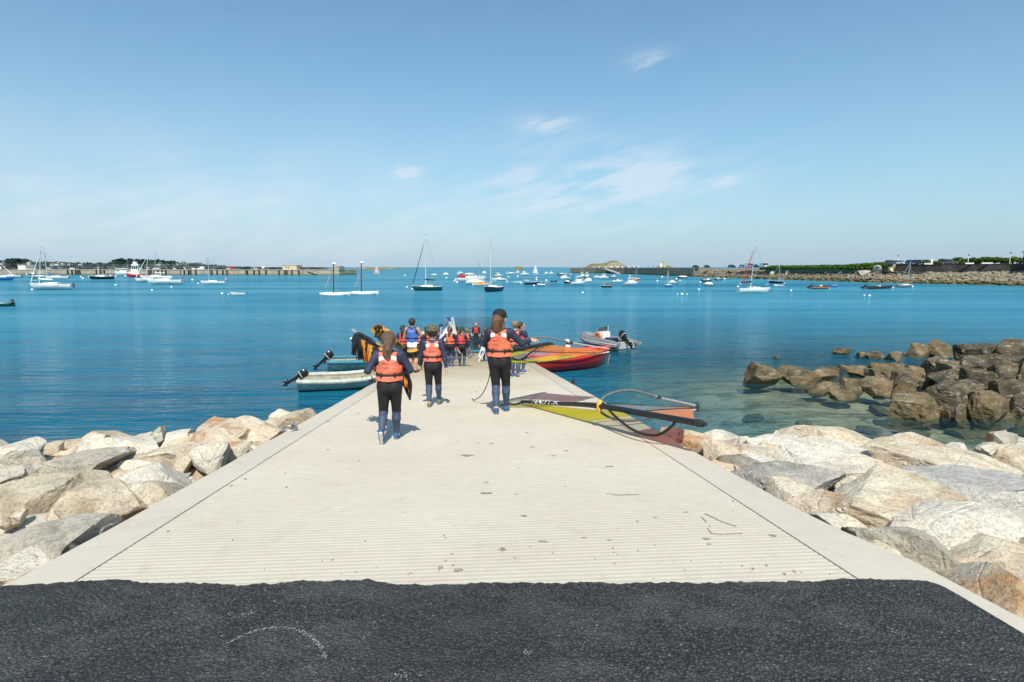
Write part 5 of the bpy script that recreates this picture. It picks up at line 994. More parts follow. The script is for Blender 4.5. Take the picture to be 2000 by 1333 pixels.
def hull(L, B, D, root, mat, band=None, boot=G_ANTI, deck=G_WHITE, open_=False, floor=.12, inner=None, trim=None, **kw):
    st = stations(L, B, D, **kw); n = len(st)
    loops = [[(p[0], -p[1], p[2]) for p in s[::-1]] + [(p[0], p[1], p[2]) for p in s[1:]] for s in st]
    mb = MB(); mb.loft(loops, closed=False); m = len(loops[0]); mb.add(loops[0], [tuple(range(m))]); h = mb.build('hull', mat, root, sharp=50)
    # dark bottom paint just at the waterline
    wl_ = [[(p[0], p[1] * 1.004 + (.004 if p[1] > 0 else -.004), p[2]) for p in l] for l in loops]
    if boot is not None:
        mb = MB(); bl = []
        for s in st:
            zs = [p[2] for p in s]; ys = [p[1] for p in s]; xs_ = [p[0] for p in s]; zc = .055 * max(D, .5); zl = max(min(zc, zs[-1]), zs[0]); row = [(np.interp(q, zs, xs_), np.interp(q, zs, ys) + .006, q) for q in np.linspace(zs[0], max(zl, zs[0] + .001), 4)]; bl.append([(a, -b, c) for a, b, c in row[::-1]] + row)
        mb.loft(bl, closed=False).build('bottom_paint', boot, root)
    if band is not None:
        for sg in (-1, 1):
            mb = MB(); bl = []
            for s in st[1:-1]:
                zs = [p[2] for p in s]; a, b = s[-2], s[-1]; lo_ = [a[k] * .45 + b[k] * .55 for k in range(3)]; hi_ = [a[k] * .15 + b[k] * .85 for k in range(3)]; bl.append([(lo_[0], sg * (lo_[1] + .008), lo_[2]), (hi_[0], sg * (hi_[1] + .008), hi_[2])])
            mb.loft(bl, closed=False).build('stripe', band, root)
    if not open_:
        mb = MB(); dl = [[(s[-1][0], -s[-1][1] * .985, s[-1][2] - .01), (s[-1][0], 0, s[-1][2] + .03 * B), (s[-1][0], s[-1][1] * .985, s[-1][2] - .01)] for s in st]; mb.loft(dl, closed=False).build('deck', deck, root)
    else:
        mb = MB(); il = []
        for s in st[:-1]:
            sec = [(p[0] - (.05 if s is st[-2] else -.04 if s is st[0] else 0), max(p[1] - .055, .008), max(p[2], floor)) for p in s]; il.append([(a, -b, c) for a, b, c in sec[::-1]] + sec[1:])
        mb.loft(il, closed=False); m = len(il[0]); mb.add(il[0], [tuple(range(m))]); mb.add(il[-1], [tuple(range(m))]); mb.build('inner_shell', inner or G_LGREY, root, sharp=50)
        if trim is not None:
            for sg in (-1, 1): MB().tube([(s[-1][0], sg * (s[-1][1] - .01), s[-1][2] + .005) for s in st], .095, 8).build('gunwale', trim, root)
            MB().tube([(st[0][-1][0], q * st[0][-1][1], st[0][-1][2]) for q in (-1, 0, 1)], .035, 8).build('transom_cap', trim, root)
    return st
def outboard(root, x, z, s=1.0, tilt=0.0, y=0.0, cowl=G_BLACK, leg=G_BLACK, name='outboard_motor'):
    """engine hung on the transom, shaft pointing aft and down; tilt swings the leg up"""
    g = bpy.data.objects.new(name, None); link(g); g.parent = root; g.location = (x, y, z); g.rotation_euler = (0, tilt, 0)
    n = 12; lp = []
    for t, hx, hy, ox in ((0, .13, .10, 0), (.06, .17, .125, 0), (.2, .19, .14, -.01), (.33, .175, .13, -.02), (.41, .12, .09, -.02), (.43, .05, .04, -.02)):
        lp.append([((ox - .16 + hx * math.copysign(abs(math.cos(a)) ** .62, math.cos(a)) * (1.1 if math.cos(a) < 0 else 1)) * s, hy * math.copysign(abs(math.sin(a)) ** .62, math.sin(a)) * s, (t + .12) * s) for a in np.linspace(0, 2 * math.pi, n + 1)[:-1]])
    cw = MB().loft(lp, cap0=True, cap1=True).build('cowling', cowl, g); MB().loft([[(q[0] * 1.0 + (q[0] + .16 * s) * .03, q[1] * 1.035, q[2]) for q in [(a_[0], a_[1], z_ * s) for a_ in lp[2]]] for z_ in (.20, .24)]).build('stripe', G_LGREY, cw)
    MB().loft([[(-.16 * s + a * s * w1, b * s * w2, z_ * s) for a, b in ((-.5, -.5), (.5, -.5), (.5, .5), (-.5, .5))] for z_, w1, w2 in ((.12, .20, .15), (-.1, .14, .09), (-.42, .12, .06), (-.50, .14, .05))], cap0=True, cap1=True).box((-.20 * s, 0, -.40 * s), (.26 * s, .20 * s, .014 * s)).tube([(-.30 * s, 0, -.54 * s), (-.16 * s, 0, -.54 * s), (-.02 * s, 0, -.54 * s)], [.035 * s, .05 * s, .02 * s], 9).add([(-.15 * s, 0, -.56 * s), (-.05 * s, 0, -.56 * s), (-.12 * s, .012, -.70 * s), (-.18 * s, -.012, -.70 * s)], [(0, 1, 2, 3)]).build('leg', leg, g)
    mb = MB()
    for k in range(3):
        a = k * 2.094; mb.add([(-.31 * s, 0, -.54 * s), (-.33 * s, .10 * s * math.cos(a - .3), (-.54 + .10 * math.sin(a - .3)) * s), (-.29 * s, .12 * s * math.cos(a + .1), (-.54 + .12 * math.sin(a + .1)) * s), (-.31 * s, .08 * s * math.cos(a + .5), (-.54 + .08 * math.sin(a + .5)) * s)], [(0, 1, 2, 3)])
    mb.build('propeller', M_GALV, g)
    MB().box((-.03 * s, 0, -.02 * s), (.07 * s, .20 * s, .26 * s), bev=.01).build('bracket', leg, g); MB().tube([(.0, .0, .14 * s), (.18 * s, .02, .20 * s), (.42 * s, .05, .22 * s)], [.02, .018, .022], 7).build('tiller', M_IRON, g)
    return g
def lightroot(name, label, cat, pos, head, group=None):
    g = empty(name, (pos[0], pos[1], 0), head); tag(g, label, cat, group); return g

# ---- workboats alongside the slipway
M_GRP = pm('weathered_grey_green_hull', (0.52, 0.50, 0.43), .65, .22, 2.2, .3, 14, .01, dirt=(0.20, 0.20, 0.15)); M_GRPIN = pm('worn_boat_interior', (0.30, 0.285, 0.23), .8, .28, 4, .35, 20, .01, dirt=(0.20, 0.17, 0.11)); M_RUBTEAL = pm('faded_teal_fender', (0.03, 0.20, 0.27), .6, .25, 6, .2, 40); M_RUBGRN = pm('dull_grey_green_fender', (0.46, 0.47, 0.41), .6, .3, 6, .2, 40); M_WOOD = pm('bleached_wood', (0.46, 0.34, 0.19), .75, .25, 12, .3, 60); M_NET = pm('green_yellow_net', (0.42, 0.46, 0.14), .9, .5, 25, .8, 120)
def heading(a, b): return math.atan2(b[1] - a[1], b[0] - a[0])
def workboat(label, stern, bow, D, trim, eng_tilt, B=1.75, eng=1.0, cowl=G_BLACK):
    stern, bow = np.array(stern), np.array(bow); mid = (stern + bow) / 2; g = lightroot('workboat', label, 'boat', mid, heading(stern, bow), 'boats tied beside the slipway'); L = np.linalg.norm(bow - stern)
    st = hull(L, B, D, g, M_GRP, open_=True, floor=.16, inner=M_GRPIN, trim=trim, transom=.90, T=.14, sheer=.9, boot=None, full=1.2)
    for f in (.30, .56): x = (f - .5) * L; MB().box((x, 0, D * .62), (.26, B * .86, .05), bev=.01).build('thwart', M_GRPIN, g)
    outboard(g, -L / 2 - .02, D * .80, eng, eng_tilt, .0, cowl); return g, L
wb1, L1 = workboat('weathered grey open workboat with tilted outboard nearest the slipway', (-8.75, 23.0), (-4.25, 24.1), .46, M_RUBGRN, R(62), 1.85, .92)
for (a, b, lab) in (((.0, -.35, .46), (1.35, .25, .72), 'bleached wooden oar lying across the grey workboat'), ((.25, .4, .42), (1.5, .05, .60), 'second thin oar in the grey workboat')):
    M_ = Matrix.Rotation(heading((-8.75, 23.0), (-4.25, 24.1)), 4, 'Z'); g = empty('oar', Vector((-6.5, 23.55, 0)) + M_ @ Vector(a)); tag(g, lab, 'oar', 'oars in the grey workboat'); d = (M_ @ (Vector(b) - Vector(a))); MB().tube([np.zeros(3), np.array(d)], .02, 7).build('shaft', M_WOOD, g); e = unit(np.array(d)); MB().box(-e * .12, (.34, .10, .02), rz=math.atan2(e[1], e[0]), bev=.008).build('blade', M_WOOD, g)
mb = MB(); rnd = random.Random(8)
for k in range(26): x, y = rnd.uniform(.1, 1.2), rnd.uniform(-.45, .45); mb.tube(bez([(x + rnd.uniform(-.25, .25), y + rnd.uniform(-.2, .2), .24 + rnd.uniform(0, .18)) for _ in range(4)], 5), .012, 5)
nt_ = mb.build('fishing_net', M_NET, None, loc=(-6.4, 23.6, 0.02), rz=.24); tag(nt_, 'heap of yellow-green netting lying in the grey workboat', 'net')
mb = MB(); 
wb2, L2 = workboat('open workboat with teal gunwale and black tilted outboard behind the nearest one', (-9.0, 27.3), (-4.6, 28.8), .52, M_RUBTEAL, R(50), 1.8, 1.0, G_BLACK)
gr = lightroot('rowing_dinghy', 'bright red plastic dinghy afloat at the slipway edge', 'boat', (2.85, 27.75), heading((1.1, 26.6), (4.9, 28.6)), 'boats tied beside the slipway')
hull(4.3, 1.75, .70, gr, G_RED, open_=True, floor=.2, inner=G_RED, trim=G_RED, transom=.75, T=.16, sheer=.55, boot=None, full=.8)
for x in (-.9, .5): MB().box((x, 0, .52), (.26, 1.45, .05), bev=.012).build('thwart', G_RED, gr)
MB().box((1.95, 0, .80), (.30, .42, .05), bev=.01).build('foredeck', G_RED, gr); 
for x in (.9, 1.15): MB().ball((x, .0, .72), .09, 8, 6).build('fender', M_WHITECL, gr)
MB().tube(bez([(2.3, 0, .92), (2.5, .05, .6), (2.45, .12, .1), (2.5, .2, -.3)], 6), .02, 6).build('mooring_line', M_WOOD, gr)
# person sitting beyond the red dinghy's rail
person(Vector((2.75, 28.0, .30)), 1.62, 0.5, 'person in white top and white cap seated in the red dinghy', res=.014, sit=.20, lf=np.array((-.1, .55, .08)), rf=np.array((.1, .55, .08)), lh=(-.12, .2, .30), rh=(.12, .22, .30), hair=H_DARK, style='short', cap='white', vest=None, zones=dict(torso=M_WHITECL, upper=M_BLACK, fore=SKIN), child=False)
# ---- rigid inflatable with console
M_HYP = pm('grey_inflatable_tube', (0.17, 0.18, 0.195), .5, .15, 3, .1, 30); M_HYPL = pm('pale_rubbing_strake', (0.52, 0.45, 0.38), .6, .15, 6, .1); M_LIFE = pm('faded_orange_lifebuoy', (0.85, 0.27, 0.13), .5, .12, 6, .1); M_HYPB = pm('black_inflatable_tube', (0.022, 0.025, 0.032), .45, .15, 3, .1, 30)
def rib_boat(label, stern, bow, B=2.0, tube=.21, tm=M_HYP, strake=M_HYPL, console=True, eng=1.25, buoy=True, extras=True, group='inflatable boats', hullm=G_LGREY):
    stern, bow = np.array(stern[:2]), np.array(bow[:2]); mid = (stern + bow) / 2; L = np.linalg.norm(bow - stern); g = lightroot('inflatable_boat', label, 'inflatable boat', mid, heading(stern, bow), group)
    hb = B / 2 - tube; path = [(-L / 2 - .15, -hb, tube + .16), (-L * .2, -hb, tube + .16), (L * .12, -hb * .96, tube + .17), (L * .34, -hb * .62, tube + .24), (L * .46, -hb * .2, tube + .33)]; path = path + [(p[0], -p[1], p[2]) for p in path[::-1]]; P = bez(path, 6); k = len(P); rr = [tube * (.55 + .45 * min(1, min(i, k - 1 - i) / 3)) for i in range(k)]
    MB().tube(P, rr, 12).build('inflatable_tube', tm, g)
    for dz_, r_ in ((.02, .045), (-.07, .03)): MB().tube([np.array(p) + np.array((0, (1 if p[1] > 0 else -1) * tube * .93 if abs(p[1]) > hb * .3 else 0, dz_)) + (np.array((tube * .95, 0, 0)) if abs(p[1]) <= hb * .3 else 0) for p in P], r_, 6).build('rubbing_strake', strake, g)
    hull(L * .92, (B - tube * 2) * 1.05, .26, g, hullm, open_=True, floor=.12, inner=G_LGREY, T=.2, boot=None, full=.9)
    MB().box((-L / 2 + .1, 0, .34), (.06, B - tube * 2, .42)).build('transom', G_LGREY, g)
    if console:
        MB().loft([[(x0, -.36, z_), (x1, -.36, z_), (x1, .36, z_), (x0, .36, z_)] for z_, x0, x1 in ((.15, -.15, .40), (.75, -.15, .36), (.98, -.12, .22))], cap0=True, cap1=True).build('console', G_WHITE, g)
        MB().loft([[(.2, -.34, .98), (.23, -.34, .98), (.23, .34, .98), (.2, .34, .98)], [(.08, -.32, 1.26), (.11, -.32, 1.26), (.11, .32, 1.26), (.08, .32, 1.26)]], cap0=True, cap1=True).build('windscreen', M_GLASS, g)
        MB().box((-.65, 0, .42), (.6, .6, .5), bev=.05).build('seat', G_NAVY, g)
        MB().tube([(.05, -.38, .2), (.05, -.38, 1.35)], .018, 6).build('antenna', M_SPAR, g)
    if buoy: MB().tube([(.1 + .30 * math.cos(a), .44, .62 + .30 * math.sin(a)) for a in np.linspace(0, 2 * math.pi, 21)[:-1]], .075, 9, closed=True).build('lifebuoy', M_LIFE, g)
    outboard(g, -L / 2 + .22, .55, eng, R(52)); return g
rib_boat('grey inflatable boat with orange lifebuoy on its console by the red dinghy', (6.9, 33.9), (4.7, 37.1), B=2.1, tube=.25, eng=1.15)

# ---- moored boats
BOATS = []          # (x pixel, short name, waterline y) for naming the buoys
def rng(x0, x1, yw): a, b = at_z(x0, yw), at_z(x1, yw); return a, b, (a + b) / 2, np.linalg.norm(b - a)
def hd(bow, skew): return (math.pi if bow == 'L' else 0.0) + skew
def m_at(mid): return m_per_px(mid)
def sailboat(x0, x1, yw, ytop, label, short, bow='L', skew=.25, col='white', mastx=None, jib=None, cover=None, band=None, rake=.03, deck=G_WHITE, cabin=True, spar=M_SPAR, flag=None, D=None, boot=G_ANTI, outb=False, group='sailing boats at their moorings'):
    a, b, mid, W_ = rng(x0, x1, yw); L = W_ / max(.3, math.cos(skew)); mpp = m_at(mid); L = max(2.5, L); ang = hd(bow, skew); g = lightroot('sailboat', label, 'sailboat', mid, ang, group); BOATS.append(((x0 + x1) / 2, short, yw))
    D = D or (.13 * L + .12); B = L * .34; st = hull(L, B, D, g, HC[col], band=band, deck=deck, T=.2, transom=.7, boot=boot)
    if cabin:
        lp = [[(L * x, -w_ * B, z_), (L * x, w_ * B, z_), (L * x, w_ * B * .8, z_ + h_), (L * x, -w_ * B * .8, z_ + h_)] for x, w_, z_, h_ in ((-.16, .30, D * .9, D * .42), (.02, .30, D * .92, D * .42), (.16, .24, D * .98, D * .32), (.27, .14, D * 1.04, .03))]
        c_ = MB().loft(lp, cap0=True, cap1=True).build('cabin', G_WHITE, g)
        for sg in (-1, 1): MB().loft([[(L * x, sg * (w_ * B * .93 + .012), z_), (L * x, sg * (w_ * B * .86 + .012), z_ + D * .2)] for x, w_, z_ in ((-.12, .30, D * 1.03), (.10, .262, D * 1.08))], closed=False).build('window', M_GLASS, c_)
        MB().box((-L * .30, 0, D * .98), (L * .24, B * .44, .06)).build('cockpit', G_LGREY, g)
    mx = ((mastx - (x0 + x1) / 2) * mpp) / math.cos(skew) * (1 if bow == 'R' else -1) if mastx is not None else L * .08
    zt = (yw - ytop) * mpp; zb = D * 1.05
    MB().tube([(mx, 0, zb), (mx - zt * rake, 0, zt)], [max(.05, .0075 * zt), max(.035, .005 * zt)], 8).build('mast', spar, g)
    MB().tube([(mx - zt * rake, 0, zt), (mx - zt * rake, 0, zt + .035 * zt)], .012, 5).box((mx - zt * rake - .1, 0, zt + .02 * zt), (.3, .03, .05)).build('wind_vane', M_IRON, g)
    zbm = D + .105 * zt; MB().tube([(mx, 0, zbm), (mx - L * .34, 0, zbm)], .05, 7).build('boom', spar, g)
    if cover: MB().tube([(mx + .06, 0, zbm + .30), (mx - L * .04, 0, zbm + .2), (mx - L * .18, 0, zbm + .13), (mx - L * .34, 0, zbm + .08)], [.16, .20, .15, .10], 9).build('sail_cover', CV[cover], g)
    wire = MB(); top = (mx - zt * rake * .96, 0, zt * .96); bowp = (L * .5 + D * .2, 0, D * 1.22)
    rw = max(.012, .16 * mpp)
    for e_ in (bowp, (-L * .5, 0, D), (mx - .1, B * .46, D), (mx - .1, -B * .46, D)): wire.tube([top, e_], rw, 4)
    wire.build('rigging', M_WIRE, g)
    if jib:
        t1 = np.array(bowp) + (np.array(top) - np.array(bowp)) * .04; t2 = np.array(bowp) + (np.array(top) - np.array(bowp)) * .86; MB().tube([t1, t1 + (t2 - t1) * .3, t2], [.10, .09, .04], 8).build('furled_jib', CV[jib], g)
    MB().tube([(L * .40, -B * .12, D * 1.15), (L * .40, -B * .12, D * 1.15 + .55), (L * .50, 0, D * 1.2 + .6), (L * .40, B * .12, D * 1.15 + .55), (L * .40, B * .12, D * 1.15)], .02, 5).build('pulpit', M_GALV, g)
    if flag: MB().add([(-L * .5, 0, D + .5), (-L * .5 - .5, 0, D + .45), (-L * .5 - .5, .02, D + .85), (-L * .5, 0, D + .9)], [(0, 1, 2, 3)]).tube([(-L * .5, 0, D), (-L * .5, 0, D + 1)], .02, 5).build('flag', CV[flag], g)
    if outb: outboard(g, -L / 2 - .03, D * .75, .9, R(10))
    return g
def motorboat(x0, x1, yw, ytop, label, short, bow='R', skew=.3, col='white', style='cabin', canopy=None, antenna=True, boot=G_ANTI, band=None, group='motorboats at their moorings', name='motorboat'):
    a, b, mid, W_ = rng(x0, x1, yw); L = max(2.4, W_ / max(.35, math.cos(skew))); mpp = m_at(mid); ang = hd(bow, skew); g = lightroot(name, label, 'motorboat', mid, ang, group); BOATS.append(((x0 + x1) / 2, short, yw))
    htot = (yw - ytop) * mpp; D = max(.45, min(htot * .52, .20 * L)); B = min(L * .42, 2.5); open_ = style in ('open', 'dinghy')
    hull(L, B, D, g, HC[col], open_=open_, floor=.15, boot=boot, band=band, T=.2, transom=.92, sheer=.6, inner=G_LGREY, trim=None)
    if style in ('cabin', 'pilot', 'flybridge'):
        H_ = max(htot - D, .5); x0_, x1_ = (-.10, .20) if style == 'pilot' else (-.22, .18)
        lp = [[(L * xa, -w_ * B, z_), (L * xb, -w_ * B, z_), (L * xb, w_ * B, z_), (L * xa, w_ * B, z_)] for z_, xa, xb, w_ in ((D * .95, x0_, x1_ + .06, .36), (D + H_ * .42, x0_, x1_ + .03, .35), (D + H_ * .80, x0_ + .02, x1_ - .05, .31), (D + H_ * .86, x0_ - .03, x1_ - .02, .34), (D + H_ * .92, x0_ - .02, x1_ - .04, .32))]
        c_ = MB().loft(lp, cap0=True, cap1=True).build('cabin', G_WHITE, g)
        z0, z1 = D + H_ * .46, D + H_ * .77
        for sg in (-1, 1):
            for f0, f1 in ((.06, .34), (.40, .66), (.72, .95)):
                q = lambda f, z_: (L * (x0_ + (x1_ - .0 - x0_) * f * (1.0 if z_ < z1 - .01 else .88) + (.012 if z_ > z0 else 0)), sg * B * (.352 if z_ < z1 - .01 else .322), z_)
                MB().add([q(f0, z0), q(f1, z0), q(f1, z1), q(f0, z1)], [(0, 1, 2, 3)]).build('window', M_GLASS, c_)
        for y0_, y1_ in ((-.30, -.02), (.02, .30)): MB().add([(L * (x1_ + .032), B * y0_, z0), (L * (x1_ + .032), B * y1_, z0), (L * (x1_ - .04), B * y1_ * .9, z1), (L * (x1_ - .04), B * y0_ * .9, z1)], [(0, 1, 2, 3)]).build('windscreen_pane', M_GLASS, c_)
        if style == 'flybridge': MB().loft([[(L * -.15, -.28 * B, D + H_ * .92), (L * .08, -.28 * B, D + H_ * .92), (L * .08, .28 * B, D + H_ * .92), (L * -.15, .28 * B, D + H_ * .92)], [(L * -.15, -.26 * B, D + H_ * 1.12), (L * .05, -.26 * B, D + H_ * 1.15), (L * .05, .26 * B, D + H_ * 1.15), (L * -.15, .26 * B, D + H_ * 1.12)]], cap1=True).build('flybridge', G_WHITE, g)
        if antenna: MB().tube([(L * .0, .1, D + H_ * .9), (L * -.02, .1, D + H_ * 1.35)], max(.02, .14 * mpp), 5).build('antenna', M_SPAR, g)
    if style == 'cuddy':
        H_ = max(htot - D, .3); MB().loft([[(L * x, -w_ * B, D * .95), (L * x, -w_ * B * .75, D + h_), (L * x, w_ * B * .75, D + h_), (L * x, w_ * B, D * .95)] for x, w_, h_ in ((-.05, .40, H_ * .7), (.12, .36, H_ * .6), (.36, .16, .05))], closed=False).build('foredeck', G_WHITE, g)
        MB().add([(L * .04, -.36 * B, D + H_ * .5), (L * .04, .36 * B, D + H_ * .5), (L * -.06, .34 * B, D + H_ * 1.0), (L * -.06, -.34 * B, D + H_ * 1.0)], [(0, 1, 2, 3)]).build('windscreen', M_GLASS, g)
        MB().box((-L * .22, 0, D * .9), (L * .16, B * .5, .25), bev=.04).build('seat', G_WHITE, g)
    if style == 'covered': H_ = max(htot - D, .25); MB().loft([[(L * x, -B * .46 * w_, D * .98), (L * x, -B * .28 * w_, D + H_ * h_), (L * x, B * .28 * w_, D + H_ * h_), (L * x, B * .46 * w_, D * .98)] for x, w_, h_ in ((-.46, .9, .35), (-.2, 1, .9), (.08, 1, 1), (.3, .75, .6), (.44, .3, .2))], closed=False, cap0=True).build('boat_cover', CV[canopy or 'white'], g)
    elif canopy:
        z_ = D + max(htot - D, .8) * .80; MB().loft([[(L * x, -B * .42, D * .98), (L * x, -B * .38, z_ * f), (L * x, B * .38, z_ * f), (L * x, B * .42, D * .98)] for x, f in ((-.46, .82), (-.34, .98), (-.20, 1))], closed=False, cap0=True).build('canopy', CV[canopy], g)
    if style == 'dinghy':
        for f in (-.2, .15): MB().box((L * f, 0, D * .7), (L * .08, B * .8, .04)).build('thwart', M_WOOD, g)
    if style in ('open', 'cuddy', 'pilot'): outboard(g, -L / 2 - .02, D * .9, .95, R(15))
    if style != 'dinghy': MB().tube([(L * .15, -B * .40, D * 1.1), (L * .15, -B * .40, D * 1.1 + .4), (L * .50, 0, D * 1.3 + .45), (L * .15, B * .40, D * 1.1 + .4), (L * .15, B * .40, D * 1.1)], .018, 5).build('bow_rail', M_GALV, g)
    return g
S, Mo = sailboat, motorboat
S(67, 140, 566, 486, 'large white sailboat with yellow and ochre stripe, tan boom cover', 'the yellow-striped sailboat', 'L', .12, 'white', 80, 'white', 'white', band=gel('ochre_stripe', (0.70, 0.42, 0.05), dirt=None), rake=-.10 + .22, boot=G_GREEN, outb=True)
S(-22, 23, 548, 508, 'blue-hulled sailboat cut by the picture edge near the quay', 'the blue-hulled sailboat', 'R', .2, 'blue', 2, 'white', 'white', rake=.10)
S(8, 40, 543, 512, 'small white sailboat just behind the blue-hulled one', 'the blue-hulled sailboat', 'L', .2, 'white', 13, None, None, outb=True)
S(94, 131, 546, 489, 'white sailboat with blue sail cover and dark bottom', 'the sailboat with blue cover', 'L', .25, 'white', 96, None, 'blue', rake=.0, outb=True)
S(62, 98, 545, 504, 'teal-bottomed white sailboat behind the yellow-striped one', 'the teal-bottomed sailboat', 'L', .3, 'teal', 80, None, None)
Mo(58, 80, 540, 531, 'small navy motorboat moored close under the quay', 'the small navy motorboat', 'L', .2, 'navy', 'cuddy')
S(178, 220, 546, 516, 'black-hulled sailboat with white cabin below the quay fenders', 'the black-hulled sailboat', 'L', .15, 'black', 193, None, None, rake=.02)
Mo(202, 218, 536, 529, 'small white cabin boat behind the black-hulled sailboat', 'the black-hulled sailboat', 'L', .2, 'white', 'cabin')
Mo(250, 280, 542, 515, 'red-hulled white workboat with tall wheelhouse below the quay', 'the red workboat', 'L', .15, 'red', 'flybridge', boot=None)
Mo(228, 256, 538, 524, 'long white motor launch beside the red workboat', 'the red workboat', 'L', .15, 'white', 'cabin')
S(240, 262, 537, 508, 'slim white yacht moored against the quay behind the launch', 'the red workboat', 'L', .3, 'white', 250, None, None, rake=.02)
S(262, 282, 537, 509, 'slim white yacht moored against the quay behind the red workboat', 'the red workboat', 'L', .3, 'white', 264, None, None, rake=.03)
S(276, 306, 551, 496, 'green and white sailboat seen bow-on beside the long white yacht', 'the long white yacht', 'L', .75, 'white', 287, 'white', None, rake=.14, boot=G_GREEN)
S(283, 330, 547, 493, 'white yacht with raked mast behind the long white yacht', 'the long white yacht', 'L', .4, 'white', 304, None, 'white', rake=.06)
S(293, 355, 556, 511, 'long white yacht with red ensign at the stern', 'the long white yacht', 'L', .12, 'white', 316, None, 'white', rake=0.0, flag='red', boot=G_ANTI)
S(397, 438, 556, 501, 'white sailboat with blue furled jib and blue boom cover', 'the blue-jibbed sailboat', 'L', .2, 'white', 410, 'skyblue', 'skyblue', rake=.0, flag='pink', boot=None)
Mo(452, 479, 577, 570, 'small white rowing dinghy alone on open water', 'the white rowing dinghy', 'L', .15, 'white', 'dinghy', boot=None, name='rowing_dinghy')
Mo(-24, 22, 599, 586, 'dark green dinghy with brown rudder at the picture edge', 'the dark green dinghy', 'L', .1, 'green', 'open', boot=None)
def beach_cat(x0, x1, yw, ytop, mastx, label, short):
    a, b, mid, W_ = rng(x0, x1, yw); mpp = m_at(mid); L = W_ * 1.0; g = lightroot('catamaran', label, 'catamaran', mid, math.pi + .15, 'beach catamarans with black masts'); BOATS.append(((x0 + x1) / 2, short, yw)); zt = (yw - ytop) * mpp; mx = -((mastx - (x0 + x1) / 2) * mpp)
    for sg in (-1, 1): MB().loft([[(L * x, sg * 1.1 + w_ * math.cos(t_), z_ + h_ * math.sin(t_)) for t_ in np.linspace(0, 2 * math.pi, 9)[:-1]] for x, w_, z_, h_ in ((-.5, .10, .30, .12), (-.3, .2, .22, .26), (.1, .22, .22, .28), (.35, .15, .27, .25), (.5, .03, .34, .12))], cap0=True, cap1=True).build('float', G_WHITE, g)
    for x in (-.12, .14): MB().tube([(L * x, -1.1, .42), (L * x, 1.1, .42)], .06, 8).build('crossbeam', M_SPAR, g)
    MB().add([(-L * .12, -1.0, .45), (L * .14, -1.0, .45), (L * .14, 1.0, .45), (-L * .12, 1.0, .45)], [(0, 1, 2, 3)]).build('trampoline', CV['black'], g)
    rk = -.05; MB().tube([(mx, 0, .45), (mx - zt * .03, 0, zt)], .085, 8).build('mast', M_DSPAR, g); MB().ball((mx - zt * .03 - .1, 0, zt + .12), (.45, .16, .16), 10, 6).build('masthead_float', G_WHITE, g)
    MB().tube([(mx - zt * .02, 0, zt * .8), (L * .44, 0, .5)], .02, 4).tube([(mx - zt * .02, 0, zt * .8), (mx - .6, 1.1, .5)], .02, 4).tube([(mx - zt * .02, 0, zt * .8), (mx - .6, -1.1, .5)], .02, 4).build('rigging', M_WIRE, g)
    MB().tube([(L * .36, 0, 1.3 + .0), (L * .16, 0, zt * .62)], .05, 6).build('furled_jib', CV['pink'], g)
    for sg in (-1, 1): MB().box((-L * .52, sg * 1.1, .25), (.10, .04, .8)).build('rudder', G_WHITE, g)
beach_cat(629, 681, 577, 517, 652, 'white beach catamaran with black mast beside the quay end', 'the nearer catamaran'); beach_cat(687, 736, 575, 515, 706, 'white beach catamaran with black mast, right of its twin', 'the second catamaran')
S(809, 862, 568, 462, 'dark green sailboat with tall mast and green-flecked furled jib', 'the dark green sailboat', 'L', .3, 'green', 832, 'green', 'black', rake=.012, boot=None)
S(948, 978, 570, 466, 'navy-and-white sailboat seen bow-on with very tall mast', 'the tall-masted navy sailboat', 'L', 1.05, 'navy', 959, None, None, rake=-.02, D=1.0)
Mo(893, 944, 551, 535, 'white cruiser with red canopy among the moored boats', 'the red-canopied cruiser', 'R', .35, 'white', 'flybridge', canopy='red')
Mo(910, 946, 556, 546, 'white covered boat in front of the red-canopied cruiser', 'the red-canopied cruiser', 'R', .2, 'white', 'covered', boot=None); Mo(926, 955, 559, 551, 'cream dinghy with orange cover beside the tall-masted sailboat', 'the cream dinghy', 'R', .2, 'cream', 'covered', canopy='orange', boot=None)
S(926, 948, 546, 512, 'thin-masted pale yacht far behind the red-canopied cruiser', 'the red-canopied cruiser', 'R', .3, 'white', 936, None, None)
Mo(962, 990, 549, 541, 'white speedboat with dark engine right of the tall-masted sailboat', 'the white speedboat', 'L', .2, 'white', 'cuddy', boot=None); Mo(964, 980, 541, 532, 'cabin boat with dark top behind the white speedboat', 'the white speedboat', 'R', .3, 'cream', 'pilot')
Mo(841, 853, 539, 534, 'tiny white launch far off beyond the dark green sailboat', 'the dark green sailboat', 'R', .3, 'white', 'cuddy'); Mo(866, 876, 538, 533, 'tiny white cabin boat far off, second from the dark green sailboat', 'the far launches', 'R', .3, 'white', 'covered'); Mo(895, 904, 536, 530, 'tiny white cabin boat far off above the red canopy', 'the far launches', 'R', .9, 'white', 'cabin'); Mo(942, 950, 535, 530, 'tiny white covered boat far off near the thin-masted yacht', 'the far launches', 'R', .3, 'white', 'covered')
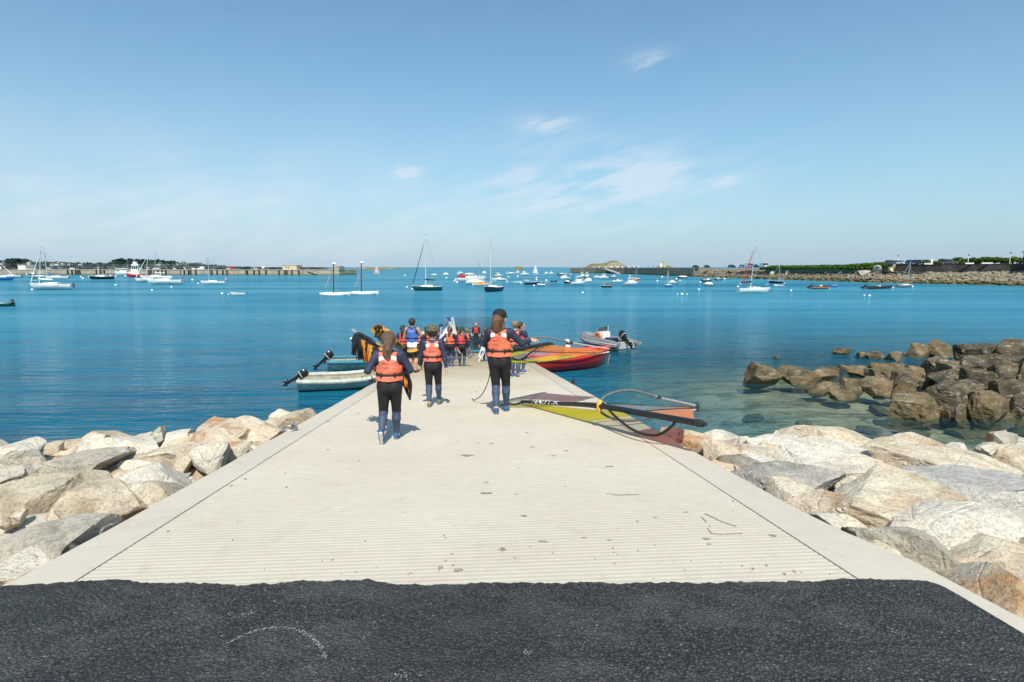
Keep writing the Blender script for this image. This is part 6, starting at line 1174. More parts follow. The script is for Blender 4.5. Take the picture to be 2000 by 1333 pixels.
S(988, 1006, 536, 520, 'far white yacht with short bare mast', 'the far white yacht', 'R', .3, 'white', 994, None, None); Mo(1007, 1015, 534, 528, 'tiny white cruiser beyond the far white yacht', 'the far white yacht', 'R', .4, 'white', 'cabin'); Mo(1016, 1032, 538, 531, 'far white cruiser with dark windows', 'the far white cruiser', 'R', .2, 'white', 'flybridge'); Mo(1062, 1072, 536, 531, 'tiny white boat right of the white sail', 'the white sail', 'R', .4, 'white', 'cabin'); Mo(1071, 1081, 536, 530, 'tiny white cabin boat, second right of the white sail', 'the white sail', 'R', .4, 'white', 'pilot'); Mo(1089, 1101, 538, 532, 'far dark launch near the breakwater head', 'the far dark launch', 'R', .3, 'navy', 'cuddy')
def under_sail(xc, yw, ytop, wpx, label, mats, hullc='white', bow=1):
    p = at_z(xc, yw); mpp = m_at(p); g = lightroot('sailing_dinghy', label, 'sailing dinghy', p, .2 if bow > 0 else math.pi + .2, 'dinghies under sail'); BOATS.append((xc, 'the ' + label.split(' with')[0].split(' sailing')[0], yw)); L = wpx * mpp * 1.1; zt = (yw - ytop) * mpp; hull(L, L * .36, .12 * L, g, HC[hullc], T=.15, boot=None)
    MB().tube([(L * .1, 0, .1), (L * .1, 0, zt)], max(.05, .12 * mpp), 6).build('mast', M_SPAR, g); vs = []; fs = []; n = 8
    for i in range(n + 1):
        t = i / n; w_ = L * .62 * (1 - t) ** .8
        for j in range(5): vs.append((L * .08 - w_ * j / 4, .10 * L * math.sin(math.pi * j / 4) * (1 - t), zt * (.14 + .85 * t)))
    MB().add(vs, [(i * 5 + j, i * 5 + j + 1, (i + 1) * 5 + j + 1, (i + 1) * 5 + j) for i in range(n) for j in range(4)]).build('mainsail', mats, g)
    MB().add([(L * .12, 0, zt * .72), (L * .48, 0, .14 * L + .1), (L * .14, .04 * L, zt * .16)], [(0, 1, 2)]).build('jib', mats, g)
    MB().ball((-L * .15, .1, .3 * L * .5 + .3), (.25, .25, .4), 8, 6).build('helmsman', M_NAVY, g)
under_sail(736, 536, 517, 9, 'pinkish sailing dinghy with raised sail far out past the quay', cloth('pale_pink_sail', (0.80, 0.62, 0.62), 0, .3)); under_sail(1046, 537, 516, 10, 'white sailing dinghy with raised sail among far boats', C_WHT)
Mo(1003, 1017, 553, 549, 'tiny white tender afloat left of the navy day-sailer', 'the navy day-sailer', 'R', .1, 'white', 'dinghy', boot=None, name='rowing_dinghy'); S(1024, 1053, 556, 523, 'navy day-sailer with white stripe and bare mast', 'the navy day-sailer', 'R', .15, 'navy', 1034, None, None, cabin=False, rake=0)
def rib_px(x0, x1, yw, label, short, bow='L', skew=.2, **kw):
    a, b, mid, W_ = rng(x0, x1, yw); L = W_ / math.cos(skew); ang = hd(bow, skew); d = np.array((math.cos(ang), math.sin(ang))) * L / 2; BOATS.append(((x0 + x1) / 2, short, yw)); return rib_boat(label, mid[:2] - d, mid[:2] + d, **kw)
rib_px(1050, 1063, 559, 'little white inflatable tender behind the navy day-sailer', 'the white tender', 'L', .2, B=1.2, tube=.18, tm=CV['white'], console=False, eng=.8, buoy=False)
Mo(1078, 1085, 551, 547, 'tiny dark rowing boat between buoys', 'the tiny dark rowing boat', 'R', .2, 'black', 'dinghy', boot=None, name='rowing_dinghy')
Mo(1095, 1112, 546, 534, 'white cabin cruiser nearest the breakwater head', 'the cruiser by the breakwater head', 'L', .6, 'white', 'pilot'); Mo(1101, 1116, 554, 546, 'small black-and-white launch below the breakwater head', 'the black-and-white launch', 'L', .5, 'black', 'cuddy'); Mo(1114, 1142, 557, 539, 'white wheelhouse boat with three dark windows and green bottom', 'the wheelhouse boat', 'R', .3, 'white', 'pilot', boot=G_GREEN)
Mo(1132, 1142, 541, 532, 'small white cabin boat under the breakwater wall', 'the breakwater wall', 'R', .4, 'white', 'cabin'); Mo(1141, 1152, 543, 532, 'white cabin boat with green hull under the breakwater wall', 'the breakwater wall', 'R', .5, 'green', 'cabin'); Mo(1142, 1155, 551, 543, 'white covered launch right of the wheelhouse boat', 'the wheelhouse boat', 'L', .6, 'white', 'covered')
Mo(1160, 1172, 543, 538, 'low white launch left of the three-window cruiser', 'the three-window cruiser', 'L', .2, 'white', 'cuddy'); Mo(1169, 1188, 545, 535, 'white cruiser with three windows below the breakwater ramp', 'the three-window cruiser', 'L', .3, 'white', 'cabin'); Mo(1190, 1203, 543, 537, 'grey-hulled cabin boat right of the breakwater ramp', 'the grey cabin boat', 'R', .2, 'grey', 'cuddy'); Mo(1194, 1215, 552, 545, 'white speedboat with curved windscreen in mid harbour', 'the curved speedboat', 'R', .15, 'white', 'cuddy', boot=None)
S(1175, 1195, 562, 550, 'dark boat with maroon sail cover and stubby mast', 'the maroon-covered boat', 'L', .2, 'black', 1182, None, 'maroon', cabin=False); Mo(1219, 1245, 557, 542, 'white fishing launch with long wheelhouse in mid harbour', 'the white fishing launch', 'R', .25, 'white', 'cabin', boot=None); S(1234, 1250, 548, 525, 'white and maroon sailboat behind the fishing launch', 'the white fishing launch', 'R', .3, 'red', 1243, None, None)
S(1296, 1314, 561, 528, 'bright blue sailboat with white deck seen nearly bow-on', 'the bright blue sailboat', 'L', .75, 'blue', 1304, None, None, rake=-.02, boot=None); Mo(1306, 1321, 554, 545, 'white launch just behind the bright blue sailboat', 'the bright blue sailboat', 'L', .4, 'white', 'cuddy'); Mo(1323, 1342, 544, 539, 'navy launch with white cover near the rocky shore', 'the navy launch', 'L', .15, 'navy', 'covered', canopy='white'); Mo(1369, 1390, 551, 543, 'white launch with green hull right of the bright blue sailboat', 'the green launch', 'R', .2, 'green', 'cuddy'); Mo(1375, 1392, 559, 551, 'grey launch with white cover in front of the green one', 'the green launch', 'L', .3, 'grey', 'covered', canopy='white')
S(1395, 1411, 548, 521, 'small black sailboat with white mast close to the rocks', 'the small black sailboat', 'R', .2, 'black', 1404, None, None, rake=0)
S(1440, 1502, 573, 475, 'large white sailboat with red furled jib and navy boom cover', 'the red-jibbed sailboat', 'R', .1, 'white', 1465, None, 'navy', rake=-.06, boot=None)
# its jib is furled on the after stay as seen from here
gq = [o for o in bpy.data.objects if o.get('label', '').startswith('large white sailboat with red')][0]
a, b, mid, W_ = rng(1440, 1502, 573); mq = m_at(mid); MB().tube([((1449 - 1471) * mq, 0, (573 - 556) * mq), ((1458 - 1471) * mq, 0, (573 - 522) * mq), ((1467 - 1471) * mq, 0, (573 - 491) * mq)], [.13, .10, .03], 8).build('furled_jib', CV['red'], gq)
S(1501, 1532, 554, 518, 'navy sailboat with white deck below the grassy bank', 'the navy sailboat', 'L', .15, 'navy', 1521, None, None, rake=0, cabin=False); Mo(1512, 1528, 560, 555, 'small white tender in front of the navy sailboat', 'the navy sailboat', 'L', .2, 'white', 'dinghy', boot=G_ANTI, name='rowing_dinghy')
rib_px(1580, 1622, 565, 'black inflatable with white console and orange bow cover', 'the white-consoled inflatable', 'R', .15, B=2.2, tube=.24, tm=M_HYPB, strake=CV['orange'], eng=1.3, buoy=False); Mo(1620, 1637, 561, 557, 'small bright blue dinghy beside the white-consoled inflatable', 'the small blue dinghy', 'R', .1, 'blue', 'dinghy', boot=None, name='rowing_dinghy')
rib_px(1685, 1745, 565, 'long black inflatable boat moored off the sea wall', 'the long black inflatable', 'R', .15, B=2.3, tube=.26, tm=M_HYPB, strake=M_HYPB, eng=1.4, buoy=False)
S(1750, 1783, 562, 511, 'grey-beige sailboat with maroon cover moored off the sea wall', 'the maroon-covered sailboat', 'R', .2, 'grey', 1772, None, 'maroon', rake=-.08)
# ---- mooring buoys
M_BUOY = pm('white_buoy_plastic', (0.82, 0.81, 0.78), .35, .05, 3, .03, dirt=(0.45, 0.43, 0.36)); M_BUOYR = pm('pinkish_buoy', (0.80, 0.52, 0.45), .4, .05, 3, .03)
bm_ = MB().ball((0, 0, .16), (.42, .42, .40), 14, 10).mesh('float', M_BUOY); rm_ = MB().tube([(0, 0, .52), (0, 0, .62)], .06, 8).tube([(.10 * math.cos(a), 0, .68 + .08 * math.sin(a)) for a in np.linspace(0, 6.28, 11)[:-1]], .02, 5, closed=True).mesh('top_ring', M_GALV)
buoys = [(226, 559), (297, 569), (335, 563), (376, 549), (387, 556), (394, 553), (434, 576), (446, 577), (63, 568), (66, 561), (216, 541), (226, 542), (158, 543), (174, 543), (162, 546), (179, 547), (52, 538), (134, 542), (245, 541), (266, 543), (276, 551), (292, 554), (345, 538), (352, 538), (626, 576), (795, 563), (805, 567), (791, 540), (870, 538), (872, 545), (888, 551), (893, 554), (890, 548), (899, 543), (924, 558), (990, 552), (993, 543), (1011, 542), (1018, 555), (951, 570), (1048, 545), (1048, 549), (1043, 560), (1067, 550), (1115, 556), (1138, 574), (1115, 537), (1104, 544), (1284, 551), (1293, 543), (1321, 547), (1328, 550), (1332, 577), (1323, 577), (1342, 577), (1365, 568), (1368, 553), (1301, 561), (1180, 561), (1193, 552), (1230, 541), (1336, 545), (1415, 547), (1446, 556), (1441, 562), (1514, 560), (1531, 555), (1545, 570), (1619, 565), (1635, 561), (1691, 559), (1743, 564), (1782, 562), (1698, 580), (1688, 579), (1384, 558), (1201, 542), (1248, 547)]
used = {}
nums = ['', 'second ', 'third ', 'fourth ', 'fifth ', 'sixth ', 'seventh ']
for (x, y) in sorted(buoys):
    p = at_z(x, y - 1); small = (x, y) in ((1323, 577), (1342, 577), (1688, 579), (446, 577)); s_ = (.34 if small else max(.55, 3.6 * m_per_px(p) / .8)) * random.uniform(.9, 1.1); s_ = min(s_, 1.15)
    near = min(BOATS, key=lambda b: abs(b[0] - x) + 3 * abs(b[2] - y))[1]; k = used.get(near, 0); used[near] = k + 1
    g = empty('mooring_buoy', p, random.uniform(0, 6)); g.scale = (s_, s_, s_); tag(g, f'{nums[k]}white round mooring buoy near {near}' + (', counting from the left' if k else ''), 'buoy', 'mooring buoys in the harbour')
    o = link(bpy.data.objects.new('float', bm_)); o.parent = g; o = link(bpy.data.objects.new('top_ring', rm_)); o.parent = g
# ================================================================== quay, breakwater, shore and what stands on them
def mat_masonry(name, c0, c1, mortar, bw, bh, tide=None, stain=.5):
    t = NT(name); p = t.n('ShaderNodeNewGeometry').outputs['Position']; sp = t.n('ShaderNodeSeparateXYZ'); t.l(p, sp.inputs[0]); cb = t.n('ShaderNodeCombineXYZ'); t.l(t.math('ADD', sp.outputs[0], t.math('MULTIPLY', sp.outputs[1], .35)), cb.inputs[0]); t.l(sp.outputs[2], cb.inputs[1])
    br = t.n('ShaderNodeTexBrick'); t.l(cb.outputs[0], br.inputs['Vector']); br.inputs['Scale'].default_value = 1.0; br.inputs['Brick Width'].default_value = bw; br.inputs['Row Height'].default_value = bh; br.inputs['Mortar Size'].default_value = .02
    br.inputs['Color1'].default_value = (*c0, 1); br.inputs['Color2'].default_value = (*c1, 1); br.inputs['Mortar'].default_value = (*mortar, 1)
    n1 = t.noise(p, .35, 6, .65); col = t.mix(1.0, br.outputs['Color'], t.ramp(n1, [(.3, (.62, .6, .58)), (.7, (1.1, 1.1, 1.1))]), 'MULTIPLY')
    st = t.ramp(t.noise(t.mapv(p, (.8, .8, .12)), .7, 6, .7), [(.5, (0, 0, 0)), (.68, (1, 1, 1))]); col = t.mix(t.math('MULTIPLY', st, stain), col, tuple(q * .28 for q in c0))
    if tide is not None: k = t.math('ADD', t.math('MULTIPLY', t.math('SUBTRACT', tide, sp.outputs[2]), 1.6), t.math('MULTIPLY', t.math('SUBTRACT', n1, .5), 1.2), clamp=True); col = t.mix(t.math('MULTIPLY', k, .7), col, (.09, .078, .035))
    return t.done(t.bsdf(col, .9, normal=t.bump(t.math('ADD', t.noise(p, 3, 4), br.outputs['Fac']), .5, .06), spec=.2))
M_QUAY = mat_masonry('quay_granite', (.40, .34, .25), (.50, .44, .33), (.22, .19, .14), 1.4, .55, 1.0, .35); M_SEAW = mat_masonry('dark_rubble_masonry', (.05, .047, .044), (.09, .084, .077), (.10, .094, .083), .7, .4, None, .5); M_BREAK = mat_masonry('breakwater_masonry', (.20, .18, .14), (.27, .245, .195), (.12, .11, .09), 1.2, .5, 1.2, .5); M_DECK = pm('quay_deck_concrete', (.36, .34, .30), .9, .15, .5, .1, 4)
def foliage_mat(name, a, b, c):
    t = NT(name); p = t.n('ShaderNodeNewGeometry').outputs['Position']; col = t.ramp(t.noise(p, 1.1, 4, .6), [(.3, a), (.52, b), (.75, c)]); b1 = t.bsdf(col, .7, spec=.2); tl = t.n('ShaderNodeBsdfTranslucent'); t.put(tl.inputs[0], col); m = t.n('ShaderNodeMixShader'); m.inputs[0].default_value = .25; t.l(b1, m.inputs[1]); t.l(tl.outputs[0], m.inputs[2]); return t.done(m.outputs[0])
F_PINE = foliage_mat('pine_foliage', (.018, .045, .042), (.035, .075, .062), (.06, .11, .085)); F_GRASS = foliage_mat('bank_grass', (.05, .10, .018), (.10, .18, .03), (.17, .24, .06)); F_BUSH = foliage_mat('shrub_foliage', (.04, .085, .015), (.085, .15, .028), (.16, .22, .06)); M_TRUNK = pm('pine_bark', (.10, .07, .05), .9, .3, 2, .5, 20, .02); M_ROOF = pm('slate_roof', (.06, .065, .075), .7, .2, 1, .2, 8); M_REND = pm('white_render', (.74, .72, .67), .85, .08, .6, .1, 10); M_BEIGE = pm('beige_render', (.56, .46, .33), .85, .1, .6, .1, 10); M_TYRE = pm('black_fender_rubber', (.018, .018, .018), .8, .2, 3, .3, 20); M_DARKW = pm('dark_timber', (.05, .045, .04), .8, .3, 3, .3, 20); M_FIELD = pm('coastal_turf', (.085, .12, .07), .95, .35, .08, .2, 3)  # pine tones shifted blue-green: distance haze is put into the colour
def leaf_mass(boxes, n, size, seed, flat=.6):
    """leaf clumps inside a list of ellipsoids (c, r)"""
    rnd = np.random.RandomState(seed); vol = np.array([r[0] * r[1] * r[2] for c, r in boxes]); cnt = np.maximum(6, (vol ** .67 / (vol ** .67).sum() * n)).astype(int); V_ = []
    for (c, r), k in zip(boxes, cnt):
        d = rnd.normal(size=(k, 3)); d /= np.linalg.norm(d, axis=1)[:, None]; q = d * (rnd.uniform(.55, 1.06, (k, 1))) * np.array(r) + np.array(c)
        a = rnd.normal(size=(k, 3)); a /= np.linalg.norm(a, axis=1)[:, None]; b = np.cross(a, rnd.normal(size=(k, 3))); b /= np.linalg.norm(b, axis=1)[:, None]; s_ = size * rnd.uniform(.5, 1.3, (k, 1)); V_.append(np.stack((q - a * s_, q + b * s_ * .7, q + a * s_, q - b * s_ * .7), 1).reshape(-1, 3))
    V_ = np.concatenate(V_); m = len(V_) // 4; mb = MB(); mb.v = [V_]; mb.n = len(V_); mb.f = [(4 * i, 4 * i + 1, 4 * i + 2, 4 * i + 3) for i in range(m)]; mb.m = [0] * m; return mb
ORD = ['first', 'second', 'third', 'fourth', 'fifth', 'sixth', 'seventh', 'eighth', 'ninth', 'tenth', 'eleventh', 'twelfth', 'thirteenth', 'fourteenth', 'fifteenth', 'sixteenth', 'seventeenth', 'eighteenth', 'nineteenth', 'twentieth', 'twenty-first', 'twenty-second', 'twenty-third', 'twenty-fourth', 'twenty-fifth', 'twenty-sixth']
# ---- cars
PAINT = {k: pm(k + '_car_paint', c, .28, .03, 2, 0, spec=.6, **{'Coat Weight': .5}) for k, c in dict(white=(.75, .75, .74), black=(.012, .012, .014), grey=(.10, .105, .11), silver=(.42, .43, .44), blue=(.02, .05, .16), red=(.40, .02, .02), green=(.01, .12, .07), navy=(.012, .02, .05)).items()}
def car_parts(van=False):
    L, W_, H_ = (4.9, 1.9, 2.05) if van else (4.2, 1.76, 1.48); zb = .28; zs = 1.0 if van else .88
    prof = [(-L / 2, zb + .1), (-L / 2 + .05, zs), (-L / 2 + .9, zs + (.05 if not van else .12)), (L / 2 - .12, zs - .02), (L / 2, zs - .25), (L / 2 - .03, zb)]; prof = [(-L / 2 + .04, zb)] + prof[:]
    body = MB(); lp = [[(x, y * W_ / 2, z) for x, z in prof] for y in (-.94, -1, 1, .94)]; lp[0] = [(x * .985, -W_ / 2 + .0, z) for x, z in prof]; body.loft([[(x * .98, -W_ / 2, zb + (z - zb) * .97) for x, z in prof], [(x, -W_ / 2 + .10, z) for x, z in prof], [(x, W_ / 2 - .10, z) for x, z in prof], [(x * .98, W_ / 2, zb + (z - zb) * .97) for x, z in prof]], cap0=True, cap1=True)
    rx = (-L * .30, L * .44) if van else (-L * .10, L * .30); body.loft([[(rx[0], -W_ * .40, H_ - .10), (rx[1], -W_ * .40, H_ - .10), (rx[1], W_ * .40, H_ - .10), (rx[0], W_ * .40, H_ - .10)], [(rx[0] + .15, -W_ * .36, H_), (rx[1] - .12, -W_ * .36, H_), (rx[1] - .12, W_ * .36, H_), (rx[0] + .15, W_ * .36, H_)]], cap0=True, cap1=True)
    if van: body.box((L * .22, 0, (H_ + zs) / 2), (L * .46, W_ * .96, H_ - zs - .04))
    gx0 = (-L * .40, -L * .28) if van else (-L * .28, L * .44); win = MB(); win.loft([[(gx0[0], -W_ * .47, zs), (L * .30 if van else gx0[1], -W_ * .47, zs), (L * .30 if van else gx0[1], W_ * .47, zs), (gx0[0], W_ * .47, zs)], [(rx[0], -W_ * .40, H_ - .1), (L * .0 if van else rx[1], -W_ * .40, H_ - .1), (L * .0 if van else rx[1], W_ * .40, H_ - .1), (rx[0], W_ * .40, H_ - .1)]])
    wh = MB(); wh.tube([(0, -.10, 0), (0, .10, 0)], .32, 14).tube([(0, -.105, 0), (0, .105, 0)], .18, 10, m=1); return body, win, wh, L, W_
CARM = {}
def car(p, rz, colr, label, group, van=False, wheels=True):
    key = (van, colr)
    if key not in CARM: b, w_, h_, L, W_ = car_parts(van); CARM[key] = (b.mesh('body', PAINT[colr]), w_.mesh('windows', M_GLASS), h_.mesh('wheel', [M_TYRE, M_ALU]), L, W_)
    b, w_, h_, L, W_ = CARM[key]; g = empty('parked_van' if van else 'parked_car', p, rz); tag(g, label, 'van' if van else 'car', group)
    for nm, me in (('body', b), ('windows', w_)): o = link(bpy.data.objects.new(nm, me)); o.parent = g
    if wheels:
        for x in (-L * .31, L * .31):
            for y in (-1, 1): o = link(bpy.data.objects.new('wheel', h_)); o.parent = g; o.location = (x, y * (W_ / 2 - .08), .32)
    return g
# ---- stone quay on the left
QA, QB = at_z(662, 538), at_z(0, 536.5); qd = unit((QB - QA)[:2]); qn = np.array((-qd[1], qd[0])); qn = qn if qn[1] > 0 else -qn; QZ = 3.3
def quay_at(px, back=0.0):
    s_ = (px - 1000) / (FPX * CP); A_ = QA[:2] + qn * back; t = (A_[0] - s_ * A_[1]) / (s_ * qd[1] - qd[0]); q = A_ + qd * t; return np.array((q[0], q[1], QZ)), t
quay = empty('stone_quay', (QA[0], QA[1], 0), math.atan2(qd[1], qd[0])); tag(quay, 'long pale stone quay with black timber fenders and parked cars on top', 'quay')
QL = 470; sgn = 1 if np.cross(np.append(qd, 0), np.append(qn, 0))[2] > 0 else -1
seg = 18
MB().loft([[(x, 0, -6), (x, sgn * .35, QZ - .35), (x, sgn * 26, QZ - .35), (x, sgn * 26, -6)] for x in np.linspace(0, QL, seg)], cap0=True, cap1=True).build('wall', M_QUAY, quay, smooth=False)
MB().loft([[(x, sgn * .15, QZ - .35), (x, sgn * .15, QZ), (x, sgn * 26, QZ), (x, sgn * 26, QZ - .35)] for x in (0, QL)], cap0=True, cap1=True).build('coping', M_DECK, quay, smooth=False)
MB().box((2.0, sgn * 4, QZ + 1.0), (4.4, 7.5, 2.0)).box((2.0, sgn * 4, QZ + 2.1), (3.6, 6.5, .3)).build('end_parapet', M_QUAY, quay, smooth=False)
ft = MB().box((0, 0, 0), (.75, .55, 3.5), bev=.05).mesh('timber_fender', M_TYRE)
for px in (146, 154, 161, 165, 169, 201, 209, 216, 302, 306, 312, 319, 327, 334, 370, 378, 382, 392, 423, 433, 444, 452, 491, 504, 514, 527, 552, 563, 567, 577, 590): _, t = quay_at(px); o = link(bpy.data.objects.new('timber_fender', ft)); o.parent = quay; o.location = (t, -sgn * .05, 1.35)
for px in (362, 419, 488): _, t = quay_at(px); MB().box((t, -sgn * .05, 1.9), (.5, .1, 2.4)).build('ladder', M_IRON, quay)
mb = MB(); _, t = quay_at(606); mb.loft([[(t + .0, -sgn * .6, QZ - .2), (t, sgn * .3, QZ - .2), (t, sgn * .3, QZ - .6), (t, -sgn * .6, QZ - .6)], [(t - 9, -sgn * .6, .2), (t - 9, sgn * .3, .2), (t - 9, sgn * .3, -.4), (t - 9, -sgn * .6, -.4)]], cap0=True, cap1=True); mb.build('stone_steps', M_QUAY, quay, smooth=False)
qa = math.atan2(qd[1], qd[0])
def qbuild(px0, px1, ztop, back, dep, name, label, wall, cat, roof=None):
    (p0, _), (p1, _) = quay_at(px0, back), quay_at(px1, back); L = np.linalg.norm(p1 - p0); mid = (p0 + p1) / 2; g = empty(name, (mid[0], mid[1], QZ), qa); tag(g, label, cat); H_ = ztop - QZ; MB().box((0, sgn * dep / 2, H_ / 2), (L, dep, H_)).build('wall', wall, g, smooth=False); MB().box((0, sgn * dep / 2, H_ + .12), (L + .5, dep + .5, .24)).build('roof', roof or wall, g, smooth=False); return g, L, H_
zq = lambda py, d: CZ + (522 - py) / FPX * d
g, L, H_ = qbuild(559, 586, zq(519, 365), 8, 7, 'quay_pavilion', 'flat-roofed beige block with slit windows near the quay end', M_BEIGE, 'building')
for k in range(2): MB().box((L * (.28 - .17 * k - .05), -sgn * .02, H_ * .58), (L * .11, .08, .5)).build('window', M_GLASS, g)
g, L, H_ = qbuild(51, 65, zq(518.5, 385), 8, 7, 'quay_hut', 'cream cube-shaped hut on the quay behind the white yachts', M_REND, 'building')
g, L, H_ = qbuild(-60, 31, zq(517.5, 395), 12, 14, 'market_hall', 'long low hall with dark roof at the landward end of the quay', M_DARKW, 'building', M_ROOF)
for k in range(9): MB().box((-L / 2 + (k + .5) * L / 9, -sgn * .03, H_ * .35), (L / 13, .08, H_ * .55)).build('bay_opening', (G_GREEN, M_REND, M_GLASS)[k % 3], g)
rnd = random.Random(21); k = 0; CC = {}
seq = ['black', 'blue', 'black', 'silver', 'white', 'navy', 'grey', 'black', 'navy', 'white', 'black', 'grey', 'navy', 'silver']
px = 646.0
while px > 36:
    px -= rnd.uniform(6.6, 9.0)
    if 553 < px < 592 or 46 < px < 70: continue
    colr = rnd.choice(seq); van = False
    for q, c_, v_ in ((464, 'red', True), (478, 'green', True), (522, 'white', True), (490, 'black', True), (405, 'white', True), (512, 'red', False)):
        if abs(px - q) < 5: colr, van = c_, v_
    p, _ = quay_at(px, rnd.uniform(3.0, 9.0)); k += 1
    nk = CC.get((colr, van), 0); CC[(colr, van)] = nk + 1
    car(p, qa + rnd.uniform(-.15, .15) + (math.pi if rnd.random() < .5 else 0), colr, f'{colr} {"van" if van else "car"} parked on the quay, {ORD[nk]} {colr} one from its seaward end', 'cars parked along the quay', van, wheels=False)
# low walkway on piles behind the quay
W0, W1 = at_y(438, 520, 520), at_y(-120, 520, 560); wd = W1 - W0; wl2 = np.linalg.norm(wd[:2]); fb = empty('footbridge', (W0[0], W0[1], 0), math.atan2(wd[1], wd[0])); tag(fb, 'long flat footbridge on slender piles stretching behind the parked cars', 'footbridge')
MB().box((wl2 / 2, 0, 6.0), (wl2, 4, .9)).build('deck', M_DARKW, fb, smooth=False); MB().box((wl2 / 2, -1.9, 7.35), (wl2, .12, .12)).build('handrail', M_GALV, fb); pmh = MB().box((0, 0, 0), (.8, 3, 8.5)).mesh('pile', M_DECK)
for q in range(int(wl2 / 13)): o = link(bpy.data.objects.new('pile', pmh)); o.parent = fb; o.location = (q * 13 + 4, 0, 1.4)
# ---- low coast and town behind the quay
ridge = [(-260, 512), (-120, 511), (-50, 513), (8, 514), (15, 511), (30, 509), (50, 510), (62, 514), (90, 516), (130, 516.5), (170, 517.5), (210, 517), (225, 513), (260, 512), (300, 512), (330, 514), (360, 515.5), (400, 518), (430, 519), (445, 520.2), (480, 521.6), (560, 522), (640, 522.3)]
mb = MB(); fr, bk = [], []; dR = 900.0
xs_, ys_ = zip(*ridge)
for px in np.arange(-260, 641, 6): ytop = np.interp(px, xs_, ys_) + .7 * mnoise.noise(Vector((px * .06, 0, 0))); a = at_y(px, ytop, dR); b = at_y(px, 522.5, dR - 160); bk.append((a[0] * 1.3, a[1] * 1.3, a[2] - 3)); fr.append(((b[0], b[1], -1.0), ((a[0] + b[0]) / 2, (a[1] + b[1]) / 2, a[2] * .6), (a[0], a[1], a[2])))
mb.loft([[f[0], f[1], f[2], q] for f, q in zip(fr, bk)], closed=False); tag(mb.build('hills', M_FIELD, None), kind='structure')
rnd = random.Random(4); boxes = []
for k in range(230):
    px = rnd.choice([rnd.uniform(-200, 70), rnd.uniform(-10, 62), rnd.uniform(70, 210), rnd.uniform(205, 420), rnd.uniform(225, 345)]); yb = np.interp(px, xs_, ys_); d = dR - rnd.uniform(5, 120); p = at_y(px, yb + rnd.uniform(-.2, 4.5), d); r_ = rnd.uniform(2.4, 5.0); boxes.append(((p[0], p[1], p[2] + 1.0), (r_ * 1.3, r_, r_ * .75)))
tag(leaf_mass(boxes, 15000, .9, 3).build('woodland', F_PINE, None, smooth=False), 'dark wooded rise behind the quay on the far shore', 'woodland', kind='stuff')
def pine(px, ybase, ytop, d, label, wpx, seed):
    b = at_y(px, ybase, d); h_ = (ybase - ytop) * d / FPX; w_ = wpx * d / FPX; g = empty('pine_tree', b); tag(g, label, 'tree', 'pines on the far shore'); rnd = random.Random(seed); MB().tube([(0, 0, -2), (.2, 0, h_ * .4), (rnd.uniform(-.5, .5), 0, h_ * .8)], [.5, .38, .2], 7).tube([(.2, 0, h_ * .45), (w_ * .25, 0, h_ * .7)], [.22, .1], 5).tube([(.2, 0, h_ * .5), (-w_ * .25, 0, h_ * .75)], [.22, .1], 5).build('trunk', M_TRUNK, g)
    bx_ = [((rnd.uniform(-.4, .4) * w_, rnd.uniform(-.3, .3) * w_, h_ * rnd.uniform(.62, .92)), (w_ * rnd.uniform(.18, .32), w_ * .25, h_ * rnd.uniform(.09, .16))) for _ in range(8)]; leaf_mass(bx_, 520, .75, seed).build('crown', F_PINE, g, smooth=False)
for k, (px, yt, w_) in enumerate(((226, 508, 12), (234, 505.5, 14), (245, 507, 12), (256, 506, 13), (268, 507, 12), (279, 507.5, 14), (291, 508.5, 12), (303, 507, 13), (315, 509, 11), (326, 510, 12), (24, 506.5, 15), (38, 506, 16), (52, 508, 13))): pine(px, 517, yt, 820 - (k % 3) * 20, f'dark spreading pine on the far shore, {ORD[k]} {"along the ridge behind the red workboat" if px > 100 else "of the clump above the dark-roofed hall"}' if px > 100 else f'dark spreading pine above the dark-roofed hall, {ORD[k - 10]} of the clump', w_, 60 + k)
def house(px, ybase, wpx, hpx, d, label, wall=M_REND, rz=.2):
    b = at_y(px, ybase, d); q = d / FPX; w_, h_ = wpx * q, hpx * q; g = empty('house', (b[0], b[1], b[2] - 1.5), rz); tag(g, label, 'house', 'houses on the far shore'); dp = w_ * .7; hw = h_ * .6 + 1.5; MB().box((0, 0, hw / 2), (w_, dp, hw)).build('wall', wall, g, smooth=False); rf = MB().prism([(-dp / 2 - .3, hw), (dp / 2 + .3, hw), (0, hw + h_ * .5)], -w_ / 2 - .2, w_ / 2 + .2); rf.v = [np.stack((v[:, 1], v[:, 0], v[:, 2]), 1) for v in rf.v]; r_ = rf.build('roof', M_ROOF, g, smooth=False); MB().box((w_ * .4, 0, hw + h_ * .5), (.8, 1.2, 1.6)).build('chimney', wall, r_, smooth=False)
    for k in range(max(2, int(w_ / 3.5))): MB().box((-w_ / 2 + (k + .5) * w_ / max(2, int(w_ / 3.5)), -dp / 2 - .03, hw * .55), (1.0, .1, 1.3)).build('window', M_GLASS, g)
for k, (px, yb, w_, h_) in enumerate(((3, 518, 9, 5), (57, 515, 6, 4), (88, 517, 8, 4), (101, 517, 10, 5), (112, 518, 8, 4), (121, 517, 9, 5), (133, 518, 10, 5), (141, 518, 7, 4), (158, 519, 7, 4), (312, 519, 9, 5), (343, 518, 10, 6), (178, 519, 6, 3))): house(px, yb, w_, h_, 780 + (k % 4) * 20, f'small white house on the far shore, {ORD[k]} from the landward end', rz=.2 - .1 * (k % 3))
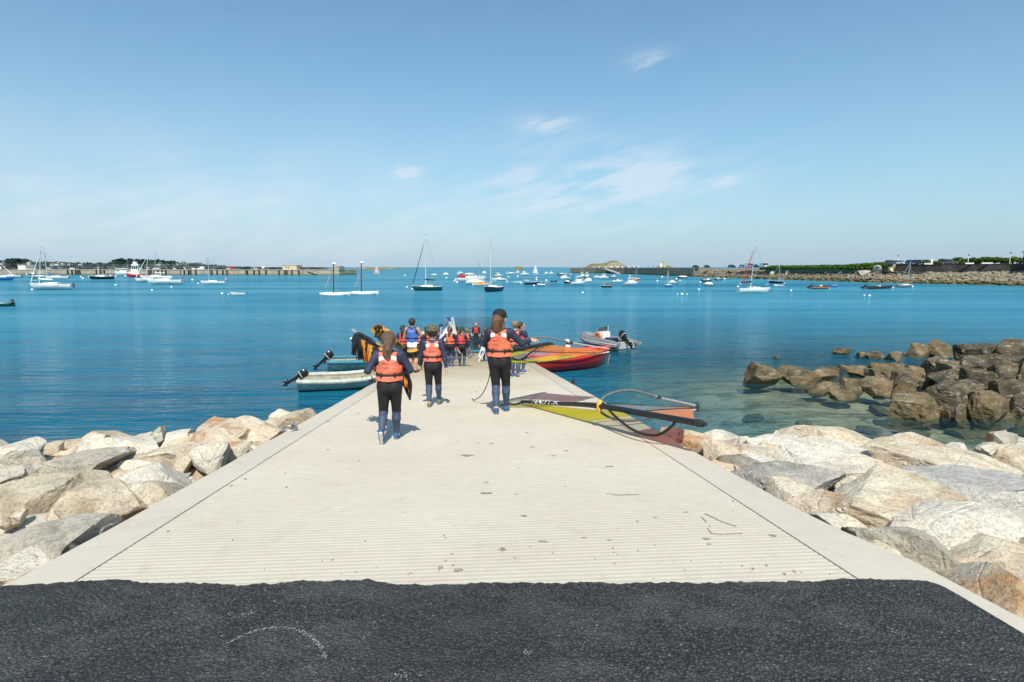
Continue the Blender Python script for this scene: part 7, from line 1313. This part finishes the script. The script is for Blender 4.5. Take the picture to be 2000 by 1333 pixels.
# ---- reefs and islets out at sea
def islet(name, label, x0, x1, ybase, prof, d, mat, seed, dep=.5):
    xs_, ys_ = zip(*prof); n = 70; q = d / FPX; vs = []; m = 12
    for i in range(n + 1):
        px = x0 + (x1 - x0) * i / n; hgt = (ybase - np.interp(px, xs_, ys_)) * q
        for j in range(m + 1):
            t = j / m; f = math.sin(math.pi * min(1, t * 1.0)) ** .6; p = at_y(px, ybase, d); z = (hgt + p[2]) * f * (1 + .16 * mnoise.noise(Vector((px * .30, t * 3, seed)))) + .06 * hgt * mnoise.noise(Vector((px * 1.3, t * 9, seed))) - .3; vs.append((p[0], d + (t - .5) * (x1 - x0) * q * dep, z - (1 if i in (0, n) else 0)))
    o = MB().add(vs, [(i * (m + 1) + j, (i + 1) * (m + 1) + j, (i + 1) * (m + 1) + j + 1, i * (m + 1) + j + 1) for i in range(n) for j in range(m)]).build(name, mat, None, sharp=30); tag(o, kind='structure'); return o
def mat_islet():
    t = NT('islet_rock_and_turf'); gm = t.n('ShaderNodeNewGeometry'); p = gm.outputs['Position']; sp = t.n('ShaderNodeSeparateXYZ'); t.l(gm.outputs['True Normal'], sp.inputs[0]); n1 = t.noise(p, .12, 6, .65); rock = t.ramp(n1, [(.3, (.11, .09, .06)), (.55, (.25, .21, .145)), (.75, (.38, .33, .25))]); k = t.ramp(t.math('ADD', t.noise(p, .07, 4), t.math('MULTIPLY', sp.outputs[2], .12)), [(.5, (0, 0, 0)), (.62, (1, 1, 1))]); return t.done(t.bsdf(t.mix(k, rock, (.13, .13, .05)), .9, normal=t.bump(n1, .6, 2.0)))
M_ISL = mat_islet()
islet('reef', '', 684, 800, 523.8, [(684, 523.8), (710, 522.9), (740, 522.6), (770, 523.0), (800, 523.8)], 1500, M_ISL, 1, .1); islet('reef', '', 704, 758, 528.2, [(704, 528), (722, 526.6), (733, 525.0), (742, 526), (758, 528)], 820, M_ISL, 2, .2); islet('reef', '', 1003, 1024, 524, [(1003, 524), (1007, 520.6), (1013, 521.6), (1018, 521.3), (1024, 524)], 1100, M_ISL, 3, .5)
isl = islet('rocky_island', '', 1142, 1232, 524.5, [(1142, 524), (1150, 518), (1156, 514), (1162, 515.5), (1172, 514.5), (1180, 513.5), (1186, 511), (1194, 509.3), (1203, 510), (1210, 513), (1218, 517), (1232, 524)], 720, M_ISL, 4, .5)
islet('rocky_island', '', 1274, 1326, 524.5, [(1274, 524), (1284, 520), (1292, 518.5), (1304, 519), (1314, 521), (1326, 524)], 760, M_ISL, 5, .4)
b = at_y(1297, 519.5, 750); g = empty('watchtower', b); tag(g, 'small ochre stone tower on the low rocky island', 'tower'); MB().loft([[(r_ * math.cos(a), r_ * math.sin(a), z_) for a in np.linspace(0, 6.283, 13)[:-1]] for z_, r_ in ((-2, 2.4), (4.2, 2.0), (4.4, 2.3), (5.2, 2.3))], cap1=True).build('shaft', pm('ochre_stone', (.52, .42, .18), .9, .15, 1, .2, 6), g)
b = at_y(1291, 519.5, 748); g = empty('white_dome_hut', b); tag(g, 'white domed hut beside the ochre tower on the island', 'hut'); MB().loft([[(r_ * math.cos(a), r_ * math.sin(a), z_) for a in np.linspace(0, 6.283, 13)[:-1]] for z_, r_ in ((-2, 1.7), (1.4, 1.7), (2.3, 1.3), (2.8, .5))], cap1=True).build('shell', M_REND, g)
# ---- breakwater, shore and sea wall on the right
base_px = [(1113, 533.6), (1160, 534.2), (1220, 535.6), (1300, 539), (1380, 541.8), (1500, 546), (1660, 551), (1800, 554.6), (2000, 559), (2200, 565), (2500, 578)]
def base_at(px): xs_, ys_ = zip(*base_px); return at_z(px, np.interp(px, xs_, ys_))
def shore_sec(px): p = base_at(px); q = base_at(px + 4) - base_at(px - 4); n = unit(np.array((-q[1], q[0]))); n = n if n[0] + n[1] > 0 else -n; return p, n
bwk = empty('breakwater', base_at(1113)); tag(bwk, 'dark stone breakwater wall with pale head sheltering the moored boats', 'breakwater'); O = np.array(bwk.location)
def top_z(px, p, py): return CZ + (522 - py) / FPX * depth_of(p)
loops = []
for px in np.linspace(1113, 1352, 26): p, n = shore_sec(px); zt = top_z(px, p, 523.8 if px < 1300 else 523.6); f = np.array((n[0], n[1], 0)); loops.append([p + f * 0 + (0, 0, -5) - O, p + f * .5 + np.array((0, 0, zt)) - O, p + f * 12 + np.array((0, 0, zt)) - O, p + f * 12 + (0, 0, -5) - O])
MB().loft(loops, cap0=True, cap1=True).build('wall', M_BREAK, bwk, smooth=False)
p, n = shore_sec(1114); MB().box(p + np.append(n * 5, 2.0) - O + np.array((.6, -.3, 0)), (4.2, 9, 5.2), rz=.2, bev=.3).build('head', M_QUAY, bwk, smooth=False)
rp_ = MB(); a = [shore_sec(1184), shore_sec(1211)]; za = top_z(1184, a[0][0], 524.6); rp_.loft([[a[0][0] + np.append(-a[0][1] * 2.5, za) - O, a[0][0] + np.append(a[0][1] * .3, za) - O, a[0][0] + np.append(a[0][1] * .3, za - .6) - O, a[0][0] + np.append(-a[0][1] * 2.5, za - .6) - O], [a[1][0] + np.append(-a[1][1] * 2.5, .6) - O, a[1][0] + np.append(a[1][1] * .3, .6) - O, a[1][0] + np.append(a[1][1] * .3, -.3) - O, a[1][0] + np.append(-a[1][1] * 2.5, -.3) - O]], cap0=True, cap1=True).build('boat_ramp', M_DECK, bwk, smooth=False)
# shore: rocky slope, then rubble below the sea wall, land behind
M_SHORE = mat_stone('shore_rock', [(.09, .075, .055), (.17, .145, .105), (.27, .235, .175), (.38, .34, .27)], .45, .15, .7)
prof_top = [(1330, 527), (1360, 525), (1480, 524.6), (1560, 526), (1640, 526.5), (1700, 531), (1720, 533), (1800, 534), (1900, 532.5), (2000, 530.5), (2200, 528), (2500, 526)]
prof_land = [(1330, 524), (1480, 523.4), (1500, 522.5), (1700, 517.5), (1800, 517), (2000, 515.2), (2200, 513), (2500, 510)]
loops = []; wall_line = []
for px in np.linspace(1325, 2500, 130):
    p, n = shore_sec(px); f = np.array((n[0], n[1], 0)); back = 5.5 if px < 1690 else 9.5
    pt = p + f * back; zt = CZ + (522 - np.interp(px, *zip(*prof_top))) / FPX * depth_of(pt + (0, 0, 3)); zl = CZ + (522 - np.interp(px, *zip(*prof_land))) / FPX * depth_of(pt + f * 3 + (0, 0, 4)); wall_line.append((px, pt, f, zt, zl)); J = lambda k: .5 * mnoise.noise(Vector((px * .21, k * 3.1, 0))) + .3 * mnoise.noise(Vector((px * .7, k * 5, 3)))
    sec = [p + (0, 0, -3.5) - f * 6, p + (0, 0, -.2)]
    for k, t in enumerate((.15, .3, .45, .6, .75, .9, 1.0)): sec.append(p + f * back * t + np.array((0, 0, (zt * t ** .85) + J(k) * (.6 if t < 1 else .2))))
    sec += [pt + f * 2.2 + np.array((0, 0, zl - (.5 if px < 1690 else .15))), pt + f * 60 + np.array((0, 0, zl + .2)), pt + f * 400 + np.array((0, 0, zl + .5))]; loops.append(sec)
mats_ = MB().loft(loops, closed=False); sh = mats_.build('shore', M_SHORE, None, sharp=20); tag(sh, kind='structure')
rnd = np.random.RandomState(9); Vi, Fi = ICO[3]; Vs = []; import_small = ico(2); Vi, Fi = import_small; mb = MB()
for k in range(2600):
    px = 1332 + (2300 - 1332) * rnd.rand(); i = min(len(wall_line) - 2, int((px - 1325) / (1175 / 129))); _, pt, f, zt, zl = wall_line[i]; _, pt2, *_ = wall_line[i + 1]; u_ = rnd.rand(); back = 5.5 if px < 1690 else 9.5; t = rnd.rand() ** .8
    if px < 1690 and t > .75: continue
    c = (pt + (pt2 - pt) * u_) - f * back * (1 - t); z = zt * t ** .85; s_ = rnd.uniform(.28, .62) * (1.15 if px > 1690 else 1.0); P = Vi * s_ * np.array((rnd.uniform(.8, 1.5), rnd.uniform(.8, 1.3), rnd.uniform(.5, .8)))
    for q in range(4): nn = rnd.normal(size=3); nn /= np.linalg.norm(nn); P = P - np.maximum(P @ nn - s_ * .55, 0)[:, None] * nn
    a = rnd.uniform(0, 6.28); ca, sa = math.cos(a), math.sin(a); P = np.stack((P[:, 0] * ca - P[:, 1] * sa, P[:, 0] * sa + P[:, 1] * ca, P[:, 2]), 1) + c + np.array((0, 0, z + .1)); Vs.append(P)
nv = len(Vi); allv = np.concatenate(Vs); mb.v = [allv]; mb.n = len(allv); mb.f = [tuple(a + k * nv for a in f_) for k in range(len(Vs)) for f_ in Fi]; mb.m = [0] * len(mb.f)
M_RUBB = mat_stone('rubble_stone', [(.08, .065, .045), (.19, .165, .12), (.28, .25, .19), (.38, .35, .28)], .4, .15, 1.3)
rb = mb.build('rubble', M_RUBB, None, sharp=25); tag(rb, 'pale rubble stones heaped along the foot of the sea wall', 'rubble', kind='stuff')
big = [boulder_mesh('shore_boulder', (3.2, 2.6, 2.4), 760 + k, ST[q], 3) for k, q in enumerate(('sea', 'dark', 'tan', 'grey'))]
for k, (px, py, s_) in enumerate(((1424, 537, .9), (1445, 532, 1), (1500, 534, 1.1), (1530, 533, 1.1), (1560, 531, .9), (1576, 532, .8), (1600, 531, 1.1), (1634, 530, 1.2), (1658, 534, 1.0), (1680, 535, 1.3), (1700, 530, 1.1), (1343, 534, .8), (1395, 536, .8), (1690, 525, 1.2))):
    i = min(len(wall_line) - 2, int((px - 1325) / (1175 / 129))); _, pt, f, zt, zl = wall_line[i]; o = link(bpy.data.objects.new('boulder', big[k % 4])); o.parent = sh; zq_ = CZ + (522 - py) / FPX * depth_of(pt); t = min(1.0, max(.1, zq_ / max(zt, .5))); o.location = pt - f * 5.5 * (1 - t) + np.array((0, 0, zq_ - .2)); o.scale = (s_, s_, s_); o.rotation_euler = (0, 0, k * 1.3)
# sea wall
sw_ = empty('sea_wall', wall_line[42][1]); tag(sw_, 'dark stone sea wall topped by a road, above the rubble slope', 'sea wall'); O = np.array(sw_.location); loops = []; caps = []
for px, pt, f, zt, zl in wall_line:
    if px < 1704: continue
    loops.append([pt + f * .0 + np.array((0, 0, zt - 1.5)) - O, pt + f * .35 + np.array((0, 0, zl - .12)) - O, pt + f * 1.1 + np.array((0, 0, zl - .12)) - O, pt + f * 1.1 + np.array((0, 0, zt - 1.5)) - O]); caps.append([pt + f * .28 + np.array((0, 0, zl - .12)) - O, pt + f * .28 + np.array((0, 0, zl + .06)) - O, pt + f * 1.15 + np.array((0, 0, zl + .06)) - O, pt + f * 1.15 + np.array((0, 0, zl - .12)) - O])
MB().loft(loops, cap0=True, cap1=True).build('wall', M_SEAW, sw_, smooth=False); MB().loft(caps, cap0=True, cap1=True).build('coping', M_SEAW, sw_, smooth=False)
def land_at(px, back=4.0):
    i = int(np.clip((px - 1325) / (1175 / 129), 0, len(wall_line) - 2)); px0, pt, f, zt, zl = wall_line[i]; pt2 = wall_line[i + 1][1]; u_ = (px - px0) / (1175 / 129); s_ = (px - 1000) / (FPX * CP); q = pt + (pt2 - pt) * u_ + f * back
    return np.array((s_ * q[1], q[1], zl))
# grassy bank
boxes = []; rnd = random.Random(14)
for px in np.arange(1486, 1726, 2.0):
    for k in range(3): p = land_at(px, 3.0 + 2.2 * k); yt = np.interp(px, (1486, 1500, 1560, 1640, 1690, 1715, 1726), (521, 518.6, 518, 516.6, 513, 511.8, 515)); yb_ = np.interp(px, (1486, 1600, 1680, 1700, 1726), (524, 525.5, 527, 528, 520)); zt_ = CZ + (522 - yt) / FPX * depth_of(p); zb_ = CZ + (522 - yb_) / FPX * depth_of(p); boxes.append(((p[0] + rnd.uniform(-.5, .5), p[1], (zt_ + zb_) / 2 - .1), (1.0, 1.2, (zt_ - zb_) / 2)))
hg = leaf_mass(boxes, 16000, .26, 8).build('grassy_bank', F_GRASS, None, smooth=False); tag(hg, 'bright green grassy bank above the rocky shore', 'grassy bank', kind='stuff')
mbk = MB(); lpb = []
for px in np.arange(1488, 1725, 6): p = land_at(px, 3.2); yt = np.interp(px, (1486, 1500, 1560, 1640, 1690, 1715, 1726), (521.5, 519.4, 518.8, 517.4, 513.8, 512.6, 516)); zt_ = CZ + (522 - yt) / FPX * depth_of(p); lpb.append([p + (0, -.6, -2.2), p + (0, .0, zt_ - p[2] - .3), p + (0, 5, zt_ - p[2] - .2), p + (0, 7, -1)])
mbk.loft(lpb, closed=False, ).build('earth_core', M_FIELD, hg)
def bush(px, ytop, wpx, back, label, seed, mat=F_BUSH):
    p = land_at(px, back); q = depth_of(p) / FPX; h_ = max(.8, (CZ + (522 - ytop) * q) - p[2]); w_ = wpx * q; g = empty('shrub', p); tag(g, label, 'shrub', 'shrubs behind the sea wall'); rnd = random.Random(seed); bx_ = [((rnd.uniform(-.36, .36) * w_, rnd.uniform(-.3, .3) * w_, h_ * rnd.uniform(.3, .75)), (w_ * rnd.uniform(.14, .26), w_ * .22, h_ * rnd.uniform(.2, .3))) for _ in range(9)]; leaf_mass(bx_, 900, .22 + .01 * back, seed).build('crown', mat, g, smooth=False); MB().tube([(0, 0, 0), (.1, 0, h_ * .5), (0, .1, h_ * .75)], [.15, .1, .04], 6).tube([(0, 0, .2), (w_ * .2, 0, h_ * .6)], [.08, .03], 5).build('trunk', M_TRUNK, g)
for k, (px, yt, w_, bk_) in enumerate(((1772, 510, 24, 18), (1790, 508, 26, 18), (1808, 509, 22, 20), (1822, 511, 22, 18), (1838, 507, 28, 30), (1856, 504.5, 24, 30), (1868, 506, 20, 30), (1884, 505, 24, 32), (1900, 503.5, 26, 32), (1920, 504.5, 26, 32), (1938, 504, 24, 30), (1950, 505, 22, 30), (1960, 502, 22, 22), (1972, 504, 24, 18), (1984, 503, 22, 16), (2020, 500, 50, 22), (1752, 513, 18, 22))): bush(px, yt, w_, bk_, f'green shrub behind the sea wall, {ORD[sorted([1772,1790,1808,1822,1838,1856,1868,1884,1900,1920,1938,1950,1960,1972,1984,2020,1752]).index(px)]} from the grassy bank', 80 + k)
# cars along the shore road
for px, bk_, c_, van, lab in ((1353, 4, 'navy', False, 'dark car on the breakwater root, first before the rocky shore'), (1374, 4, 'navy', False, 'dark car beside the first one on the breakwater road'), (1422, 3.5, 'black', False, 'black hatchback alone on the shore road'), (1444, 4, 'silver', False, 'silver car on the shore road left of the white van'), (1456, 6, 'white', True, 'white van beside the silver car on the shore road'), (1467, 3.5, 'navy', False, 'low navy car just left of the grassy bank'), (1484, 5, 'white', True, 'white van nosing out from behind the grassy bank'), (1727, 4, 'grey', False, 'grey car behind the sea wall beside the grassy bank'), (1744, 4.5, 'white', False, 'white car parked behind the sea wall'), (1768, 4.5, 'blue', False, 'blue car parked behind the sea wall'), (1781, 4.5, 'black', False, 'black car parked behind the sea wall'), (1840, 9, 'grey', False, 'grey car far along the sea wall road')):
    p = land_at(px, bk_); i = int(np.clip((px - 1325) / (1175 / 129), 0, 128)); f = wall_line[i][2]; car(p, math.atan2(f[1], f[0]) + math.pi / 2 + random.uniform(-.1, .1), c_, lab, 'cars on the shore road', van)
def lamp(px, ytop, back, label):
    p = land_at(px, back); h_ = CZ + (522 - ytop) / FPX * depth_of(p) - p[2]; g = empty('street_lamp', p); tag(g, label, 'street lamp', 'street lamps along the shore road'); MB().tube([(0, 0, 0), (0, 0, h_)], [.09, .05], 8).build('pole', M_REND, g); MB().loft([[(r_ * math.cos(a), r_ * math.sin(a), h_ + z_) for a in np.linspace(0, 6.283, 11)[:-1]] for z_, r_ in ((-.35, .08), (-.05, .18), (.05, .20), (.12, .06))], cap0=True, cap1=True).build('lamp_head', M_IRON, g)
lamp(1740, 500, 4, 'slim street lamp nearest the grassy bank'); lamp(1875, 498, 5, 'slim street lamp midway along the sea wall'); lamp(1955, 494, 3, 'slim street lamp close to the dark blue building')
p = land_at(1805, 3); g = empty('notice_pillar', p); tag(g, 'white notice pillar standing behind the sea wall', 'sign'); qh = CZ + (522 - 507) / FPX * depth_of(p) - p[2]; MB().box((0, 0, qh * .3), (.5, .4, qh * .6), bev=.05).build('base', M_REND, g); MB().box((0, 0, qh * .8), (.75, .3, qh * .42), bev=.05).build('panel', M_REND, g)
for k, (px, wpx) in enumerate(((1798, 12), (1878, 14), (1912, 18), (1968, 8))): p = land_at(px, 3); g = empty('low_wall', p, -.3); tag(g, f'short pale parapet wall beyond the coping, {ORD[k]} from the grassy bank', 'wall', 'pale parapets on the shore road'); w_ = wpx * depth_of(p) / FPX; MB().box((0, 0, .2), (w_, .3, .4), bev=.03).build('block', M_REND, g); MB().box((0, 0, .44), (w_ + .1, .4, .08), bev=.02).build('coping', M_BEIGE, g)
# dark blue building at the right edge
p = land_at(2006, 6); q = depth_of(p) / FPX; g = empty('harbour_building', p, R(-32)); tag(g, 'dark blue-grey building with large windows at the right edge', 'building'); M_DBLUE = pm('dark_blue_cladding', (.03, .05, .075), .6, .12, .8, .1, 6); hb_ = CZ + (522 - 492) * q - p[2]; MB().box((2.5, 3, hb_ / 2), (8.5, 7, hb_)).build('wall', M_DBLUE, g, smooth=False); MB().box((2.5, 3, hb_ + .12), (9.2, 7.7, .28)).build('roof', G_BLACK, g, smooth=False); MB().box((4, 3, hb_ + .9), (2.5, 2.5, 1.4)).build('roof_box', M_DBLUE, g, smooth=False)
for k in range(4):
    for j in range(2): wn_ = MB().box((-.9 + k * 2.1, -.53, hb_ * (.28 + .42 * j)), (1.7, .10, hb_ * .30)).build('window', M_GLASS, g, smooth=False); MB().box((-.9 + k * 2.1, -.56, hb_ * (.28 + .42 * j) - hb_ * .16), (1.8, .14, .10)).build('sill', M_REND, wn_, smooth=False)
for k in range(3): MB().box((-1.78, 1.0 + k * 2.1, hb_ * .62), (.10, 1.6, hb_ * .45)).build('window', M_GLASS, g, smooth=False)
# dinghies stored along the breakwater, and two strollers
cols = ['red', 'sky', 'blue', 'white', 'red', 'white', 'white', 'white', 'cream', 'white', 'white', 'red', 'white', 'white', 'white', 'sky', 'white', 'white', 'cream', 'white']; HM = {}
for k, c_ in enumerate(cols):
    px = 1146 + k * 4.4; p, n = shore_sec(px); zt = top_z(px, p, 523.8); q = np.array((p[0], p[1], zt)) + np.append(n * (4 + (k % 3)), 0)
    g = empty('stored_dinghy', q, 1.2 + .3 * (k % 4)); tag(g, f'{dict(sky="pale blue").get(c_, c_)} dinghy stored on the breakwater, {ORD[k]} from its head', 'dinghy', 'dinghies stored on the breakwater'); g.location.z += .35; hull(3.6, 1.5, .75, g, HC[c_], T=.2, boot=None, n=6); MB().tube([(.4, 0, .7), (.35, 0, 2.2)], .05, 6).build('mast_stump', M_SPAR, g)
for px, c_, lab in ((1257, V_BLUE, 'tiny stroller in dark clothes on the breakwater'), (1267, V_RED, 'tiny stroller in red top on the breakwater')): p, n = shore_sec(px); zt = top_z(px, p, 523.8); person(Vector((p[0] + n[0] * 3, p[1] + n[1] * 3, zt)), 1.75, 1.4, lab, res=.03, vest=c_, child=False, sit=None)
